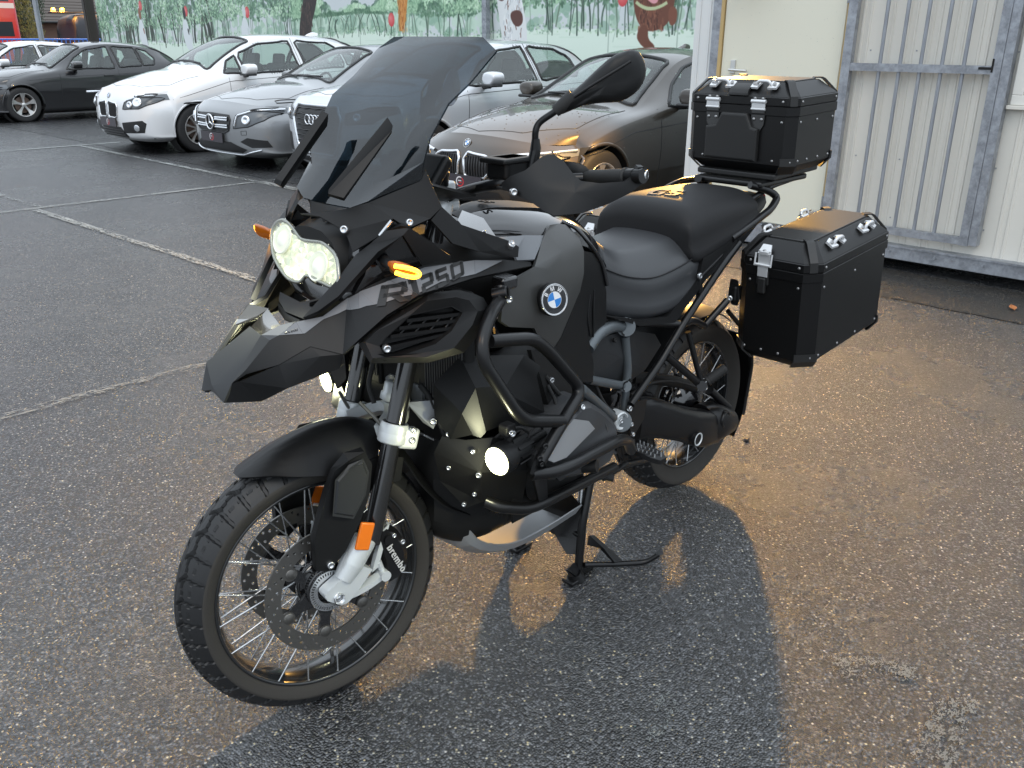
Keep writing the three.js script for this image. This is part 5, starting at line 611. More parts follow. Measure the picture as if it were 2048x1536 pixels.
  sub('telelever_arm', [loft([[-1.21, 0.72, 0.05, 0.028], [-1.12, 0.735, 0.1, 0.034], [-1.0, 0.7, 0.15, 0.04], [-0.86, 0.66, 0.17, 0.04]].map(([x, y, z, r]) => [[x, y + r, z - 0.015], [x, y + r * 0.5, z + 0.02], [x, y - r, z + 0.012], [x, y - r * 0.8, z - 0.02]]), 4, 2), loft([[-1.21, 0.72, -0.05, 0.028], [-1.12, 0.735, -0.1, 0.034], [-1.0, 0.7, -0.15, 0.04], [-0.86, 0.66, -0.17, 0.04]].map(([x, y, z, r]) => [[x, y + r, z + 0.015], [x, y + r * 0.5, z - 0.02], [x, y - r, z - 0.012], [x, y - r * 0.8, z + 0.02]]), 4, 2), shell([[-1.283,.738,.1], [-1.221,.738,.14], [-1.224,.703,.15], [-1.246,.675,.15], [-1.259,.689,.13]], [[0, 1, 2, 3, 4]], 0.03)], M('cast alloy', [0.22, 0.23, 0.24], 0.4, 0.4), bike);
  sub('brake_line', tube([[-1.315,.722,.02], [-1.312,.762,0], [-1.3,.802,0], [-1.279,.853,0]], 0.006, 0, 8), mRubB, bike);
}
{ // front mudguard
  const A = (deg, r, z) => [AXF.x + Math.cos(deg * D2R) * r, AXF.y + Math.sin(deg * D2R) * r, z];
  const rows = [[115.5, 0.345, 0.018, 0.343], [112, 0.346, 0.045, 0.338], [106, 0.35, 0.068, 0.325], [99, 0.359, 0.082, 0.306], [90, 0.37, 0.088, 0.291], [80, 0.385, 0.088, 0.285], [70, 0.395, 0.086, 0.3], [61, 0.398, 0.08, 0.325]].map(([a, r, z, re]) => { const o = []; for (let k = -4; k <= 4; k++) { const t = k / 4, u = Math.abs(t); o.push(A(a, r + (re - r) * Math.pow(u, 2.2), t * z)); } return o; });
  const fd = sub('front_mudguard', ST([patch(rows, 4, 3, 0.004, 60)]), mPlas, bike);
  const back = [[61, 0.392, 0.07], [48, 0.372, 0.07], [34, 0.352, 0.075], [18, 0.372, 0.08], [8, 0.43, 0.085]].map(([a, r, z]) => [-1, -0.5, 0, 0.5, 1].map((t) => A(a, r - 0.03 * t * t, t * z)));
  sub('rear_flap', ST([patch(back, 4, 3, 0.004, 60)]), mPlas, fd);
  for (const s of [1, -1]) sub('side_bracket', ST([shell([A(72, 0.3, s * 0.09), A(62, 0.33, s * 0.085), A(50, 0.35, s * 0.08), A(46, 0.3, s * 0.085), A(60, 0.25, s * 0.088)], [[0, 1, 2, 3, 4]], 0.006)]), mPlas, fd);
}

{ // headlight unit
  const out = [[-1.443,1.126,-.17], [-1.43,1.159,-.135], [-1.423,1.175,-.062], [-1.422,1.18,.016], [-1.429,1.16,.113], [-1.442,1.128,.164], [-1.457,1.089,.167], [-1.474,1.044,.146], [-1.485,1.017,.087], [-1.489,1.006,.019], [-1.486,1.015,-.058], [-1.474,1.045,-.125], [-1.46,1.081,-.166]];
  const hl = sub('headlight', [plate(out.map((q) => [q[0] + 0.03, q[1] - 0.0115, q[2]]), 0.12, [], 0.012)], mGloss, bike);
  const L = [[-1.439,1.136,-.14], [-1.433,1.15,-.12], [-1.433,1.149,-.094], [-1.437,1.14,-.064], [-1.443,1.125,-.029], [-1.443,1.125,.004], [-1.442,1.128,.045], [-1.444,1.121,.076], [-1.449,1.109,.104], [-1.458,1.087,.122], [-1.464,1.07,.129], [-1.47,1.054,.122], [-1.47,1.054,.077], [-1.469,1.057,.019], [-1.475,1.043,.004], [-1.475,1.041,-.039], [-1.47,1.054,-.077], [-1.462,1.075,-.113], [-1.453,1.099,-.133], [-1.444,1.122,-.143]];
  const n = new Vec(-0.93, 0.36, 0).normalize(), off = (q, d) => [q[0] + n.x * d, q[1] + n.y * d, q[2]];
  const gl = (nm, c, e) => { const m = M(nm, [0.8, 0.8, 0.74], 0.25, 0.3); m.emissive.setRGB(...c); m.emissiveIntensity = e; return m; };
  const mE = [gl('lamp glow soft', [0.9, 0.95, 0.55], 0.16), gl('lamp glow', [1, 1, 0.66], 0.28), gl('lamp glow bright', [1, 1, 0.72], 0.8), gl('lamp glow pale', [0.7, 0.85, 0.6], 0.06)];
  const mRing = M('lamp bezel', [0.3, 0.3, 0.27], 0.2, 0.9);
  // faceted reflector: a field of small tilted facets inside the outline
  const fac = [[], [], [], []], c0 = new Vec(); L.forEach((q) => c0.add(v3(q))); c0.divideScalar(L.length); const ux = new Vec(0, 0, 1), uy = new Vec().crossVectors(n, ux).negate(); if (uy.y < 0) uy.negate();
  const P2 = L.map((q) => { const d = v3(q).sub(c0); return [d.dot(ux), d.dot(uy)]; }), st = 0.0105, pt = (x, y, d) => c0.clone().addScaledVector(ux, x).addScaledVector(uy, y).addScaledVector(n, d);
  const jit = (i, j) => [(i + 0.55 * (hash(i + 40, j + 9) - 0.5)) * st, (j + 0.55 * (hash(i + 3, j + 71) - 0.5)) * st, -0.006 + 0.007 * hash(i + 17, j + 5)];
  for (let i = -16; i < 16; i++) for (let j = -12; j < 12; j++) { const q = [[i, j], [i + 1, j], [i + 1, j + 1], [i, j + 1]].map(([a, b]) => jit(a, b)); for (const t of hash(i, j) > 0.5 ? [[0, 1, 2], [0, 2, 3]] : [[0, 1, 3], [1, 2, 3]]) { const cx = t.reduce((a, k) => a + q[k][0], 0) / 3, cy = t.reduce((a, k) => a + q[k][1], 0) / 3; if (!inPoly(cx, cy, P2)) continue; const h = hash(i * 7 + t[1], j * 5 + t[2]), low = cy < -0.02 + cx * 0.3 && cx < 0.03, k = low ? (h > 0.35 ? 2 : 1) : h > 0.9 ? 2 : h > 0.52 ? 1 : h > 0.2 ? 0 : 3; fac[k].push(...t.map((m) => pt(q[m][0], q[m][1], q[m][2]))); } }
  fac.forEach((p, k) => { const g = new THREE.BufferGeometry(); g.setAttribute('position', new THREE.Float32BufferAttribute(p.flatMap((v) => [v.x, v.y, v.z]), 3)); g.computeVertexNormals(); sub('reflector', g, mE[k], hl); });
  for (const [x, y, r] of [[-0.082, 0.018, 0.03], [0.066, -0.016, 0.03]]) sub('projector', [lathe([[0, 0.012], [r * 0.5, 0.011], [r * 0.8, 0.006], [r, 0.012], [r * 1.1, 0.008]], pt(x, y, -0.006), n, 28)], mE[0], hl);
  sub('lens', [plate(L.map((q) => off(q, 0.0045)), 0.004)], M('clear lamp lens', [0.97, 0.98, 0.92], 0.03, 0, { transmission: 0.96, thickness: 0 }), hl);
  sub('bezel', new THREE.TubeGeometry(new THREE.CatmullRomCurve3(L.map((q) => v3(off(q, 0.0))), true, 'centripetal'), 120, 0.0045, 8, true), mRing, hl);
  const lamp = new THREE.SpotLight(new THREE.Color(1, 0.98, 0.72), 2.2, 0, 80 * D2R, 0.6); lamp.position.copy(c0).addScaledVector(n, 0.05); lamp.target.position.copy(c0).add(new Vec(-1, -0.25, 0)); lamp.castShadow = true; scene.add(lamp, lamp.target);
  // brow between screen and lamp, air slot block under the lamp
  sub('lower_intake', [shell([[-1.482,1.008,-.07], [-1.477,.998,0], [-1.466,1.012,.06], [-1.458,1.029,.1], [-1.488,.999,.09], [-1.51,.981,.07], [-1.504,.979,-.02], [-1.493,.993,-.06]], [[0, 1, 6, 7], [1, 2, 3, 4, 5, 6]], 0.03), shell([[-1.495,.987,-.06], [-1.504,.975,-.01], [-1.511,.975,.07], [-1.517,.966,.07], [-1.512,.963,-.01], [-1.497,.972,-.06]], [[0, 1, 4, 5], [1, 2, 3, 4]], 0.04)], mPlas, hl);
}
// rounded inner core so that nothing shows through the fairing
sub('inner_frame', [loft([[-1.44, 1.08, 0.1, 0.075], [-1.34, 1.08, 0.13, 0.1], [-1.2, 1.03, 0.15, 0.1], [-1.05, 1.0, 0.16, 0.1], [-0.85, 0.96, 0.16, 0.12], [-0.62, 0.88, 0.12, 0.1]].map(([x, y, w, h]) => [[x, y + h, 0], [x, y + h * 0.7, w * 0.8], [x, y - h * 0.5, w], [x, y - h, w * 0.5], [x, y - h, -w * 0.5], [x, y - h * 0.5, -w], [x, y + h * 0.7, -w * 0.8]]), 3, 2)], mDark, bike);
{ // beak
  const both = (v, f, th, cr) => { const g = shell(v, f, th, cr); return [g, mir(g)]; }, two = (n, g, m, p = bike) => { const l = [g].flat(2), a = sub(n, l, m, p); sub(n, l.map((q) => mir(q)), m, p); return a; };
  const bk = sub('beak', [shell([[-1.679,.901,-.05], [-1.679,.883,.05], [-1.592,.938,-.05], [-1.605,.966,.05], [-1.7, 0.845, -0.045], [-1.7, 0.845, 0.045], [-1.7, 0.86, 0], [-1.698,.869,0], [-1.6, 0.972, 0]], [[0, 7, 8, 2], [7, 1, 3, 8], [0, 4, 6, 7], [7, 6, 5, 1]], 0.006, 20), both([[-1.605,.966,.05], [-1.598,.958,.07], [-1.654,.906,.062], [-1.679,.883,.05]], [[0, 1, 2, 3]], 0.006)], mPlasG, bike);
  two('fin', shell([[-1.679,.883,.05], [-1.668,.885,.06], [-1.603,.916,.105], [-1.544,.947,.13], [-1.495,.927,.17], [-1.499,.907,.17], [-1.501,.897,.165], [-1.598,.868,.12], [-1.636,.839,.08], [-1.696,.842,.04], [-1.535,.928,.15]], [[0, 1, 8, 9], [1, 2, 7, 8], [2, 3, 10, 7], [3, 4, 10], [4, 5, 6, 10], [10, 6, 7]], 0.008, 18), mPlas, bk);
  sub('inner_wall', [both([[-1.605,.966,.05], [-1.598,.958,.07], [-1.583,.967,.08], [-1.547,.99,.09], [-1.518,.98,.06], [-1.557,.975,.045]], [[0, 1, 2, 5], [2, 3, 4, 5]], 0.004), shell([[-1.592,.938,-.05], [-1.605,.966,.05], [-1.557,.975,.045], [-1.53, 0.985, -0.045]], [[0, 1, 2, 3]], 0.004), shell([[-1.69, 0.85, -0.04], [-1.69, 0.85, 0.04], [-1.5, 0.9, 0.09], [-1.5, 0.9, -0.09]], [[0, 1, 2, 3]], 0.004)], mGloss, bk);
  // upper wing with the graphic stripe
  const T = [[-1.68,.884,.052], [-1.655,.906,.063], [-1.599,.959,.072], [-1.583,.967,.08], [-1.547,.99,.09], [-1.496,.995,.11], [-1.446,1.031,.13], [-1.431,1.043,.15], [-1.386,1.067,.18], [-1.303,1.081,.2], [-1.192,1.082,.24], [-1.11,1.07,.245], [-1.027,1.051,.25], [-1.026,1.043,.252], [-1.221,1.055,.272], [-1.356,1.039,.25], [-1.421,1.006,.225], [-1.474,.961,.2], [-1.496,.928,.172], [-1.545,.947,.132], [-1.604,.917,.107], [-1.654,.899,.065]];
  const wf = [[0, 1, 21], [1, 2, 20, 21], [2, 3, 20], [3, 4, 19, 20], [4, 5, 19], [5, 6, 18, 19], [6, 7, 17, 18], [7, 8, 16, 17], [8, 9, 15, 16], [9, 10, 14, 15], [10, 11, 14], [11, 12, 13, 14]];
  const wing = two('side_wing', shell(T, wf, 0.008, 30), mPlas);
  // graphic: stripe and figures sit proud of the wing facets
  const WS = Object.create(Surf.prototype); WS.T = []; { const ctr = new Vec(-1.3, 1, 0); for (const f of wf) for (let i = 1; i + 1 < f.length; i++) { const p = [T[f[0]], T[f[i]], T[f[i + 1]]].map(v3), nn = p[1].clone().sub(p[0]).cross(p[2].clone().sub(p[0])).normalize(); if (nn.dot(p[0].clone().sub(ctr)) < 0) nn.negate(); WS.T.push(p.map((q) => ({ u: q.x, v: q.y, p: q, n: nn }))); } }
  const xy = (l) => l.map((q) => [q[0], q[1]]);
  const stripe = WS.cut(xy([[-1.583,.967,.08], [-1.547,.989,.09], [-1.496,.994,.11], [-1.445,1.029,.13], [-1.43,1.042,.15], [-1.385,1.062,.18], [-1.303,1.078,.202], [-1.192,1.081,.242], [-1.115,1.068,.247], [-1.197,1.061,.262], [-1.295,1.054,.245], [-1.381,1.036,.22], [-1.436,1.018,.2], [-1.471,1,.17], [-1.505,.986,.13], [-1.542,.969,.095]]), 0.0012);
  sub('graphic_stripe', stripe, mStripe, wing); sub('graphic_stripe', mir(stripe), mStripe, wing);
  const mInk = M('black print', [0.008, 0.008, 0.008], 0.4); const put = (str, sz, a, b, up) => { const g = text(str, sz, 0.001); g.applyMatrix4(new THREE.Matrix4().makeShear(0.35, 0, 0, 0, 0, 0)); place(g, a, b, up); sub('lettering', g, mInk, wing); };
  { const pp = WS; const glyph = (x0, y0, w, h, strokes) => 0; }
  // italic block figures: each stroke a thin bar laid on the wing
  const A0 = [-1.425,1.018,.19], A1 = [-1.235,1.062,.257], U0 = [-1.404,1.052,.172], U1 = [-1.222,1.081,.243]; const at = (s, t) => { const l = (a, b, k) => a.map((v, i) => v + (b[i] - v) * k); const q = l(l(A0, A1, s), l(U0, U1, s), t); return [q[0], q[1]]; };
  const bars = []; const bar = (s0, t0, s1, t1, w0, vert) => { const w = vert ? w0 : w0 * 1.25; const sl = (s, t) => at(s + 0.03 * t, t); bars.push(WS.cut(vert ? [sl(s0 - w, t0), sl(s0 + w, t0), sl(s1 + w, t1), sl(s1 - w, t1)] : [sl(s0, t0 - w), sl(s1, t1 - w), sl(s1, t1 + w), sl(s0, t0 + w)], 0.0022)); };
  bar(0.03, 0, 0.03, 1, 0.032, 1); bar(0.0, 0.93, 0.2, 0.93, 0.08); bar(0.03, 0.5, 0.2, 0.5, 0.08); bar(0.2, 0.5, 0.2, 1, 0.030, 1); bar(0.11, 0.5, 0.22, 0, 0.038, 1);
  bar(0.31, 0, 0.31, 1, 0.035, 1); bar(0.25, 0.92, 0.31, 0.92, 0.08);
  bar(0.4, 0.93, 0.55, 0.93, 0.09); bar(0.54, 0.5, 0.54, 1, 0.027, 1); bar(0.4, 0.5, 0.55, 0.5, 0.09); bar(0.41, 0, 0.41, 0.5, 0.027, 1); bar(0.4, 0.07, 0.56, 0.07, 0.09);
  bar(0.61, 0.93, 0.76, 0.93, 0.1); bar(0.62, 0.5, 0.62, 1, 0.024, 1); bar(0.61, 0.5, 0.76, 0.5, 0.1); bar(0.75, 0, 0.75, 0.5, 0.024, 1); bar(0.6, 0.07, 0.76, 0.07, 0.1);
  bar(0.82, 0.93, 0.98, 0.93, 0.11); bar(0.83, 0, 0.83, 1, 0.024, 1); bar(0.97, 0, 0.97, 1, 0.024, 1); bar(0.82, 0.07, 0.98, 0.07, 0.11);
  sub('lettering', bars, mInk, wing);
  { const t = text('BMW', 0.0085, 0.0008, 'sans_regular'); place(t, [-1.561,.972,.094], v3([-1.55,.975,.101]).sub(v3([-1.571,.968,.087])), [0, 1, 0.2]); t.translate(-0.001, 0.0008, 0.0012); sub('lettering', t, mInk, wing); }
  // cheek frames at each side of the lamp and the recess with the indicator
  const ck = two('cheek_panel', shell([[-1.423,1.114,.135], [-1.404,1.134,.155], [-1.38,1.163,.18], [-1.359,1.174,.205], [-1.345,1.17,.215], [-1.257,1.1,.24], [-1.315,1.087,.215], [-1.36,1.156,.212], [-1.408,1.127,.19], [-1.479,1.04,.145], [-1.515,1.013,.125], [-1.537,.998,.1], [-1.469,1.068,.128], [-1.374,1.111,.2], [-1.431,1.043,.15]], [[0, 1, 8, 12], [1, 2, 7, 8], [2, 3, 4, 7], [7, 4, 5, 6], [12, 8, 9], [12, 9, 10, 11]], 0.012, 28), mPlas);
  two('cheek_recess', shell([[-1.347,1.152,.195], [-1.393,1.121,.17], [-1.455,1.041,.135], [-1.424,1.037,.14], [-1.375,1.056,.165], [-1.294,1.075,.19]], [[0, 1, 4, 5], [1, 2, 3, 4]], 0.006), mGloss, ck);
  const mInd = M('amber lamp', [0.25, 0.07, 0.01], 0.2), mIndB = M('amber lamp core', [1, 0.6, 0.1], 0.25); mInd.emissive.setRGB(1, 0.25, 0.0); mInd.emissiveIntensity = 0.12; mIndB.emissive.setRGB(1, 0.48, 0.03); mIndB.emissiveIntensity = 3.4;
  const I = (l) => loft(l.map(([c, r]) => { const o = []; for (let k = 0; k < 10; k++) { const a = k / 10 * 6.283; o.push([c[0] + Math.cos(a) * r * 0.25, c[1] + Math.sin(a) * r, c[2] + Math.cos(a) * r * 0.9]); } return o; }), 3, 1, 60);
  const ind = two('indicator', [I([[[-1.426,1.115,.25], 0.006], [[-1.414,1.107,.258], 0.014], [[-1.387,1.094,.262], 0.0145], [[-1.363,1.085,.261], 0.007]])], mInd);
  sub('light_strip', [tube([[-1.434,1.117,.274], [-1.412,1.111,.282], [-1.385,1.099,.282], [-1.378,1.091,.28], [-1.388,1.088,.281], [-1.415,1.096,.281], [-1.433,1.104,.275]], 0.0046, 0, 8)], mIndB, ind);
  sub('indicator_stalk', [rod([-1.384,1.102,.18], [-1.415,1.106,.252], 0.012)], mPlas, ind);
  const pl = new THREE.PointLight(new THREE.Color(1, 0.4, 0.02), 0.014, 0); pl.position.set(...[-1.424,1.104,.3]); pl.castShadow = true; scene.add(pl); const pr = pl.clone(); pr.position.z *= -1; scene.add(pr);

  // ---- windscreen: a tinted sheet with side flanks ----
  const half = [ // each row: from the centre to the edge
    [[-1.398,1.182,0], [-1.394,1.199,.085], [-1.38,1.216,.13], [-1.296,1.258,.198]], [[-1.357,1.215,0], [-1.349,1.238,.085], [-1.333,1.255,.135], [-1.291,1.292,.2]], [[-1.307,1.268,0], [-1.297,1.294,.088], [-1.286,1.309,.14], [-1.269,1.335,.195]], [[-1.241,1.352,0], [-1.237,1.377,.09], [-1.228,1.389,.145], [-1.221,1.401,.2]], [[-1.175,1.422,0], [-1.173,1.438,.09], [-1.165,1.443,.145], [-1.159,1.44,.2]], [[-1.09,1.498,0], [-1.097,1.507,.09], [-1.09,1.507,.145], [-1.084,1.499,.2]], [[-1.062,1.527,0], [-1.068,1.526,.08], [-1.069,1.526,.115], [-1.074,1.525,.15]]];
  const rows = half.map((r) => [...r.slice(1).reverse().map((q) => [q[0], q[1], -q[2]]), ...r]).map((r) => r); for (const r of rows) { r[3][0] = r[2][0] * 0.5 + r[4][0] * 0.5 - 0.006; r[3][1] = r[2][1] * 0.5 + r[4][1] * 0.5; r[3][2] = 0; }
  const scr = sub('windscreen', [patch(rows, 1, 1, 0.004, 26)], M('smoke tinted screen', [0.15, 0.2, 0.235], 0.03, 0, { transmission: 0.985, thickness: 0, ior: 1.45 }), bike);
  const arm = (pts, z) => shell(pts, [[0, 1, 2, 3, 4, 5]], 0.016, 30);
  two('screen_bar', [shell([[-1.44,1.224,.1], [-1.436,1.233,.098], [-1.296,1.362,.115], [-1.291,1.346,.125], [-1.294,1.337,.125], [-1.42,1.216,.122]].map((q) => [q[0] - 0.014, q[1] + 0.012, q[2]]), [[0, 1, 2, 3, 4, 5]], 0.016, 25)], mPlas, scr);
  // carrier below the screen running back into the side deflectors
  two('screen_carrier', shell([[-1.472,1.189,.02], [-1.438,1.192,.06], [-1.41,1.199,.09], [-1.378,1.213,.128], [-1.297,1.256,.2], [-1.289,1.276,.203], [-1.273,1.204,.232], [-1.299,1.183,.225], [-1.347,1.168,.212], [-1.362,1.186,.185], [-1.382,1.152,.165], [-1.426,1.12,.13], [-1.426,1.159,.108], [-1.448,1.184,.055]], [[0, 1, 13], [1, 2, 12, 13], [2, 3, 9, 12], [12, 9, 10, 11], [3, 4, 7, 8], [3, 8, 9], [4, 5, 6, 7]], 0.008, 25), mPlas);
  two('wind_deflector', shell([[-1.273,1.204,.232], [-1.235,1.165,.246], [-1.104,1.112,.262], [-1.082,1.097,.266], [-1.089,1.076,.27], [-1.127,1.082,.268], [-1.196,1.104,.262], [-1.262,1.13,.25], [-1.299,1.18,.228], [-1.158,1.102,.268]], [[0, 1, 7, 8], [1, 2, 9, 6], [1, 6, 7], [2, 3, 4, 9], [9, 4, 5, 6]], 0.008, 25), mPlas);
  sub('bolt', [bolt([-1.43,1.163,.112], [-0.8, 0.2, 0.6], 0.0085, 0.006), bolt([-1.348,1.181,.218], [-0.4, 0.2, 0.9], 0.0075, 0.006), bolt([-1.109,1.106,.268], [-0.1, 0.7, 0.7], 0.009, 0.006), bolt([-1.145,1.128,.22], [-0.4, 0.4, 0.8], 0.008, 0.006)], mSteel, bike);
  sub('strut', [rod([-1.362,1.181,.18], [-1.382,1.151,.165], 0.005)], mSteel, bike);
  two('dash_shroud', shell([[-1.361,1.213,.11], [-1.276,1.251,.17], [-1.1, 1.2, 0.15], [-1.2, 1.18, 0.02], [-1.42, 1.17, 0.02]], [[0, 1, 2, 3], [0, 3, 4]], 0.006), mPlas);
  sub('instrument', [(() => { const g = box(0.03, 0.11, 0.2, 0, 0, 0, 0.012); g.rotateZ(-0.7); g.translate(-1.16, 1.235, 0); return g; })()], mPlas, bike);
}
{ // ---- tank, side covers, seats ----
  const mS = (n, g, m, p = bike) => { const l = [g].flat(2), a = sub(n, l, m, p); sub(n, l.map((q) => mir(q)), m, p); return a; };
  const flank = [[-.886,1.081,.165], [-.857,1.098,.155], [-.822,1.096,.15], [-.788,1.088,.145], [-.766,1.057,.172], [-.776,1.027,.198], [-.79,.977,.212], [-.808,.932,.216], [-.893,.837,.232], [-.929,.816,.238], [-.982,.851,.242], [-1.006,.888,.245], [-1.108,.918,.262], [-1.134,.937,.262], [-1.117,.994,.252], [-1.073,1.016,.24], [-.983,1.028,.222], [-.923,1.009,.225], [-.855,1.042,.2], [-.979,.939,.245], [-.852,.971,.22], [-.864,1.065,.178]];
  const fl = mS('tank_side', shell(flank, [[0, 1, 2, 21], [2, 3, 4, 21], [0, 21, 18, 16], [4, 5, 18, 21], [5, 6, 20, 18], [18, 17, 16], [18, 20, 17], [6, 7, 20], [16, 17, 19, 15], [17, 20, 19], [15, 19, 12, 14], [14, 12, 13], [19, 11, 12], [20, 7, 8, 19], [19, 8, 9, 10], [19, 10, 11]], 0.01, 75), mTank);
  const rd = [-.961,.952,.262], rn = [-0.22, 0.16, 0.95]; sub('badge', [lathe([[0.0, 0.004], [0.036, 0.004], [0.0385, 0.003], [0.0395, 0], [0.0395, -0.01]], rd, rn, 48)], mSatin, fl); { const b = badge(0.036, rd, rn, [-0.12, 1, -0.2]); sub('emblem', b, mRoundel, fl); sub('rim', (() => { const t = new THREE.TorusGeometry(0.0365, 0.0013, 8, 48); t.applyQuaternion(new THREE.Quaternion().setFromUnitVectors(new Vec(0, 0, 1), v3(rn).normalize())); const c = v3(rd).addScaledVector(v3(rn).normalize(), 0.006); t.translate(c.x, c.y, c.z); return t; })(), mSteel, fl); }
  mS('lower_flap', shell([[-.809,.931,.217], [-.895,.837,.234], [-.929,.816,.24], [-.867,.753,.232], [-.803,.689,.222], [-.737,.667,.212], [-.735,.72,.21], [-.767,.809,.21]], [[0, 1, 6, 7], [1, 2, 3, 6], [3, 4, 5, 6]], 0.008, 25), mPlas);
  const rear = mS('rear_side_panel', shell([[-.773,1.026,.196], [-.726,1.013,.185], [-.681,.972,.18], [-.655,.894,.18], [-.656,.814,.185], [-.728,.766,.195], [-.762,.807,.206], [-.801,.928,.21], [-.785,.975,.208]], [[0, 1, 2, 8], [2, 3, 7, 8], [3, 4, 6, 7], [4, 5, 6]], 0.006, 30), mPlas);
  sub('rib', [tube([[-.747,.908,.199], [-.758,.844,.204], [-.747,.798,.204]], 0.003, 0, 6), tube([[-.726,.916,.195], [-.731,.851,.2], [-.728,.787,.199]], 0.003, 0, 6)], mPlas, rear);
  mS('edge_trim', tube([[-.786,1.093,.13], [-.762,1.078,.155], [-.738,1.04,.182], [-.684,.979,.182], [-.656,.914,.182]], 0.006, 0, 8), mGloss);
  // upper cover: gloss shell across the middle with pale panels at the sides
  const topP = [[-1.06, 1.125, 0.035, 0.07, 1.1], [-0.98, 1.14, 0.05, 0.105, 1.1], [-0.9, 1.135, 0.075, 0.14, 1.092], [-0.8, 1.12, 0.085, 0.145, 1.085], [-0.7, 1.09, 0.08, 0.14, 1.055], [-0.62, 1.04, 0.07, 0.12, 1.005], [-0.57, 0.98, 0.05, 0.1, 0.95]];
  const rows = topP.map(([x, h, zi, zo, ye]) => { const r = [[x, ye - 0.04, zo + 0.02], [x, ye, zo], [x, h - 0.008, zi], [x, h, 0]]; return [...r, ...r.slice(0, 3).reverse().map((q) => [q[0], q[1], -q[2]])]; });
  const tc = sub('tank_cover', [patch(rows, 4, 3, 0.006, 50)], mGloss, bike);
  sub('centre_cover', [patch(topP.slice(0, 6).map(([x, h, zi]) => [-1, -0.6, 0, 0.6, 1].map((t) => [x + 0.015, h + 0.006 - 0.008 * t * t, t * zi * 0.85])), 3, 3, 0.01, 60)], mPlas, tc);
  { const g = text('GS', 0.026, 0.003); place(g, [-0.955, 1.15, 0.03], [0, 0, 1], [1, -0.1, 0]); sub('lettering', g, mPlasG, tc); }
  sub('filler_flap', [patch([[-0.78, 0.03], [-0.7, 0.045], [-0.66, 0.04]].map(([x, z]) => [0.2, 0.6, 1].map((t) => [x, 1.124 - (x + 0.8) * 0.35 - 0.006 * t, 0.02 + z * t])), 3, 3, 0.006)], mGloss, tc);
  mS('upper_side_panel', shell([[-1.049,1.098,.165], [-.949,1.087,.158], [-.882,1.077,.16], [-.971,1.041,.21], [-1.045,1.054,.225], [-1.045,1.07,.215]], [[0, 1, 5], [1, 2, 3, 4, 5]], 0.006, 30), mStripe);
  mS('front_cover', shell([[-1.042,1.143,.04], [-1.02,1.128,.09], [-1.049,1.1,.16], [-1.041,1.063,.215], [-1.108,1.085,.21], [-1.138,1.117,.17], [-1.111,1.137,.1]], [[0, 1, 6], [1, 2, 5, 6], [2, 3, 4, 5]], 0.01, 30), mGloss);
  // seats
  const mSeat = M('grey seat vinyl', [0.032, 0.034, 0.037], 0.4), mSeatB = M('black seat vinyl', [0.011, 0.011, 0.012], 0.55, 0, { specularIntensity: 0.5 });
  { const n = 256, t = dataTex(n, n, (x, y) => 128 + 60 * (vnoise(x / 3, y / 3, 85) - 0.5) + 50 * (vnoise(x, y, 256) - 0.5)); for (const m of [mSeat, mSeatB]) { m.bumpMap = t; m.bumpScale = 0.0004; } }
  const sec = ([x, yt, wt, ys, ws, yb, wb, dx = 0]) => { const r = [[x, yt, 0], [x, yt - 0.003, wt * 0.6], [x, yt - 0.016, wt], [x, ys, ws], [x, (ys + yb) / 2, (ws + wb) / 2 + 0.002], [x, yb, wb], [x, yb - 0.01, wb * 0.5]]; return [...r, [x + dx, yb - 0.01, 0], ...r.slice(1).reverse().map((q) => [q[0], q[1], -q[2]])]; };
  const s1 = sub('rider_seat', [loft([[-0.665, 1.02, 0.03, 0.99, 0.05, 0.93, 0.07], [-0.65, 1.035, 0.06, 0.985, 0.095, 0.86, 0.11], [-0.61, 1.03, 0.085, 0.955, 0.125, 0.815, 0.13], [-0.53, 0.98, 0.1, 0.91, 0.15, 0.79, 0.155], [-0.44, 0.966, 0.115, 0.89, 0.172, 0.778, 0.18], [-0.33, 0.972, 0.12, 0.9, 0.182, 0.785, 0.19], [-0.23, 0.985, 0.125, 0.915, 0.18, 0.82, 0.19], [-0.16, 1.0, 0.13, 0.92, 0.17, 0.86, 0.175]].map(sec), 4, 3, 70)], mSeat, bike);
  const side = [[-0.645, 0.965, 0.107], [-0.6, 0.937, 0.137], [-0.53, 0.908, 0.157], [-0.44, 0.893, 0.176], [-0.33, 0.905, 0.186], [-0.23, 0.925, 0.182], [-0.18, 0.94, 0.172]]; sub('seam', [tube(side, 0.0022, 0, 6), tube(mirPts(side), 0.0022, 0, 6)], mSeatB, s1);
  const s2 = sub('passenger_seat', [loft([[-0.268, 0.985, 0.13, 0.965, 0.155, 0.93, 0.165], [-0.262, 1.03, 0.135, 1.0, 0.168, 0.915, 0.182], [-0.235, 1.062, 0.137, 1.01, 0.175, 0.905, 0.19], [-0.17, 1.075, 0.135, 1.02, 0.174, 0.915, 0.192], [0.0, 1.078, 0.13, 1.03, 0.166, 0.945, 0.182], [0.12, 1.073, 0.12, 1.03, 0.155, 0.975, 0.168], [0.18, 1.06, 0.1, 1.025, 0.13, 0.985, 0.14], [0.2, 1.035, 0.06, 1.01, 0.08, 0.99, 0.09]].map(sec), 4, 3, 70)], mSeatB, bike);
  { const g = text('GS', 0.062, 0.004); g.applyMatrix4(new THREE.Matrix4().makeShear(0.25, 0, 0, 0, 0, 0)); place(g, [-0.15, 1.0755, 0.0], [0, 0, 1], [1, 0.12, 0]); sub('lettering', g, M('embossed vinyl', [0.03, 0.03, 0.031], 0.35), s2); }
}
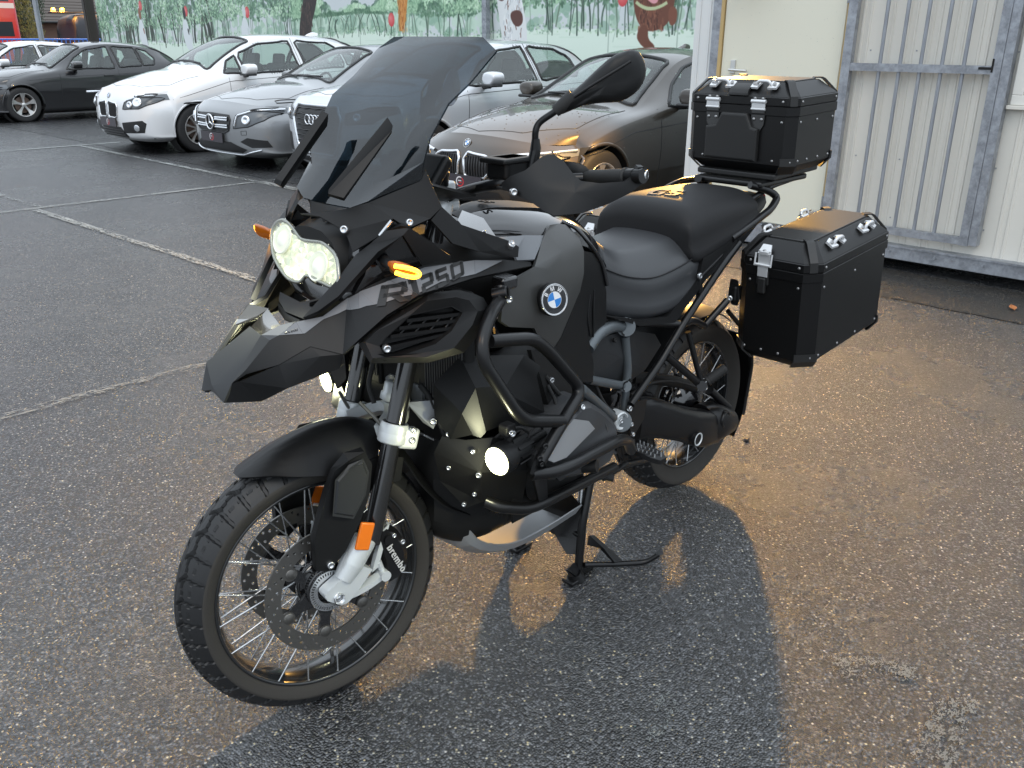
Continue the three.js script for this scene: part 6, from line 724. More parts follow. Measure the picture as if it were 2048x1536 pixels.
{ // ---- left and right air intake shrouds ----
  const O = [[-1.466,.947,.185], [-1.433,.976,.19], [-1.325,1.037,.245], [-1.261,1.034,.262], [-1.221,1.019,.268], [-1.195,1.005,.27], [-1.185,.979,.28], [-1.211,.948,.292], [-1.272,.905,.29], [-1.353,.898,.27], [-1.459,.909,.212]], R1 = [[-1.47,.958,.215], [-1.447,.977,.222], [-1.359,1.032,.275], [-1.292,1.03,.29], [-1.261,1.018,.296], [-1.243,.992,.302], [-1.264,.968,.308], [-1.314,.929,.305], [-1.375,.92,.288], [-1.47,.929,.236]], N = [[-1.448,.947,.228], [-1.436,.96,.232], [-1.391,1.009,.265], [-1.3,1.012,.285], [-1.275,.995,.292], [-1.31,.962,.294], [-1.348,.941,.286], [-1.416,.925,.256], [-1.442,.925,.24]];
  const f1 = [[0, 1, 12, 11], [1, 2, 13, 12], [2, 3, 14, 13], [3, 4, 15, 14], [4, 5, 15], [5, 6, 16, 15], [6, 7, 17, 16], [7, 8, 18, 17], [8, 9, 19, 18], [9, 10, 20, 19], [10, 0, 11, 20]], k = 11, m = 21, f2 = [[k, k + 1, m + 1, m], [k + 1, k + 2, m + 2, m + 1], [k + 2, k + 3, m + 3, m + 2], [k + 3, k + 4, m + 4, m + 3], [k + 4, k + 5, m + 4], [k + 5, k + 6, m + 5, m + 4], [k + 6, k + 7, m + 6, m + 5], [k + 7, k + 8, m + 7, m + 6], [k + 8, k + 9, m + 8, m + 7], [k + 9, k, m, m + 8]];
  const V = [...O, ...R1, ...N]; const g = shell(V, [...f1, ...f2], 0.01, 24);
  const inset = (q, d) => [q[0] + 0.004, q[1], q[2] - d];
  for (const s of [1, -1]) { const w = (l) => [l].flat(2).map((q) => s > 0 ? q : mir(q)); const sh = sub('intake_shroud', w(g.clone()), mPlas, bike); sub('back_panel', w(shell(N.map((q) => inset(q, 0.03)), [[0, 1, 2, 3, 4, 5, 6, 7, 8]], 0.004)), mDark, sh); sub('inner_rim', w(N.map((q, i) => shell([q, N[(i + 1) % 9], inset(N[(i + 1) % 9], 0.03), inset(q, 0.03)], [[0, 1, 2, 3]], 0.002))), mPlas, sh);
    const louv = [[[-1.439,.938,.224], [-1.299,.955,.285]], [[-1.412,.922,.25], [-1.33,.933,.28]], [[-1.409,.98,.243], [-1.283,.977,.283]], [[-1.395,.994,.25], [-1.272,.989,.282]], [[-1.425,.964,.235], [-1.297,.964,.283]]]; for (const [a, b] of louv) sub('louvre', w(loft([a, b].map((q) => [[q[0], q[1] + 0.004, q[2] + 0.006], [q[0], q[1] + 0.002, q[2] - 0.016], [q[0], q[1] - 0.003, q[2] - 0.016], [q[0], q[1] - 0.003, q[2] + 0.006]]), 1, 1, 20)), mPlas, sh); const tick = []; for (let i = 0; i < 4; i++) for (const [a, b, c, d] of [[louv[2][0], louv[2][1], louv[3][0], louv[3][1]], [louv[4][0], louv[4][1], louv[2][0], louv[2][1]]]) { const t = 0.15 + i * 0.24, L = (p, q) => p.map((v, j) => v + (q[j] - v) * t); tick.push(rod(L(a, b), L(c, d), 0.003, 0.003, 6)); } sub('louvre_web', w(tick), mPlas, sh);
    sub('bolt', w(bolt([-1.437,.942,.24], [-0.3, 0, 1], 0.0085, 0.006)), mSteel, sh); }
}

const two = (n, g, m, p = bike) => { const l = [g].flat(3), a = sub(n, l, m, p); sub(n, l.map((q) => mir(q)), m, p); return a; };
const ell = (c, ry, rz, n = 12, p = 2) => { const o = []; for (let k = 0; k < n; k++) { const a = k / n * Math.PI * 2, s = Math.sin(a), q = Math.cos(a), e = 2 / p; o.push([c[0], c[1] + Math.sign(s) * Math.abs(s) ** e * ry, c[2] + Math.sign(q) * Math.abs(q) ** e * rz]); } return o; };
const tb = (n, pts, r, m, p = bike, round = 0.05) => sub(n, tube(pts, r, round, 14), m, p);
{ // rear wheel
  const w = makeWheel({ name: 'rear_wheel', R: 0.318, W: 0.164, drop: 0.034, groove: 0.0075, N: 34, hub: 0.085, hubZ: 0.04, spR: 0.219, spZ: 0.056,
    side: [[0.2845, 0.0815], [0.28, 0.0845], [0.27, 0.085], [0.256, 0.08], [0.243, 0.072], [0.23, 0.0645], [0.2265, 0.06]], rim: [[0.2285, 0.0635], [0.2275, 0.067], [0.223, 0.066], [0.22, 0.06], [0.219, 0.052], [0.213, 0.046], [0.206, 0.03], [0.203, 0]] });
  w.position.set(0, 0.337, 0); sub('hub', lathe([[0.02, 0.08], [0.06, 0.075], [0.075, 0.06], [0.09, 0.045], [0.09, 0.034], [0.05, 0.03], [0.045, 0], [0.05, -0.03], [0.09, -0.034], [0.09, -0.045], [0.06, -0.06], [0.02, -0.07]], [0, 0, 0], [0, 0, 1], 40), mGloss, w);
  const d = discGeo(0.138, 0.1, 0.005); d.translate(0, 0, -0.07); sub('brake_disc', d, mDisc, w);
}
{ // engine: crankcase, boxer cylinders, covers
  const c = sub('crankcase', [loft([[-1.2, 0.46, 0.12, 0.09], [-1.12, 0.48, 0.2, 0.14], [-0.95, 0.48, 0.21, 0.15], [-0.75, 0.5, 0.21, 0.15], [-0.6, 0.52, 0.18, 0.12]].map(([x, y, h, w]) => ell([x, y, 0], h, w, 16, 4)), 2, 2, 50)], mDark, bike);
  sub('radiator', [box(0.03, 0.3, 0.15, -1.2, 0.86, 0.16, 0.008), box(0.03, 0.3, 0.15, -1.2, 0.86, -0.16, 0.008)], mDark, bike);
  { const f = []; for (let i = 0; i < 16; i++) for (const s of [1, -1]) f.push(box(0.004, 0.27, 0.003, -1.217, 0.87, s * (0.095 + i * 0.0085))); tag(sub('radiator_fin', f, M('radiator alloy', [0.1, 0.1, 0.1], 0.5, 0.5), bike), null, null, null, 'stuff'); }
  sub('front_panel', [shell([[-1.215, 0.92, 0.2], [-1.215, 0.92, -0.2], [-1.2, 0.62, -0.18], [-1.2, 0.62, 0.18]], [[0, 1, 2, 3]], 0.01)], mDark, bike);
  // dark splash plates ahead of the cylinders
  two('splash_plate', shell([[-1.254,.672,.19], [-1.228,.67,.24], [-1.199,.686,.3], [-1.141,.671,.33], [-1.115,.585,.33], [-1.058,.452,.26], [-1.156,.475,.22], [-1.184,.456,.19], [-1.238,.539,.16], [-1.263,.626,.17], [-1.23,.606,.29]], [[0, 1, 10, 9], [1, 2, 10], [2, 3, 4, 10], [4, 5, 6, 10], [6, 7, 8, 10], [8, 9, 10]], 0.006, 25), mDark);
  sub('bolt', [[946, 903], [958, 950], [949, 988], [928, 1008], [900, 870]].map(([x, y]) => 0) && [bolt([-1.234,.654,.272], [-0.8, 0, 0.5], 0.006), bolt([-1.239,.605,.295], [-0.8, 0, 0.5], 0.007), bolt([-1.194,.515,.232], [-0.8, 0, 0.5], 0.006), bolt([-1.199,.477,.2], [-0.8, 0, 0.5], 0.006), bolt([-1.252,.683,.21], [-0.8, 0, 0.5], 0.006)], mSteel, bike);
  // left cylinder with finned barrel and head cover (right one mirrored)
  const fins = []; for (let i = 0; i < 6; i++) fins.push(loft([[-1.09, 0], [-0.82, 0]].map(([x]) => ell([x, 0.5, 0.175 + i * 0.016], 0.1, 0.004, 12, 4)), 1, 1)); two('cylinder', [loft([0.13, 0.27].map((z) => { const o = []; for (let k = 0; k < 16; k++) { const a = k / 16 * 6.283; o.push([-0.95 + Math.cos(a) * 0.11, 0.5 + Math.sin(a) * 0.085, z]); } return o; }), 1, 1, 50), fins], mDark);
  const CV = [[-1.049,.668,.345], [-.936,.705,.33], [-.873,.676,.33], [-.788,.607,.32], [-.771,.566,.325], [-.79,.514,.33], [-.855,.5,.34], [-1.058,.545,.35], [-1.1,.607,.352], [-1.087,.653,.35]];
  const ring = (k, dz) => { const m = [0, 0, 0]; CV.forEach((q) => q.forEach((v, i) => m[i] += v / CV.length)); return CV.map((q) => [m[0] + (q[0] - m[0]) * k, m[1] + (q[1] - m[1]) * k, q[2] + dz]); };
  const cov = two('head_cover', [loft([ring(1.04, -0.13), ring(1.04, -0.03), ring(1.0, 0), ring(0.86, 0.016), ring(0.5, 0.02)], 1, 2, 28)], mEng);
  const pn = two('cover_plate', shell([[-1.004,.693,.372], [-.947,.67,.372], [-.92,.641,.37], [-1.04,.61,.384], [-1.086,.614,.386], [-1.117,.634,.386], [-1.057,.674,.38]], [[0, 1, 4, 5, 6], [1, 2, 3, 4]], 0.008, 15), M('brushed cover', [0.42, 0.43, 0.44], 0.3, 0.6), cov);
  sub('bolt', [bolt([-.95,.701,.352], [0, 0.4, 1], 0.0075, 0.005)], mSteel, cov);
  sub('spark_cover', [rod([-0.97, 0.53, 0.3], [-0.93, 0.55, 0.39], 0.016)], mDark, cov);
  // intake runners and throttle bodies behind the cylinders
  two('intake', [tube([[-0.83, 0.62, 0.2], [-0.8, 0.68, 0.17], [-0.76, 0.72, 0.12]], 0.034, 0.05, 18), ...[0, 1, 2, 3].map((i) => { const g = new THREE.TorusGeometry(0.036, 0.006, 8, 24); g.rotateX(1.1); g.translate(-0.815 + i * 0.012, 0.64 + i * 0.016, 0.195 - i * 0.012); return g; })], mRubB);
  // radiator guard: faceted dark box with a pale lit facet facing the lamp
  const RG = [[-1.259,.796,.17], [-1.216,.863,.215], [-1.071,.846,.275], [-1.023,.806,.282], [-1.045,.79,.29], [-1.026,.696,.3], [-1.1,.701,.3], [-1.212,.704,.292], [-1.222,.69,.285], [-1.233,.696,.272], [-1.255,.674,.22], [-1.258,.717,.17], [-1.256,.752,.262], [-1.236,.813,.285], [-1.156,.801,.3], [-1.149,.776,.305]];
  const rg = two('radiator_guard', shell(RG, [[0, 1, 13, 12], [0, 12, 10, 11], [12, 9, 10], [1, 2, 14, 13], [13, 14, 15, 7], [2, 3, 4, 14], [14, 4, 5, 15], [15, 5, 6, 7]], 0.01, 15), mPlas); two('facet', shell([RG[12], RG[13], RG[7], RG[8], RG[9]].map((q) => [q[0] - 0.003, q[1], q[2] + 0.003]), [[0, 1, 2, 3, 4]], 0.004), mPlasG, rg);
  two('side_duct', shell([[-1.035,.845,.262], [-.96,.818,.255], [-.851,.712,.245], [-.875,.668,.25], [-.982,.687,.275], [-1.022,.781,.28]], [[0, 1, 2, 3, 4, 5]], 0.012), mDark);
  // hoses, wiring and small fixings
  for (const [P, q] of [[[[-.982,.765,.26], [-.937,.705,.27], [-.843,.655,.24], [-.733,.626,.2]], 0.006], [[[-.978,.742,.265], [-.974,.695,.29], [-1.017,.662,.31]], 0.0045], [[[-1.108,.675,.33], [-1.142,.702,.33], [-1.18,.702,.32], [-1.19,.674,.29]], 0.0035], [[[-1.239,.769,.1], [-1.233,.748,.12], [-1.227,.701,.14], [-1.219,.654,.16]], 0.007], [[[-1.21,.838,.06], [-1.202,.786,.06], [-1.203,.719,.05]], 0.006], [[[-.72,.692,.19], [-.677,.607,.19], [-.64,.559,.19], [-.609,.534,.19]], 0.005], [[[-.505,.552,.17], [-.424,.557,.16], [-.277,.527,.15], [-.098,.455,.15]], 0.004]]) sub('hose', tube(P, q, 0, 10), mRubB, bike);
  sub('damper_rod', [rod([-1.271,.664,.07], [-1.236,.642,.1], 0.0085)], mSatin, bike); sub('damper_pin', [rod([-1.236,.642,.1], [-1.215,.626,.115], 0.0036)], mSteel, bike);
  sub('bolt', [bolt([-.992,.765,.29], [-0.2, 0, 1], 0.007), bolt([-1.253,.7,.16], [-0.6, 0, 0.8], 0.009), bolt([-1.245,.592,.2], [-0.8, 0, 0.6], 0.006), bolt([-1.11,.983,.262], [-0.4, 0, 1], 0.0085, 0.006), bolt([-.982,.561,.362], [0, 0, 1], 0.006), bolt([-.829,.536,.342], [0, 0, 1], 0.006)], mSteel, bike);
  two('cover_rib', tube([[-1.07,.656,.358], [-1.004,.688,.345], [-.943,.694,.34], [-.893,.67,.34], [-.837,.613,.336], [-.826,.569,.338]], 0.004, 0, 8), mEng, cov);
  two('lower_cover', shell([[-1.072,.573,.37], [-.986,.575,.365], [-.871,.563,.35], [-.831,.54,.345], [-.944,.539,.355], [-1.036,.538,.362]], [[0, 1, 4, 5], [1, 2, 3, 4]], 0.01), mPlasG, cov);
  // crash bars
  const cb = tb('crash_bar', [[-1.142,1.018,.27], [-1.155,.994,.28], [-1.219,.973,.31], [-1.265,.933,.335], [-1.266,.891,.345], [-1.186,.747,.378], [-1.052,.705,.378]], 0.0148, mSatin, bike, 0.045); sub('bar_end', lathe([[0.0105, 0.002], [0.0135, 0.004], [0.0145, 0], [0.0145, -0.03]], [-1.145,1.011,.29], [0.5, 0.25, 0.8], 24), mSatin, cb); sub('bracket', [box(0.05, 0.03, 0.04, -1.11, 1.02, 0.25, 0.008)], mGloss, cb);
  sub('crash_bar', mir(mergeGeometries(clean(tube([[-1.142,1.018,.27], [-1.155,.994,.28], [-1.219,.973,.31], [-1.265,.933,.335], [-1.266,.891,.345], [-1.186,.747,.378], [-1.052,.705,.378]], 0.0135, 0.045, 14)))), mSatin, bike);
  const cb2 = [[-1.23,.929,.325], [-1.102,.906,.33], [-1.057,.868,.335], [-.95,.746,.35], [-1.049,.704,.378], [-1.142,.638,.392]]; two('crash_bar', tube(cb2, 0.0148, 0.04, 14), mSatin);
  const cb3 = [[-1.152,.604,.375], [-1.089,.592,.392], [-1.018,.588,.392], [-.807,.57,.36], [-.727,.533,.33], [-.642,.458,.28]]; two('crash_bar', tube(cb3, 0.0148, 0.04, 14), mSatin);
  const cb4 = [[-1.193,.51,.27], [-1.176,.499,.3], [-1.093,.464,.31], [-1.015,.459,.31], [-.663,.398,.24]]; two('crash_bar', tube(cb4, 0.0148, 0.04, 14), mSatin);
  two('frame_tube', tube([[-.938,.74,.34], [-.665,.548,.23]], 0.013, 0, 14), mFrame);
  two('bar_bracket', shell([[-1.154,.65,.395], [-1.124,.63,.395], [-1.019,.46,.31], [-1.048,.46,.31], [-1.161,.611,.39]], [[0, 1, 2, 3, 4]], 0.008), mSatin);
  sub('bolt', [bolt([-1.136,.678,.402], [-0.3, 0, 1], 0.0075), bolt([-1.154,.654,.402], [-0.3, 0, 1], 0.0075), bolt([-1.147,.637,.402], [-0.3, 0, 1], 0.006)], mSatin, bike);
  // round auxiliary lamps
  const gl = M('aux lamp glow', [1, 1, 0.8], 0.2); gl.emissive.setRGB(1, 1, 0.7); gl.emissiveIntensity = 7;
  const gr = M('aux lamp rim glow', [1, 1, 0.8], 0.2); gr.emissive.setRGB(1, 1, 0.6); gr.emissiveIntensity = 2.2;
  for (const [c, s] of [[[-1.238,.661,.355], 1], [[-1.195, 0.645, -0.355], -1]]) {
    const d = new Vec(-0.93, -0.03, s * 0.1).normalize(), P = (k, o = [0, 0, 0]) => v3(c).addScaledVector(d, k).add(v3(o)), L = sub('aux_lamp', [lathe([[0, 0.0], [0.03, -0.0], [0.0345, 0.004], [0.036, -0.004], [0.036, -0.03], [0.03, -0.045], [0.03, -0.085], [0.022, -0.1], [0, -0.1]], c, d, 32)], mPlas, bike);
    sub('lens', lathe([[0, 0.0035], [0.022, 0.003], [0.0285, 0.001]], P(0.001), d, 28), gl, L); sub('lens_ring', lathe([[0.0285, 0.002], [0.031, 0.004], [0.0325, 0.002]], P(0.001), d, 28), gr, L);
    const f = []; for (let k = 0; k < 10; k++) { const a = k / 10 * 6.283, g = box(0.05, 0.003, 0.009, 0, 0, 0); g.rotateX(a); g.translate(0, Math.sin(a + 1.57) * 0, 0); g.applyMatrix4(new THREE.Matrix4().makeTranslation(0, Math.sin(a) * 0.033, Math.cos(a) * 0.033)); g.applyQuaternion(new THREE.Quaternion().setFromUnitVectors(new Vec(-1, 0, 0), d)); const q = P(-0.068); g.translate(q.x, q.y, q.z); f.push(g); } sub('cooling_fin', f, mPlas, L);
    sub('mount', [rod(P(-0.05), P(-0.045, [0, 0.06, -s * 0.01]), 0.01), box(0.03, 0.03, 0.03, ...P(-0.045, [0, 0.055, -s * 0.01]).toArray(), 0.006), rod(P(-0.07), P(-0.17, [0, 0, -s * 0.0]), 0.01)], mDark, L); sub('bolt', [bolt(P(-0.045, [0, 0.05, s * 0.006]), [-0.3, 0, s], 0.008), bolt(P(-0.03, [0.01, 0.055, s * 0.006]), [-0.8, 0, s], 0.006)], mSteel, L);
    sub('cable', [tube([P(-0.1), P(-0.13, [0, 0.03, 0]), P(-0.17, [0, 0.015, -0.01]), P(-0.2, [0, -0.02, -0.02])], 0.003, 0, 6)], mRubB, L);
    const pl = new THREE.PointLight(new THREE.Color(1, 0.98, 0.62), 0.14, 0); pl.position.copy(P(0.04)); pl.castShadow = true; scene.add(pl);
  }
  // skid plate
  const sk = [[-1.16, 0.36, 0.085, 0.05], [-1.12, 0.27, 0.11, 0.04], [-1.02, 0.215, 0.13, 0.045], [-0.88, 0.195, 0.135, 0.06], [-0.72, 0.2, 0.13, 0.06]].map(([x, y, w, u]) => [[x + 0.02, y + u, w + 0.03], [x + 0.01, y + u * 0.5, w + 0.015], [x, y, w * 0.75], [x, y - 0.006, 0], [x, y, -w * 0.75], [x + 0.01, y + u * 0.5, -w - 0.015], [x + 0.02, y + u, -w - 0.03]]); sub('skid_plate', patch(sk, 3, 1, 0.004, 25), M('skid plate alloy', [0.4, 0.41, 0.42], 0.4, 0.5), bike);
}
{ // trellis frame, footrests, swingarm, stand
  tb('frame_tube', [[-.748,.763,.2], [-.698,.789,.19], [-.622,.79,.175], [-.511,.76,.15]], 0.017, mFrame); const cap = sub('frame_node', [rod([-.479,.744,.12], [-.554,.773,.175], 0.027, 0.027, 28)], mFrame, bike); sub('end_plug', [lathe([[0, -0.004], [0.021, -0.004], [0.021, 0.002], [0.027, 0.003]], [-.554,.773,.175], [0, 0, 1], 28)], mDark, cap);
  tb('frame_tube', [[-.542,.741,.165], [-.52,.632,.165], [-.527,.58,.165], [-.535,.513,.17]], 0.0125, mFrame); tb('frame_tube', [[-.74,.673,.2], [-.541,.591,.175]], 0.0125, mFrame);
  const nd = sub('frame_node', [rod([-.494,.568,.14], [-.561,.601,.19], 0.017, 0.017, 20)], mFrame, bike); sub('end_plug', lathe([[0, -0.004], [0.012, -0.004], [0.012, 0.002], [0.017, 0.002]], [-.561,.601,.19], [0, 0, 1], 20), mDark, nd);
  const pv = sub('pivot_cover', [lathe([[0, -0.008], [0.006, -0.006], [0.008, -0.002], [0.015, -0.006], [0.019, -0.004], [0.021, 0.005], [0.026, 0.005], [0.028, 0], [0.028, -0.03]], [-.587,.504,.2], [-0.1, 0, 1], 32)], mAlu, bike); sub('bolt', bolt([-.587,.504,.2], [-0.1, 0, 1], 0.008, 0.004), mSteel, pv); sub('pivot_housing', [rod([-.493,.452,.13], [-.581,.5,.195], 0.034, 0.031, 28), rod([-.53,.522,.165], [-.535,.472,.165], 0.016, 0.024)], mFrame, bike);
  two('airbox_cover', shell([[-.726,.753,.185], [-.646,.767,.175], [-.482,.739,.14], [-.331,.687,.12], [-.295,.643,.12], [-.386,.587,.13], [-.482,.576,.14], [-.691,.657,.175], [-.637,.725,.178], [-.567,.684,.17]], [[0, 1, 8], [1, 2, 9, 8], [2, 3, 4, 5, 9], [0, 8, 9, 7], [9, 5, 6, 7]], 0.01, 18), mPlasG);
  sub('bolt', [bolt([-.608,.748,.18], [0, 0.2, 1], 0.007), bolt([-.525,.605,.18], [0, 0, 1], 0.006)], mDark, bike);
  // black rear subframe with triangular hangers
  for (const s of [1, -1]) { const w = (g) => [g].flat(3).map((q) => s > 0 ? q : mir(q)); const f = sub('subframe', w([tube([[-.544,.543,.2], [-.412,.636,.2], [-.306,.731,.2], [-.224,.794,.2], [-.107,.88,.2], [-.009,.927,.19]], 0.0115, 0.03, 14), tube([[-.463,.758,.15], [-.298,.728,.195]], 0.011, 0, 12), tube([[-.388,.653,.205], [-.227,.52,.235]], 0.012, 0, 12), tube([[-.283,.702,.205], [-.227,.52,.235]], 0.009, 0, 12), tube([[-.306,.731,.2], [-.253,.732,.2], [-.182,.697,.2]], 0.011, 0.03, 12), tube([[-.183,.7,.2], [-.106,.769,.225]], 0.011, 0, 12), tube([[-.208,.789,.19], [-.231,.856,.19], [-.107,.904,.185]], 0.012, 0.02, 12)]), mSatin, bike);
    sub('hanger_plate', w([shell([[-.56,.539,.205], [-.525,.547,.205], [-.466,.538,.2], [-.475,.475,.2], [-.532,.435,.205], [-.56,.485,.207]], [[0, 1, 2, 3, 4, 5]], 0.008), rod([-.202,.509,.22], [-.251,.531,.25], 0.016)]), mSatin, f); sub('bolt', w([bolt([-.559,.536,.208], [0, 0, 1], 0.009), bolt([-.55,.485,.21], [0, 0, 1], 0.007), bolt([-.54,.45,.21], [0, 0, 1], 0.007), bolt([-.234,.521,.252], [0, 0, 1], 0.008), bolt([-.242,.867,.205], [0, 0, 1], 0.01)]), mSteel, f);
    sub('seat_rail_cover', w(shell([[-.654,.828,.185], [-.51,.786,.19], [-.385,.771,.197], [-.238,.853,.2], [-.214,.927,.195], [-.059,.947,.19], [.096,.998,.17], [.174,.988,.17], [-.036,.902,.195], [-.199,.846,.2], [-.349,.745,.2], [-.508,.768,.19]], [[0, 1, 11], [1, 2, 10, 11], [2, 3, 9, 10], [3, 4, 9], [4, 5, 8, 9], [5, 6, 7, 8]], 0.02)), mPlas, f);
    { const A = [-.2,.529,.235], B = [-.154,.571,.27], q = []; for (let i = 0; i < 7; i++) { const l = (k) => A.map((v, j) => v + (B[j] - v) * k); q.push(rod(l(i / 7), l((i + 0.75) / 7), 0.0165, 0.0165, 14)); } sub('passenger_footrest', w([rod(A, B, 0.0145), q]), mRubB, f); }
    const pg = sub('footrest', w([loft([[-.552,.41,.215], [-.538,.409,.255], [-.525,.397,.285], [-.507,.383,.3]].map((c, i) => [[-1, 0.6], [-1, -0.6], [1, -0.6], [1, 0.6]].map(([a, b]) => [c[0] + a * [0.02, 0.028, 0.027, 0.014][i], c[1] + b * 0.012, c[2]])), 2, 1, 30)]), mSatin, f); const teeth = []; for (let i = 0; i < 7; i++) for (const a of [-0.022, 0, 0.022]) { const l = (p, q) => p.map((v, k) => v + (q[k] - v) * (i + 0.5 + (a ? 0 : 0.5)) / 7.5), c = l([-.549,.41,.22], [-.508,.386,.297]); teeth.push(rod([c[0] + a, c[1] + 0.006, c[2]], [c[0] + a, c[1] + 0.022, c[2]], 0.004, 0.003, 6)); } sub('peg_tooth', w(teeth), mSteel, pg); sub('peg_mount', w([rod([-.534,.426,.2], [-.549,.404,.215], 0.012)]), mSatin, pg); }
  // swingarm and final drive on the left
  const sw = sub('swingarm', [loft([[-.428,.444,.13], [-.358,.428,.14], [-.231,.371,.15], [-.101,.312,.15], [.021,.275,.14]].map((c, i) => ell(c, [0.075, 0.07, 0.062, 0.068, 0.06][i], [0.03, 0.035, 0.04, 0.045, 0.04][i], 14, 3.2)), 3, 2, 45), loft([[-.045,.297,.13], [.026,.291,.135], [.126,.266,.13]].map((c, i) => ell(c, [0.075, 0.07, 0.045][i], [0.05, 0.06, 0.05][i], 14, 2.4)), 3, 2, 50)], mSatin, bike);
  sub('drive_cap', [lathe([[0, 0.0], [0.022, 0.0], [0.024, 0.006], [0.03, 0.006], [0.032, 0], [0.034, -0.05]], [.021,.315,.185], [0.15, 0, 1], 30), lathe([[0, 0], [0.018, 0.0], [0.02, 0.004], [0.024, 0.004], [0.026, -0.03]], [-.168,.308,.2], [0, 0, 1], 28)], mSatin, sw);
  sub('drive_rim', [lathe([[0.018, 0.002], [0.0195, 0.005], [0.0225, 0.005], [0.024, 0.001]], [-.168,.308,.2], [0, 0, 1], 28)], mAlu, sw); sub('torque_arm', [rod([.016,.405,.12], [.114,.317,.14], 0.014)], mSatin, sw);
  sub('hugger', [patch([[150, 0.335], [125, 0.34], [100, 0.345], [75, 0.345], [58, 0.34]].map(([a, r]) => [-1, -0.5, 0, 0.5, 1].map((t) => [Math.cos(a * D2R) * (r - 0.02 * t * t) - 0.0, 0.337 + Math.sin(a * D2R) * (r - 0.02 * t * t), t * 0.085])), 4, 2, 0.004, 60), loft([[-.431,.573,.12], [-.323,.541,.125], [-.181,.488,.125], [-.08,.441,.12]].map((c) => ell(c, 0.02, 0.012, 10, 3)), 2, 1, 40)], mPlas, bike);
  sub('rear_mudguard', [patch([[38, 0.336], [20, 0.34], [0, 0.34], [-20, 0.338], [-36, 0.335]].map(([a, q]) => [-1, -0.5, 0, 0.5, 1].map((t) => [Math.cos(a * D2R) * q - 0.012 * t * t, 0.337 + Math.sin(a * D2R) * q, t * 0.095])), 3, 2, 0.004, 50), tube([[0.12, 0.66, 0.1], [0.27, 0.54, 0.1], [0.33, 0.42, 0.098], [0.3, 0.22, 0.098]], 0.008, 0.04, 10)], mPlas, bike);
  sub('shock', [rod([-0.5, 0.78, 0], [-0.42, 0.45, 0], 0.03), ...Array.from({ length: 9 }, (_, i) => { const g = new THREE.TorusGeometry(0.042, 0.0065, 8, 24); g.rotateX(1.57); g.translate(-0.49 + i * 0.008, 0.74 - i * 0.03, 0); return g; })], mDark, bike);
  sub('muffler', [loft([[-0.3, 0.38, -0.2, 0.05], [-0.1, 0.45, -0.24, 0.075], [0.15, 0.53, -0.26, 0.08], [0.3, 0.58, -0.27, 0.06]].map(([x, y, z, r]) => ell([x, y, z], r, r * 0.75, 14, 3)), 3, 2)], M('muffler steel', [0.35, 0.34, 0.32], 0.3, 0.9), bike);
  // centre stand
  const cs = sub('centre_stand', [tube([[-.63,.301,.13], [-.671,.19,.14], [-.691,.037,.147]], 0.013, 0.05, 14), tube([[-.664,.173,-.07], [-.685,.065,-.092], [-.69,.018,-.098]], 0.013, 0.03, 14), tube([[-.664,.151,-.08], [-.68,.143,.14]], 0.011, 0, 12), tube([[-.681,.048,.16], [-.575,.02,.2], [-.493,.011,.25], [-.465,.042,.28]], 0.0085, 0.03, 12), rod([-0.7, 0.003, 0.147], [-0.71, 0.03, 0.147], 0.03, 0.02)], mSatin, bike);
  sub('foot_plate', [shell([[-.763,.066,.155], [-.718,.059,.14], [-.62,.008,.135], [-.607,-.032,.14], [-.691,-.003,.155]], [[0, 1, 2, 3, 4]], 0.008), box(0.075, 0.012, 0.045, -0.705, 0.008, 0.147, 0.004), box(0.075, 0.012, 0.045, -0.692, 0.008, -0.098, 0.004), rod([-0.692, 0.01, -0.098], [-0.69, 0.05, -0.098], 0.022, 0.014)], mSatin, cs);
  sub('web_plate', [shell([[-.695,.127,-.09], [-.675,.178,-.07], [-.684,.241,.02], [-.673,.264,.09], [-.672,.239,.135], [-.675,.123,.14], [-.689,.081,.14], [-.716,.084,.12], [-.709,.125,.07], [-.693,.121,0], [-.685,.064,-.085]], [[0, 1, 9, 10], [1, 2, 8, 9], [2, 3, 4, 8], [4, 5, 8], [5, 6, 7, 8]], 0.004)], mSatin, cs); sub('brace', [shell([[-.648,.128,.145], [-.624,.117,.145], [-.549,.018,.205], [-.59,.031,.2], [-.62,.085,.18], [-.652,.101,.145]], [[0, 1, 2, 3, 4, 5]], 0.006)], mSatin, cs); sub('foot_pedal', [shell([[-.477,.047,.27], [-.459,.055,.275], [-.448,.04,.285], [-.469,.035,.28]], [[0, 1, 2, 3]], 0.006)], mPlasG, cs);
  { const P = []; for (let i = 0; i <= 160; i++) { const t = i / 160, a = t * 28 * 6.283, A = [-.651,.293,.115], B = [-.661,.229,.12]; P.push(new Vec(A[0] + (B[0] - A[0]) * t + Math.cos(a) * 0.007, A[1] + (B[1] - A[1]) * t, A[2] + (B[2] - A[2]) * t + Math.sin(a) * 0.007)); } sub('spring', new THREE.TubeGeometry(new THREE.CatmullRomCurve3(P), 320, 0.0014, 5), mSteel, cs); }
  tb('side_stand', [[-.681,.346,.17], [-.615,.349,.2], [-.566,.356,.2], [-.357,.286,.15]], 0.01, mSatin); sub('gear_lever', [tube([[-.648,.333,.19], [-.615,.349,.2], [-.545,.356,.2]], 0.006, 0.02, 10), rod([-.678,.364,.2], [-.654,.357,.235], 0.011)], mRubB, bike);
}
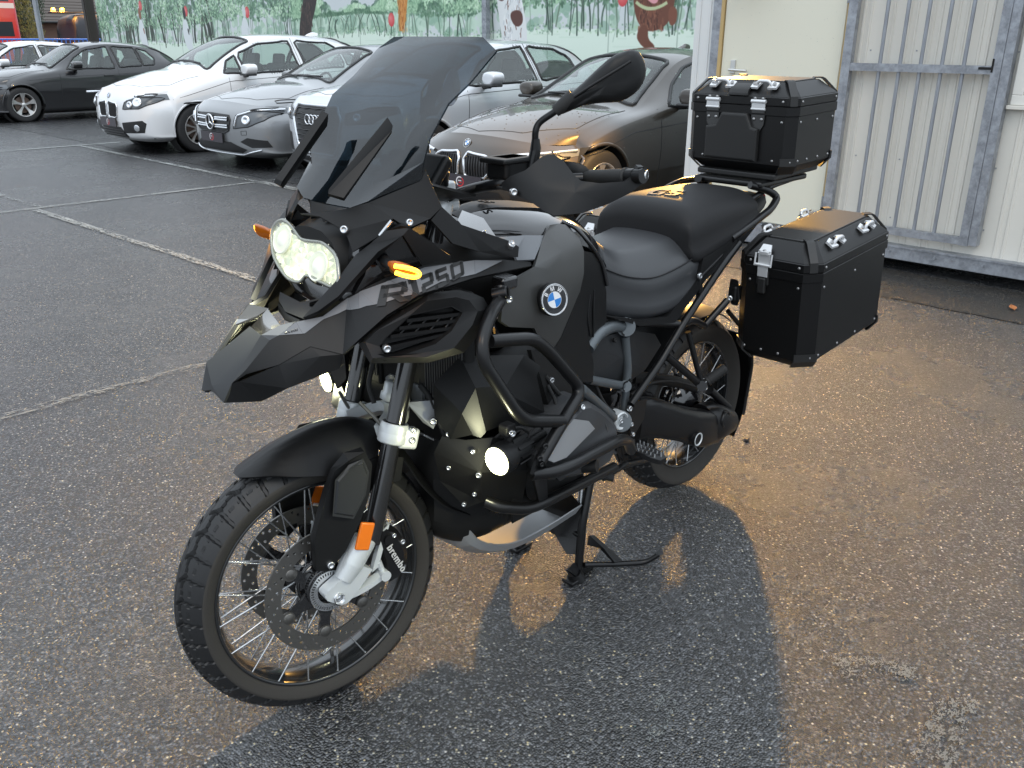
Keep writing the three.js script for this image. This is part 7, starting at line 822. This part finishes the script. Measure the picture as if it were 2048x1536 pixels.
{ // rack and grab rails
  const r = sub('rear_rack', [tube([[-.051,.945,.185], [.09,.973,.175], [.219,1.001,.165], [.286,1.031,.15], [.25,1.055,.13], [.183,1.076,.1]], 0.0125, 0.03, 14), tube(mirPts([[-.051,.945,.185], [.09,.973,.175], [.219,1.001,.165], [.286,1.031,.15], [.25,1.055,.13], [.183,1.076,.1]]), 0.0125, 0.03, 14), tube([[.037,1.02,-.17], [.098,1.045,-.17], [.186,1.061,-.17], [.371,1.053,-.17]], 0.011, 0.05, 14), box(0.32, 0.02, 0.26, 0.36, 1.075, 0, 0.008), tube([[0.16, 1.02, 0.1], [0.3, 1.065, 0.12], [0.5, 1.07, 0.1]], 0.01, 0.03, 10), tube([[0.16, 1.02, -0.1], [0.3, 1.065, -0.12], [0.5, 1.07, -0.1]], 0.01, 0.03, 10)], mSatin, bike);
  sub('tail_light', [box(0.09, 0.04, 0.11, 0.34, 1.0, 0, 0.01)], M('red lamp lens', [0.35, 0.01, 0.01], 0.15), r); sub('tail_body', [loft([[0.1, 0.93, 0.12, 0.06], [0.25, 0.98, 0.1, 0.045], [0.36, 0.995, 0.07, 0.03]].map(([x, y, w, h]) => ell([x, y, 0], h, w, 12, 3)), 3, 1)], mPlas, r);
  for (const s of [1, -1]) { const g = [[[.125,.966,.2], [0.2, 0.87, 0.195], [0.3, 0.84, 0.19]], [[0.05, 0.92, 0.2], [0.05, 0.75, 0.2], [0.1, 0.66, 0.195]]].map((p) => tube(p, 0.011, 0.03, 10)).flat(); sub('pannier_mount', s > 0 ? g : g.map((q) => mir(q)), mSatin, bike); }
  sub('pannier_lock', [loft([[-.032,.798,.2], [-.026,.752,.205]].map((c) => ell(c, 0.02, 0.016, 10, 4)), 1, 1), box(0.04, 0.05, 0.03, ...[-.021,.772,.2], 0.008)], mPlas, bike); sub('lock_barrel', lathe([[0, 0.002], [0.003, 0.002], [0.0035, 0.004], [0.0075, 0.004], [0.009, 0]], [-.075,.767,.215], [-0.9, 0, 0.4], 16), mSteel, bike);
}
{ // handlebar, grips, guards, mirrors, cables
  const hb = sub('handlebar', [tube([[-1.109,1.161,.02], [-1.098,1.186,.07], [-1.091,1.208,.13], [-1.084,1.228,.21], [-1.031,1.232,.25], [-.949,1.238,.33]], 0.0125, 0, 14), ST(tube([[-1.09, 1.2, -0.03], [-1.085, 1.205, -0.1], [-1.06, 1.23, -0.2], [-1.0, 1.235, -0.34], [-0.97, 1.235, -0.44]], 0.0125, 0, 14))], mSatin, bike);
  sub('bar_clamp', ST([box(0.07, 0.03, 0.2, -1.12, 1.165, 0, 0.01), box(0.045, 0.04, 0.035, -1.095, 1.195, 0.05, 0.008), box(0.045, 0.04, 0.035, -1.095, 1.195, -0.05, 0.008)]), mAlu, hb); sub('fork_cap', ST([0.105, -0.105].map((z) => lathe([[0, 0.02], [0.012, 0.02], [0.016, 0.012], [0.027, 0.012], [0.028, -0.015], [0.0225, -0.03]], [AXF.x + 0.13 + (1.17 - AXF.y - 0.17) * 0.34, 1.165, z], [0.34, 1, 0], 24))), mAlu, hb);
  const G0 = [-.925,1.235,.31], G1 = [-.934,1.253,.45]; const dG = v3(G1).sub(v3(G0)).normalize();
  sub('grip', [lathe([[0.013, 0], [0.02, 0.002], [0.02, 0.008], [0.0165, 0.01], [0.0168, 0.05], [0.0165, 0.052], [0.0168, 0.1], [0.0165, 0.122], [0.019, 0.124], [0.019, 0.13], [0.013, 0.132]], G0, dG, 24)], mRubB, hb); sub('bar_weight', [rod(v3(G0).addScaledVector(dG, 0.132), v3(G0).addScaledVector(dG, 0.152), 0.0165), rod(v3(G0).addScaledVector(dG, 0.152), v3(G0).addScaledVector(dG, 0.175), 0.0155)], mSatin, hb);
  sub('switch_block', [loft([[-.953,1.246,.28], [-.939,1.243,.3], [-.931,1.236,.315]].map((c) => ell(c, 0.026, 0.02, 10, 3)), 2, 1), box(0.09, 0.05, 0.07, ...[-1.043,1.257,.2], 0.012), box(0.1, 0.012, 0.08, ...[-1.051,1.276,.2], 0.005)], mPlas, hb);
  // left hand guard: shell ahead of the grip and a strut back to the bar end
  const Gd = [[-1.115,1.237,.245], [-1.114,1.253,.27], [-1.1,1.267,.3], [-1.058,1.293,.31], [-1.039,1.296,.325], [-1.029,1.283,.345], [-1.031,1.258,.375], [-1.037,1.249,.4], [-1.012,1.245,.43], [-.961,1.246,.455], [-.941,1.263,.465], [-.937,1.274,.47], [-.926,1.274,.475], [-.917,1.254,.475], [-.927,1.243,.478], [-.951,1.223,.465], [-.997,1.201,.44], [-1.047,1.186,.415], [-1.102,1.184,.385], [-1.11,1.193,.36], [-1.113,1.206,.33], [-1.115,1.217,.285], [-1.118,1.226,.25], [-1.09,1.245,.34], [-1.105,1.223,.345], [-1.056,1.227,.4], [-.997,1.233,.445]];
  const hgF = [[0, 1, 21, 22], [1, 2, 23, 24, 21], [2, 3, 23], [3, 4, 23], [4, 5, 6, 23], [6, 7, 25, 23], [23, 25, 24], [7, 8, 25], [8, 9, 26, 25], [9, 10, 14, 15, 26], [10, 11, 12, 13, 14], [24, 20, 21], [24, 19, 20], [24, 25, 18, 19], [25, 17, 18], [25, 26, 16, 17], [26, 15, 16]];
  const hg = sub('hand_guard', [shell(Gd, hgF, 0.014, 50)], mPlas, bike); sub('bolt', [bolt([-1.124,1.224,.29], [-0.5, 0, 0.85], 0.008, 0.006), lathe([[0, 0.002], [0.006, 0.002], [0.008, 0.005], [0.011, 0.004], [0.012, -0.006]], [-.923,1.257,.478], [0.3, 0, 1], 16)], mSteel, hg);
  const rg = Gd.map((q) => { const p = v3(q).applyMatrix4(SM.clone().invert()); p.z *= -1; return p; }); sub('hand_guard', ST(shell(rg, hgF, 0.014, 50)), mPlas, bike);
  sub('grip', ST(tube([[-1.0, 1.235, -0.33], [-0.96, 1.235, -0.46]], 0.017, 0, 16)), mRubB, hb);
  // mirrors
  const mirror = (f) => { const st = f([[-1.013,1.247,.235], [-1,1.267,.235], [-1.004,1.297,.24], [-1.008,1.336,.243], [-1.002,1.352,.247], [-.982,1.377,.275], [-.965,1.397,.295]]); const m = sub('mirror', [tube(st, 0.0075, 0, 12), rod(st[0], st[2], 0.014, 0.012), rod(st[2], v3(st[2]).lerp(v3(st[3]), 0.6), 0.0125, 0.0085)], mSatin, bike);
    const O = [[-.977,1.377,.275], [-.968,1.402,.288], [-.935,1.435,.31], [-.903,1.482,.35], [-.879,1.497,.37], [-.859,1.501,.385], [-.844,1.49,.395], [-.834,1.46,.4], [-.839,1.435,.398], [-.856,1.412,.388], [-.88,1.397,.37], [-.914,1.395,.35], [-.945,1.389,.32], [-.965,1.371,.282]], C = [[-.982,1.412,.33], [-.957,1.443,.375], [-.922,1.462,.405], [-.887,1.472,.41]];
    const sc = (l, k, d) => { const c = new Vec(); l.forEach((q) => c.add(v3(q))); c.divideScalar(l.length); return l.map((q) => { const p = v3(q).sub(c).multiplyScalar(k).add(c); return [p.x + d[0], p.y + d[1], p.z + d[2]]; }); };
    const back = [0.03, 0.0, -0.022], A = f(O), B = f(sc(O, 0.97, [0.018, 0, -0.012])), F = f(sc(O, 0.86, [-0.014, 0, 0.01])), D = f(sc(O, 0.5, [-0.022, 0, 0.016]));
    sub('mirror_housing', [loft([B, A, F, D], 2, 2, 40)], mPlas, m); const K = f([[-.952,1.408,.305], [-.926,1.441,.35], [-.877,1.479,.392]].map((q) => [q[0] - 0.017, q[1], q[2] + 0.012])); sub('crease', tube(K, 0.003, 0, 8), mPlas, m);
    sub('mirror_glass', [plate(f(sc(O, 0.93, [0.0195, 0, -0.013])), 0.002)], M('mirror', [0.8, 0.82, 0.84], 0.02, 1), m); sub('boot', [rod(st[5], v3(st[6]).lerp(v3(st[5]), -0.5), 0.0125, 0.018)], mRubB, m); };
  mirror((l) => l.map((q) => v3(q).toArray())); const inv = SM.clone().invert(); mirror((l) => l.map((q) => { const p = v3(q).applyMatrix4(inv); p.z *= -1; return p.applyMatrix4(SM).toArray(); }));
  sub('clutch_lever', [tube([[-1.021,1.226,.3], [-1.004,1.231,.37], [-.962,1.233,.43]], 0.006, 0.04, 8)], mSatin, hb);
  sub('reservoir', [lathe([[0, 0.012], [0.02, 0.012], [0.022, 0.008], [0.022, 0.0], [0.02, -0.002], [0.019, -0.022], [0, -0.022]], [-1.117,1.231,.05], [0, 1, 0], 28)], mPlas, hb);
  sub('cable', [tube([[-1.133,1.177,.08], [-1.114,1.208,.13], [-1.083,1.225,.17], [-1.079,1.236,.22]], 0.005, 0, 8), tube([[-1.09,1.222,.2], [-1.102,1.222,.25], [-1.058,1.211,.26]], 0.0035, 0, 8), tube([[-1.146,1.161,.08], [-1.117,1.194,.1], [-1.087,1.216,.15], [-1.074,1.225,.2]], 0.006, 0, 8)], mRubB, hb); sub('hose_fitting', [rod([-1.095,1.215,.155], [-1.087,1.231,.2], 0.0065)], mSteel, hb);
}

// ---------- aluminium luggage ----------
REF = null;
const mCase = M('black coated aluminium', [0.0045, 0.0045, 0.0047], 0.4, 0, { specularIntensity: 0.7 }), mCaseTop = M('black coated lid sheet', [0.02, 0.02, 0.02], 0.42), mRivet = M('rivet', [0.3, 0.3, 0.3], 0.35, 0.9), mCap = M('black corner cap', [0.014, 0.014, 0.014], 0.5);
{ const n = 256, t = dataTex(n, n, (x, y) => 128 + 80 * (vnoise(x / 2, y / 2, 128) - 0.5)); for (const m of [mCase]) { m.bumpMap = t; m.bumpScale = 0.0002; } }
function luggage(name, label, L, W, Hb, Hl, pos, tilt, o = {}) { // local: x along the bike, z outwards, y up
  const t = thing(name, label, 'luggage case', pos); t.rotation.z = tilt; if (o.mirror) t.scale.z = 1;
  const plan = (y, d, c) => { const a = c; return [[a, -0], [L - a, 0], [L, a], [L, W - a], [L - a, W], [a, W], [0, W - a], [0, a]].map(([x, z]) => { const cx = L / 2, cz = W / 2; return [cx + (x - cx) * (1 - 2 * d / L), y, cz + (z - cz) * (1 - 2 * d / W)]; }); };
  const c = o.c || 0.045, stack = (rows, cap = true) => loft(rows.map(([y, d]) => plan(y, d, c)), 1, 1, 20, cap);
  obj('case_body', [stack([[0, 0.03], [0.028, 0.001], [0.03, 0], [Hb - 0.03, 0]])], mCase, t);
  obj('rim_band', [stack([[Hb - 0.032, -0.0015], [Hb - 0.03, -0.004], [Hb - 0.004, -0.004], [Hb - 0.002, -0.001]]), stack([[Hb - 0.001, -0.002], [Hb + 0.001, -0.003], [Hb + 0.024, -0.003], [Hb + 0.026, 0]])], mCase, t);
  const lid = obj('lid', [stack([[Hb + 0.025, 0], [Hb + 0.028, 0.001], [Hb + Hl - 0.002, 0.046], [Hb + Hl, 0.049]])], mCase, t); obj('lid_sheet', [stack([[Hb + Hl - 0.003, 0.058], [Hb + Hl + 0.003, 0.058], [Hb + Hl + 0.004, 0.06]])], mCaseTop, lid);
  // corner straps on the lid and caps at the bottom corners
  const P = plan(0, 0, c); for (const k of [0, 2, 4, 6]) { const a = P[k === 0 ? 7 : k - 1], b = P[k], m = [(a[0] + b[0]) / 2, (a[2] + b[2]) / 2], out = new Vec(m[0] - L / 2, 0, m[1] - W / 2).normalize(), n = new Vec(a[0] - b[0], 0, a[2] - b[2]).normalize(), dn = new Vec(-n.z, 0, n.x); if (dn.dot(out) < 0) dn.negate(); const q = (h, d, s, e = 0) => [m[0] - dn.x * d + n.x * s + dn.x * e, h, m[1] - dn.z * d + n.z * s + dn.z * e];
    const s = 0.012; obj('corner_strap', [loft([[Hb + 0.0, -0.006], [Hb + 0.03, -0.004], [Hb + Hl + 0.003, 0.04], [Hb + Hl + 0.0075, 0.05], [Hb + Hl + 0.0075, 0.075]].map(([h, d]) => [q(h, d, -s), q(h, d, s), q(h - 0.004, d + 0.004, s), q(h - 0.004, d + 0.004, -s)]), 1, 1, 30)], mCap, lid);
    obj('corner_cap', [loft([[-0.002, 0.027, 1], [0.028, -0.0035, 1], [0.052, -0.0035, 1]].map(([h, d]) => { const w = c * 0.71 + 0.018; return [q(h, d, -w + 0.012, 0), q(h, d - 0.001, 0), q(h, d, w - 0.012), q(h, d + 0.006, w - 0.012), q(h, d + 0.006, -w + 0.012)]; }), 1, 1, 30)], mCap, t); }
  const rv = []; const r = (x, y, z, n) => rv.push(lathe([[0, 0.003], [0.003, 0.0025], [0.0042, 0.001], [0.0047, 0]], [x, y, z], n, 10));
  for (const [z, n] of [[W + 0.0005, [0, 0, 1]], [-0.0005, [0, 0, -1]]]) { for (const x of [c + 0.015, L * 0.5, L - c - 0.015]) { r(x, Hb - 0.05, z, n); } for (const x of [c + 0.02, L * 0.36, L * 0.6, L - c - 0.02]) r(x, 0.042, z, n); for (const x of [c + 0.01, L - c - 0.01]) r(x, Hb + 0.013, z + 0.003 * n[2], n); r(c - 0.012, 0.04, z - 0.01 * n[2], n); }
  for (const [x, n] of [[-0.0005, [-1, 0, 0]], [L + 0.0005, [1, 0, 0]]]) { for (const z of [c + 0.012, W - c - 0.012]) { r(x, Hb - 0.05, z, n); r(x + 0.003 * n[0], Hb + 0.013, z, n); } for (const k of [0.18, 0.4, 0.62, 0.84]) r(x, 0.042, W * k, n); }
  tag(obj('rivet', rv, mRivet, t), null, null, null, 'stuff');
  const ring = (x, z, ax, az, slope) => { // cast tie-down loop on the sloping lid edge, long axis (ax, az)
    const y = Hb + 0.026 + (Hl - 0.026) * 0.62, q = (a, b, h) => [x + ax * a + slope[0] * b, y + h, z + az * a + slope[1] * b]; const g = [tube([q(-0.026, 0.01, 0.006), q(-0.019, 0.014, 0.021), q(0.019, 0.014, 0.021), q(0.026, 0.01, 0.006)], 0.0052, 0.012, 10)];
    for (const s of [-1, 1]) g.push(loft([[0.018, 0.0], [0.046, 0.0]].map(([a], i) => [q(s * a, -0.014 + 0.006 * i, 0.014 - 0.004 * i), q(s * a, 0.02 - 0.006 * i, -0.004), q(s * a, 0.022 - 0.006 * i, 0.002), q(s * a, -0.01 + 0.006 * i, 0.02 - 0.004 * i)]), 1, 1, 30)); const o2 = obj('tie_loop', g, mAluL, lid); obj('screw', [-1, 1].map((s) => lathe([[0, 0.001], [0.004, 0.001], [0.005, 0.003], [0.0065, 0.0]], q(s * 0.036, 0.008, 0.013), [slope[0], 1, slope[1]], 12)), mRivet, o2); };
  for (const [x, z, ax, az, sl] of o.loops) ring(x, z, ax, az, sl);
  return { t, lid };
}
const mAluL = M('cast silver', [0.66, 0.67, 0.68], 0.32, 0.4), mHinge = M('dark plated hinge', [0.08, 0.08, 0.08], 0.35, 0.7);
function latch(t, x, y, z, tr) { // toggle latch on a face that looks towards -x
  const b = (sx, sy, sz, dx, dy, dz, r = 0.002) => box(sx, sy, sz, x + dx, y + dy, z + dz, r);
  const l = obj('latch', [b(0.004, 0.05, 0.04, -0.003, 0.035, 0), b(0.008, 0.012, 0.03, -0.006, 0.052, 0), rod([x - 0.01, y + 0.015, z - 0.027], [x - 0.01, y + 0.015, z + 0.027], 0.0045), rod([x - 0.006, y + 0.05, z - 0.027], [x - 0.012, y + 0.012, z - 0.027], 0.003), rod([x - 0.006, y + 0.05, z + 0.027], [x - 0.012, y + 0.012, z + 0.027], 0.003), b(0.005, 0.035, 0.034, -0.008, -0.005, 0)], mAluL, t);
  obj('catch', [b(0.008, 0.045, 0.04, -0.004, -0.025, 0), b(0.014, 0.05, 0.026, -0.008, -0.05, 0, 0.005)], mCap, l); obj('top_plate', [plate([[x - 0.006, y + 0.05, z - 0.022], [x - 0.006, y + 0.05, z + 0.022], [x + 0.012, y + 0.075, z + 0.014], [x + 0.012, y + 0.075, z - 0.014]].map((q) => [q[0], q[1], q[2]]), 0.004)], mAluL, l); obj('screw', [lathe([[0, 0.003], [0.005, 0.002], [0.006, 0]], [x - 0.004, y + 0.058, z], [-1, 0.6, 0], 12)], mRivet, l);
}
{ // left pannier
  const Lp = 0.525, Wp = 0.27, Hp = 0.315; const { t } = luggage('side_case', 'large black aluminium side case on the left of the motorcycle, its lid half lit amber', Lp, Wp, Hp, 0.075, [-0.005, 0.562, 0.195], 0.075, { c: 0.042, loops: [[0.16, Wp - 0.028, 1, 0, [0, 1]], [0.37, Wp - 0.028, 1, 0, [0, 1]], [0.16, 0.028, 1, 0, [0, -1]], [0.4, 0.028, 1, 0, [0, -1]]] });
  latch(t, 0, Hp - 0.01, 0.1, 0); obj('keel', [loft([[0.1, 0], [0.2, -0.012], [0.42, -0.012], [0.48, 0]].map(([x, y]) => [[x, 0.002, 0.09], [x, y - 0.006, 0.1], [x, y - 0.006, 0.18], [x, 0.002, 0.19]]), 1, 1)], mCap, t);
  const c2 = luggage('side_case', 'black aluminium side case on the far right side of the motorcycle, glimpsed beyond the seat', 0.5, 0.24, 0.315, 0.075, [-0.13, 0.562, -0.425], 0.075, { c: 0.05, loops: [[0.15, 0.028, 1, 0, [0, -1]], [0.36, 0.028, 1, 0, [0, -1]], [0.15, 0.212, 1, 0, [0, 1]], [0.36, 0.212, 1, 0, [0, 1]]] }); latch(c2.t, 0, 0.305, 0.13, 0);
}
{ // top case on the rack, hinged at its front
  const Lt = 0.31, Wt = 0.4, Hb = 0.215, { t, lid } = luggage('top_case', 'black aluminium top case on the rack behind the passenger seat with a yellow reflecting lid', Lt, Wt, Hb, 0.068, [0.245, 1.108, -0.2], 0.03, { c: 0.03, loops: [[0.028, 0.12, 0, 1, [-1, 0]], [0.028, 0.275, 0, 1, [-1, 0]]] });
  for (const z of [0.105, 0.275]) { const h = obj('hinge', [box(0.004, 0.05, 0.046, -0.006, Hb + 0.0, z, 0.001), (() => { const s = new THREE.Shape([[-0.024, 0], [0.024, 0], [0.022, -0.03], [0.004, -0.062], [-0.004, -0.062], [-0.022, -0.03]].map((q) => new THREE.Vector2(...q))), g = new THREE.ExtrudeGeometry(s, { depth: 0.003, bevelEnabled: false }); g.rotateY(-Math.PI / 2); g.translate(-0.003, Hb - 0.03, z); return g; })()], mHinge, t); obj('knuckle', [rod([-0.008, Hb + 0.012, z - 0.026], [-0.008, Hb + 0.012, z + 0.026], 0.006), box(0.005, 0.022, 0.048, -0.0075, Hb + 0.0, z, 0.001), rod([-0.008, Hb - 0.012, z - 0.025], [-0.008, Hb - 0.012, z + 0.025], 0.004)], mAluL, h); obj('rivet', [[0.02, -0.014], [0.02, 0.014], [-0.044, -0.014], [-0.044, 0.014], [-0.078, 0]].map(([dy, dz]) => lathe([[0, 0.003], [0.004, 0.0025], [0.0055, 0]], [-0.0075, Hb + dy, z + dz], [-1, 0, 0], 10)), mRivet, h); }
  const s = new THREE.Shape(); const pts = [[0.065, 0.045], [0.245, 0.045], [0.245, 0.135], [0.225, 0.14], [0.205, 0.18], [0.12, 0.18], [0.1, 0.142], [0.065, 0.135]]; s.setFromPoints(pts.map(([z, y]) => new THREE.Vector2(z + 0.03, y))); const g = new THREE.ExtrudeGeometry(s, { depth: 0.01, bevelEnabled: true, bevelSize: 0.008, bevelThickness: 0.008, bevelSegments: 3, curveSegments: 4 }); g.rotateY(-Math.PI / 2); g.translate(-0.002, 0, 0); obj('backrest_pad', [g], M('moulded pad', [0.012, 0.012, 0.012], 0.6), t);
  obj('lid_recess', [loft([[Hb + 0.028, -0.003], [Hb + 0.045, -0.0], [Hb + 0.064, 0.03]].map(([y, x]) => [[x, y, 0.16], [x - 0.003, y, 0.175], [x - 0.003, y, 0.215], [x, y, 0.23], [x + 0.01, y - 0.004, 0.23], [x + 0.01, y - 0.004, 0.16]]), 2, 1, 40)], mCap, lid);
  obj('base_plate', [box(0.3, 0.02, 0.3, Lt / 2, -0.012, Wt / 2, 0.006)], mCap, t);
}

renderer.render(scene, camera);
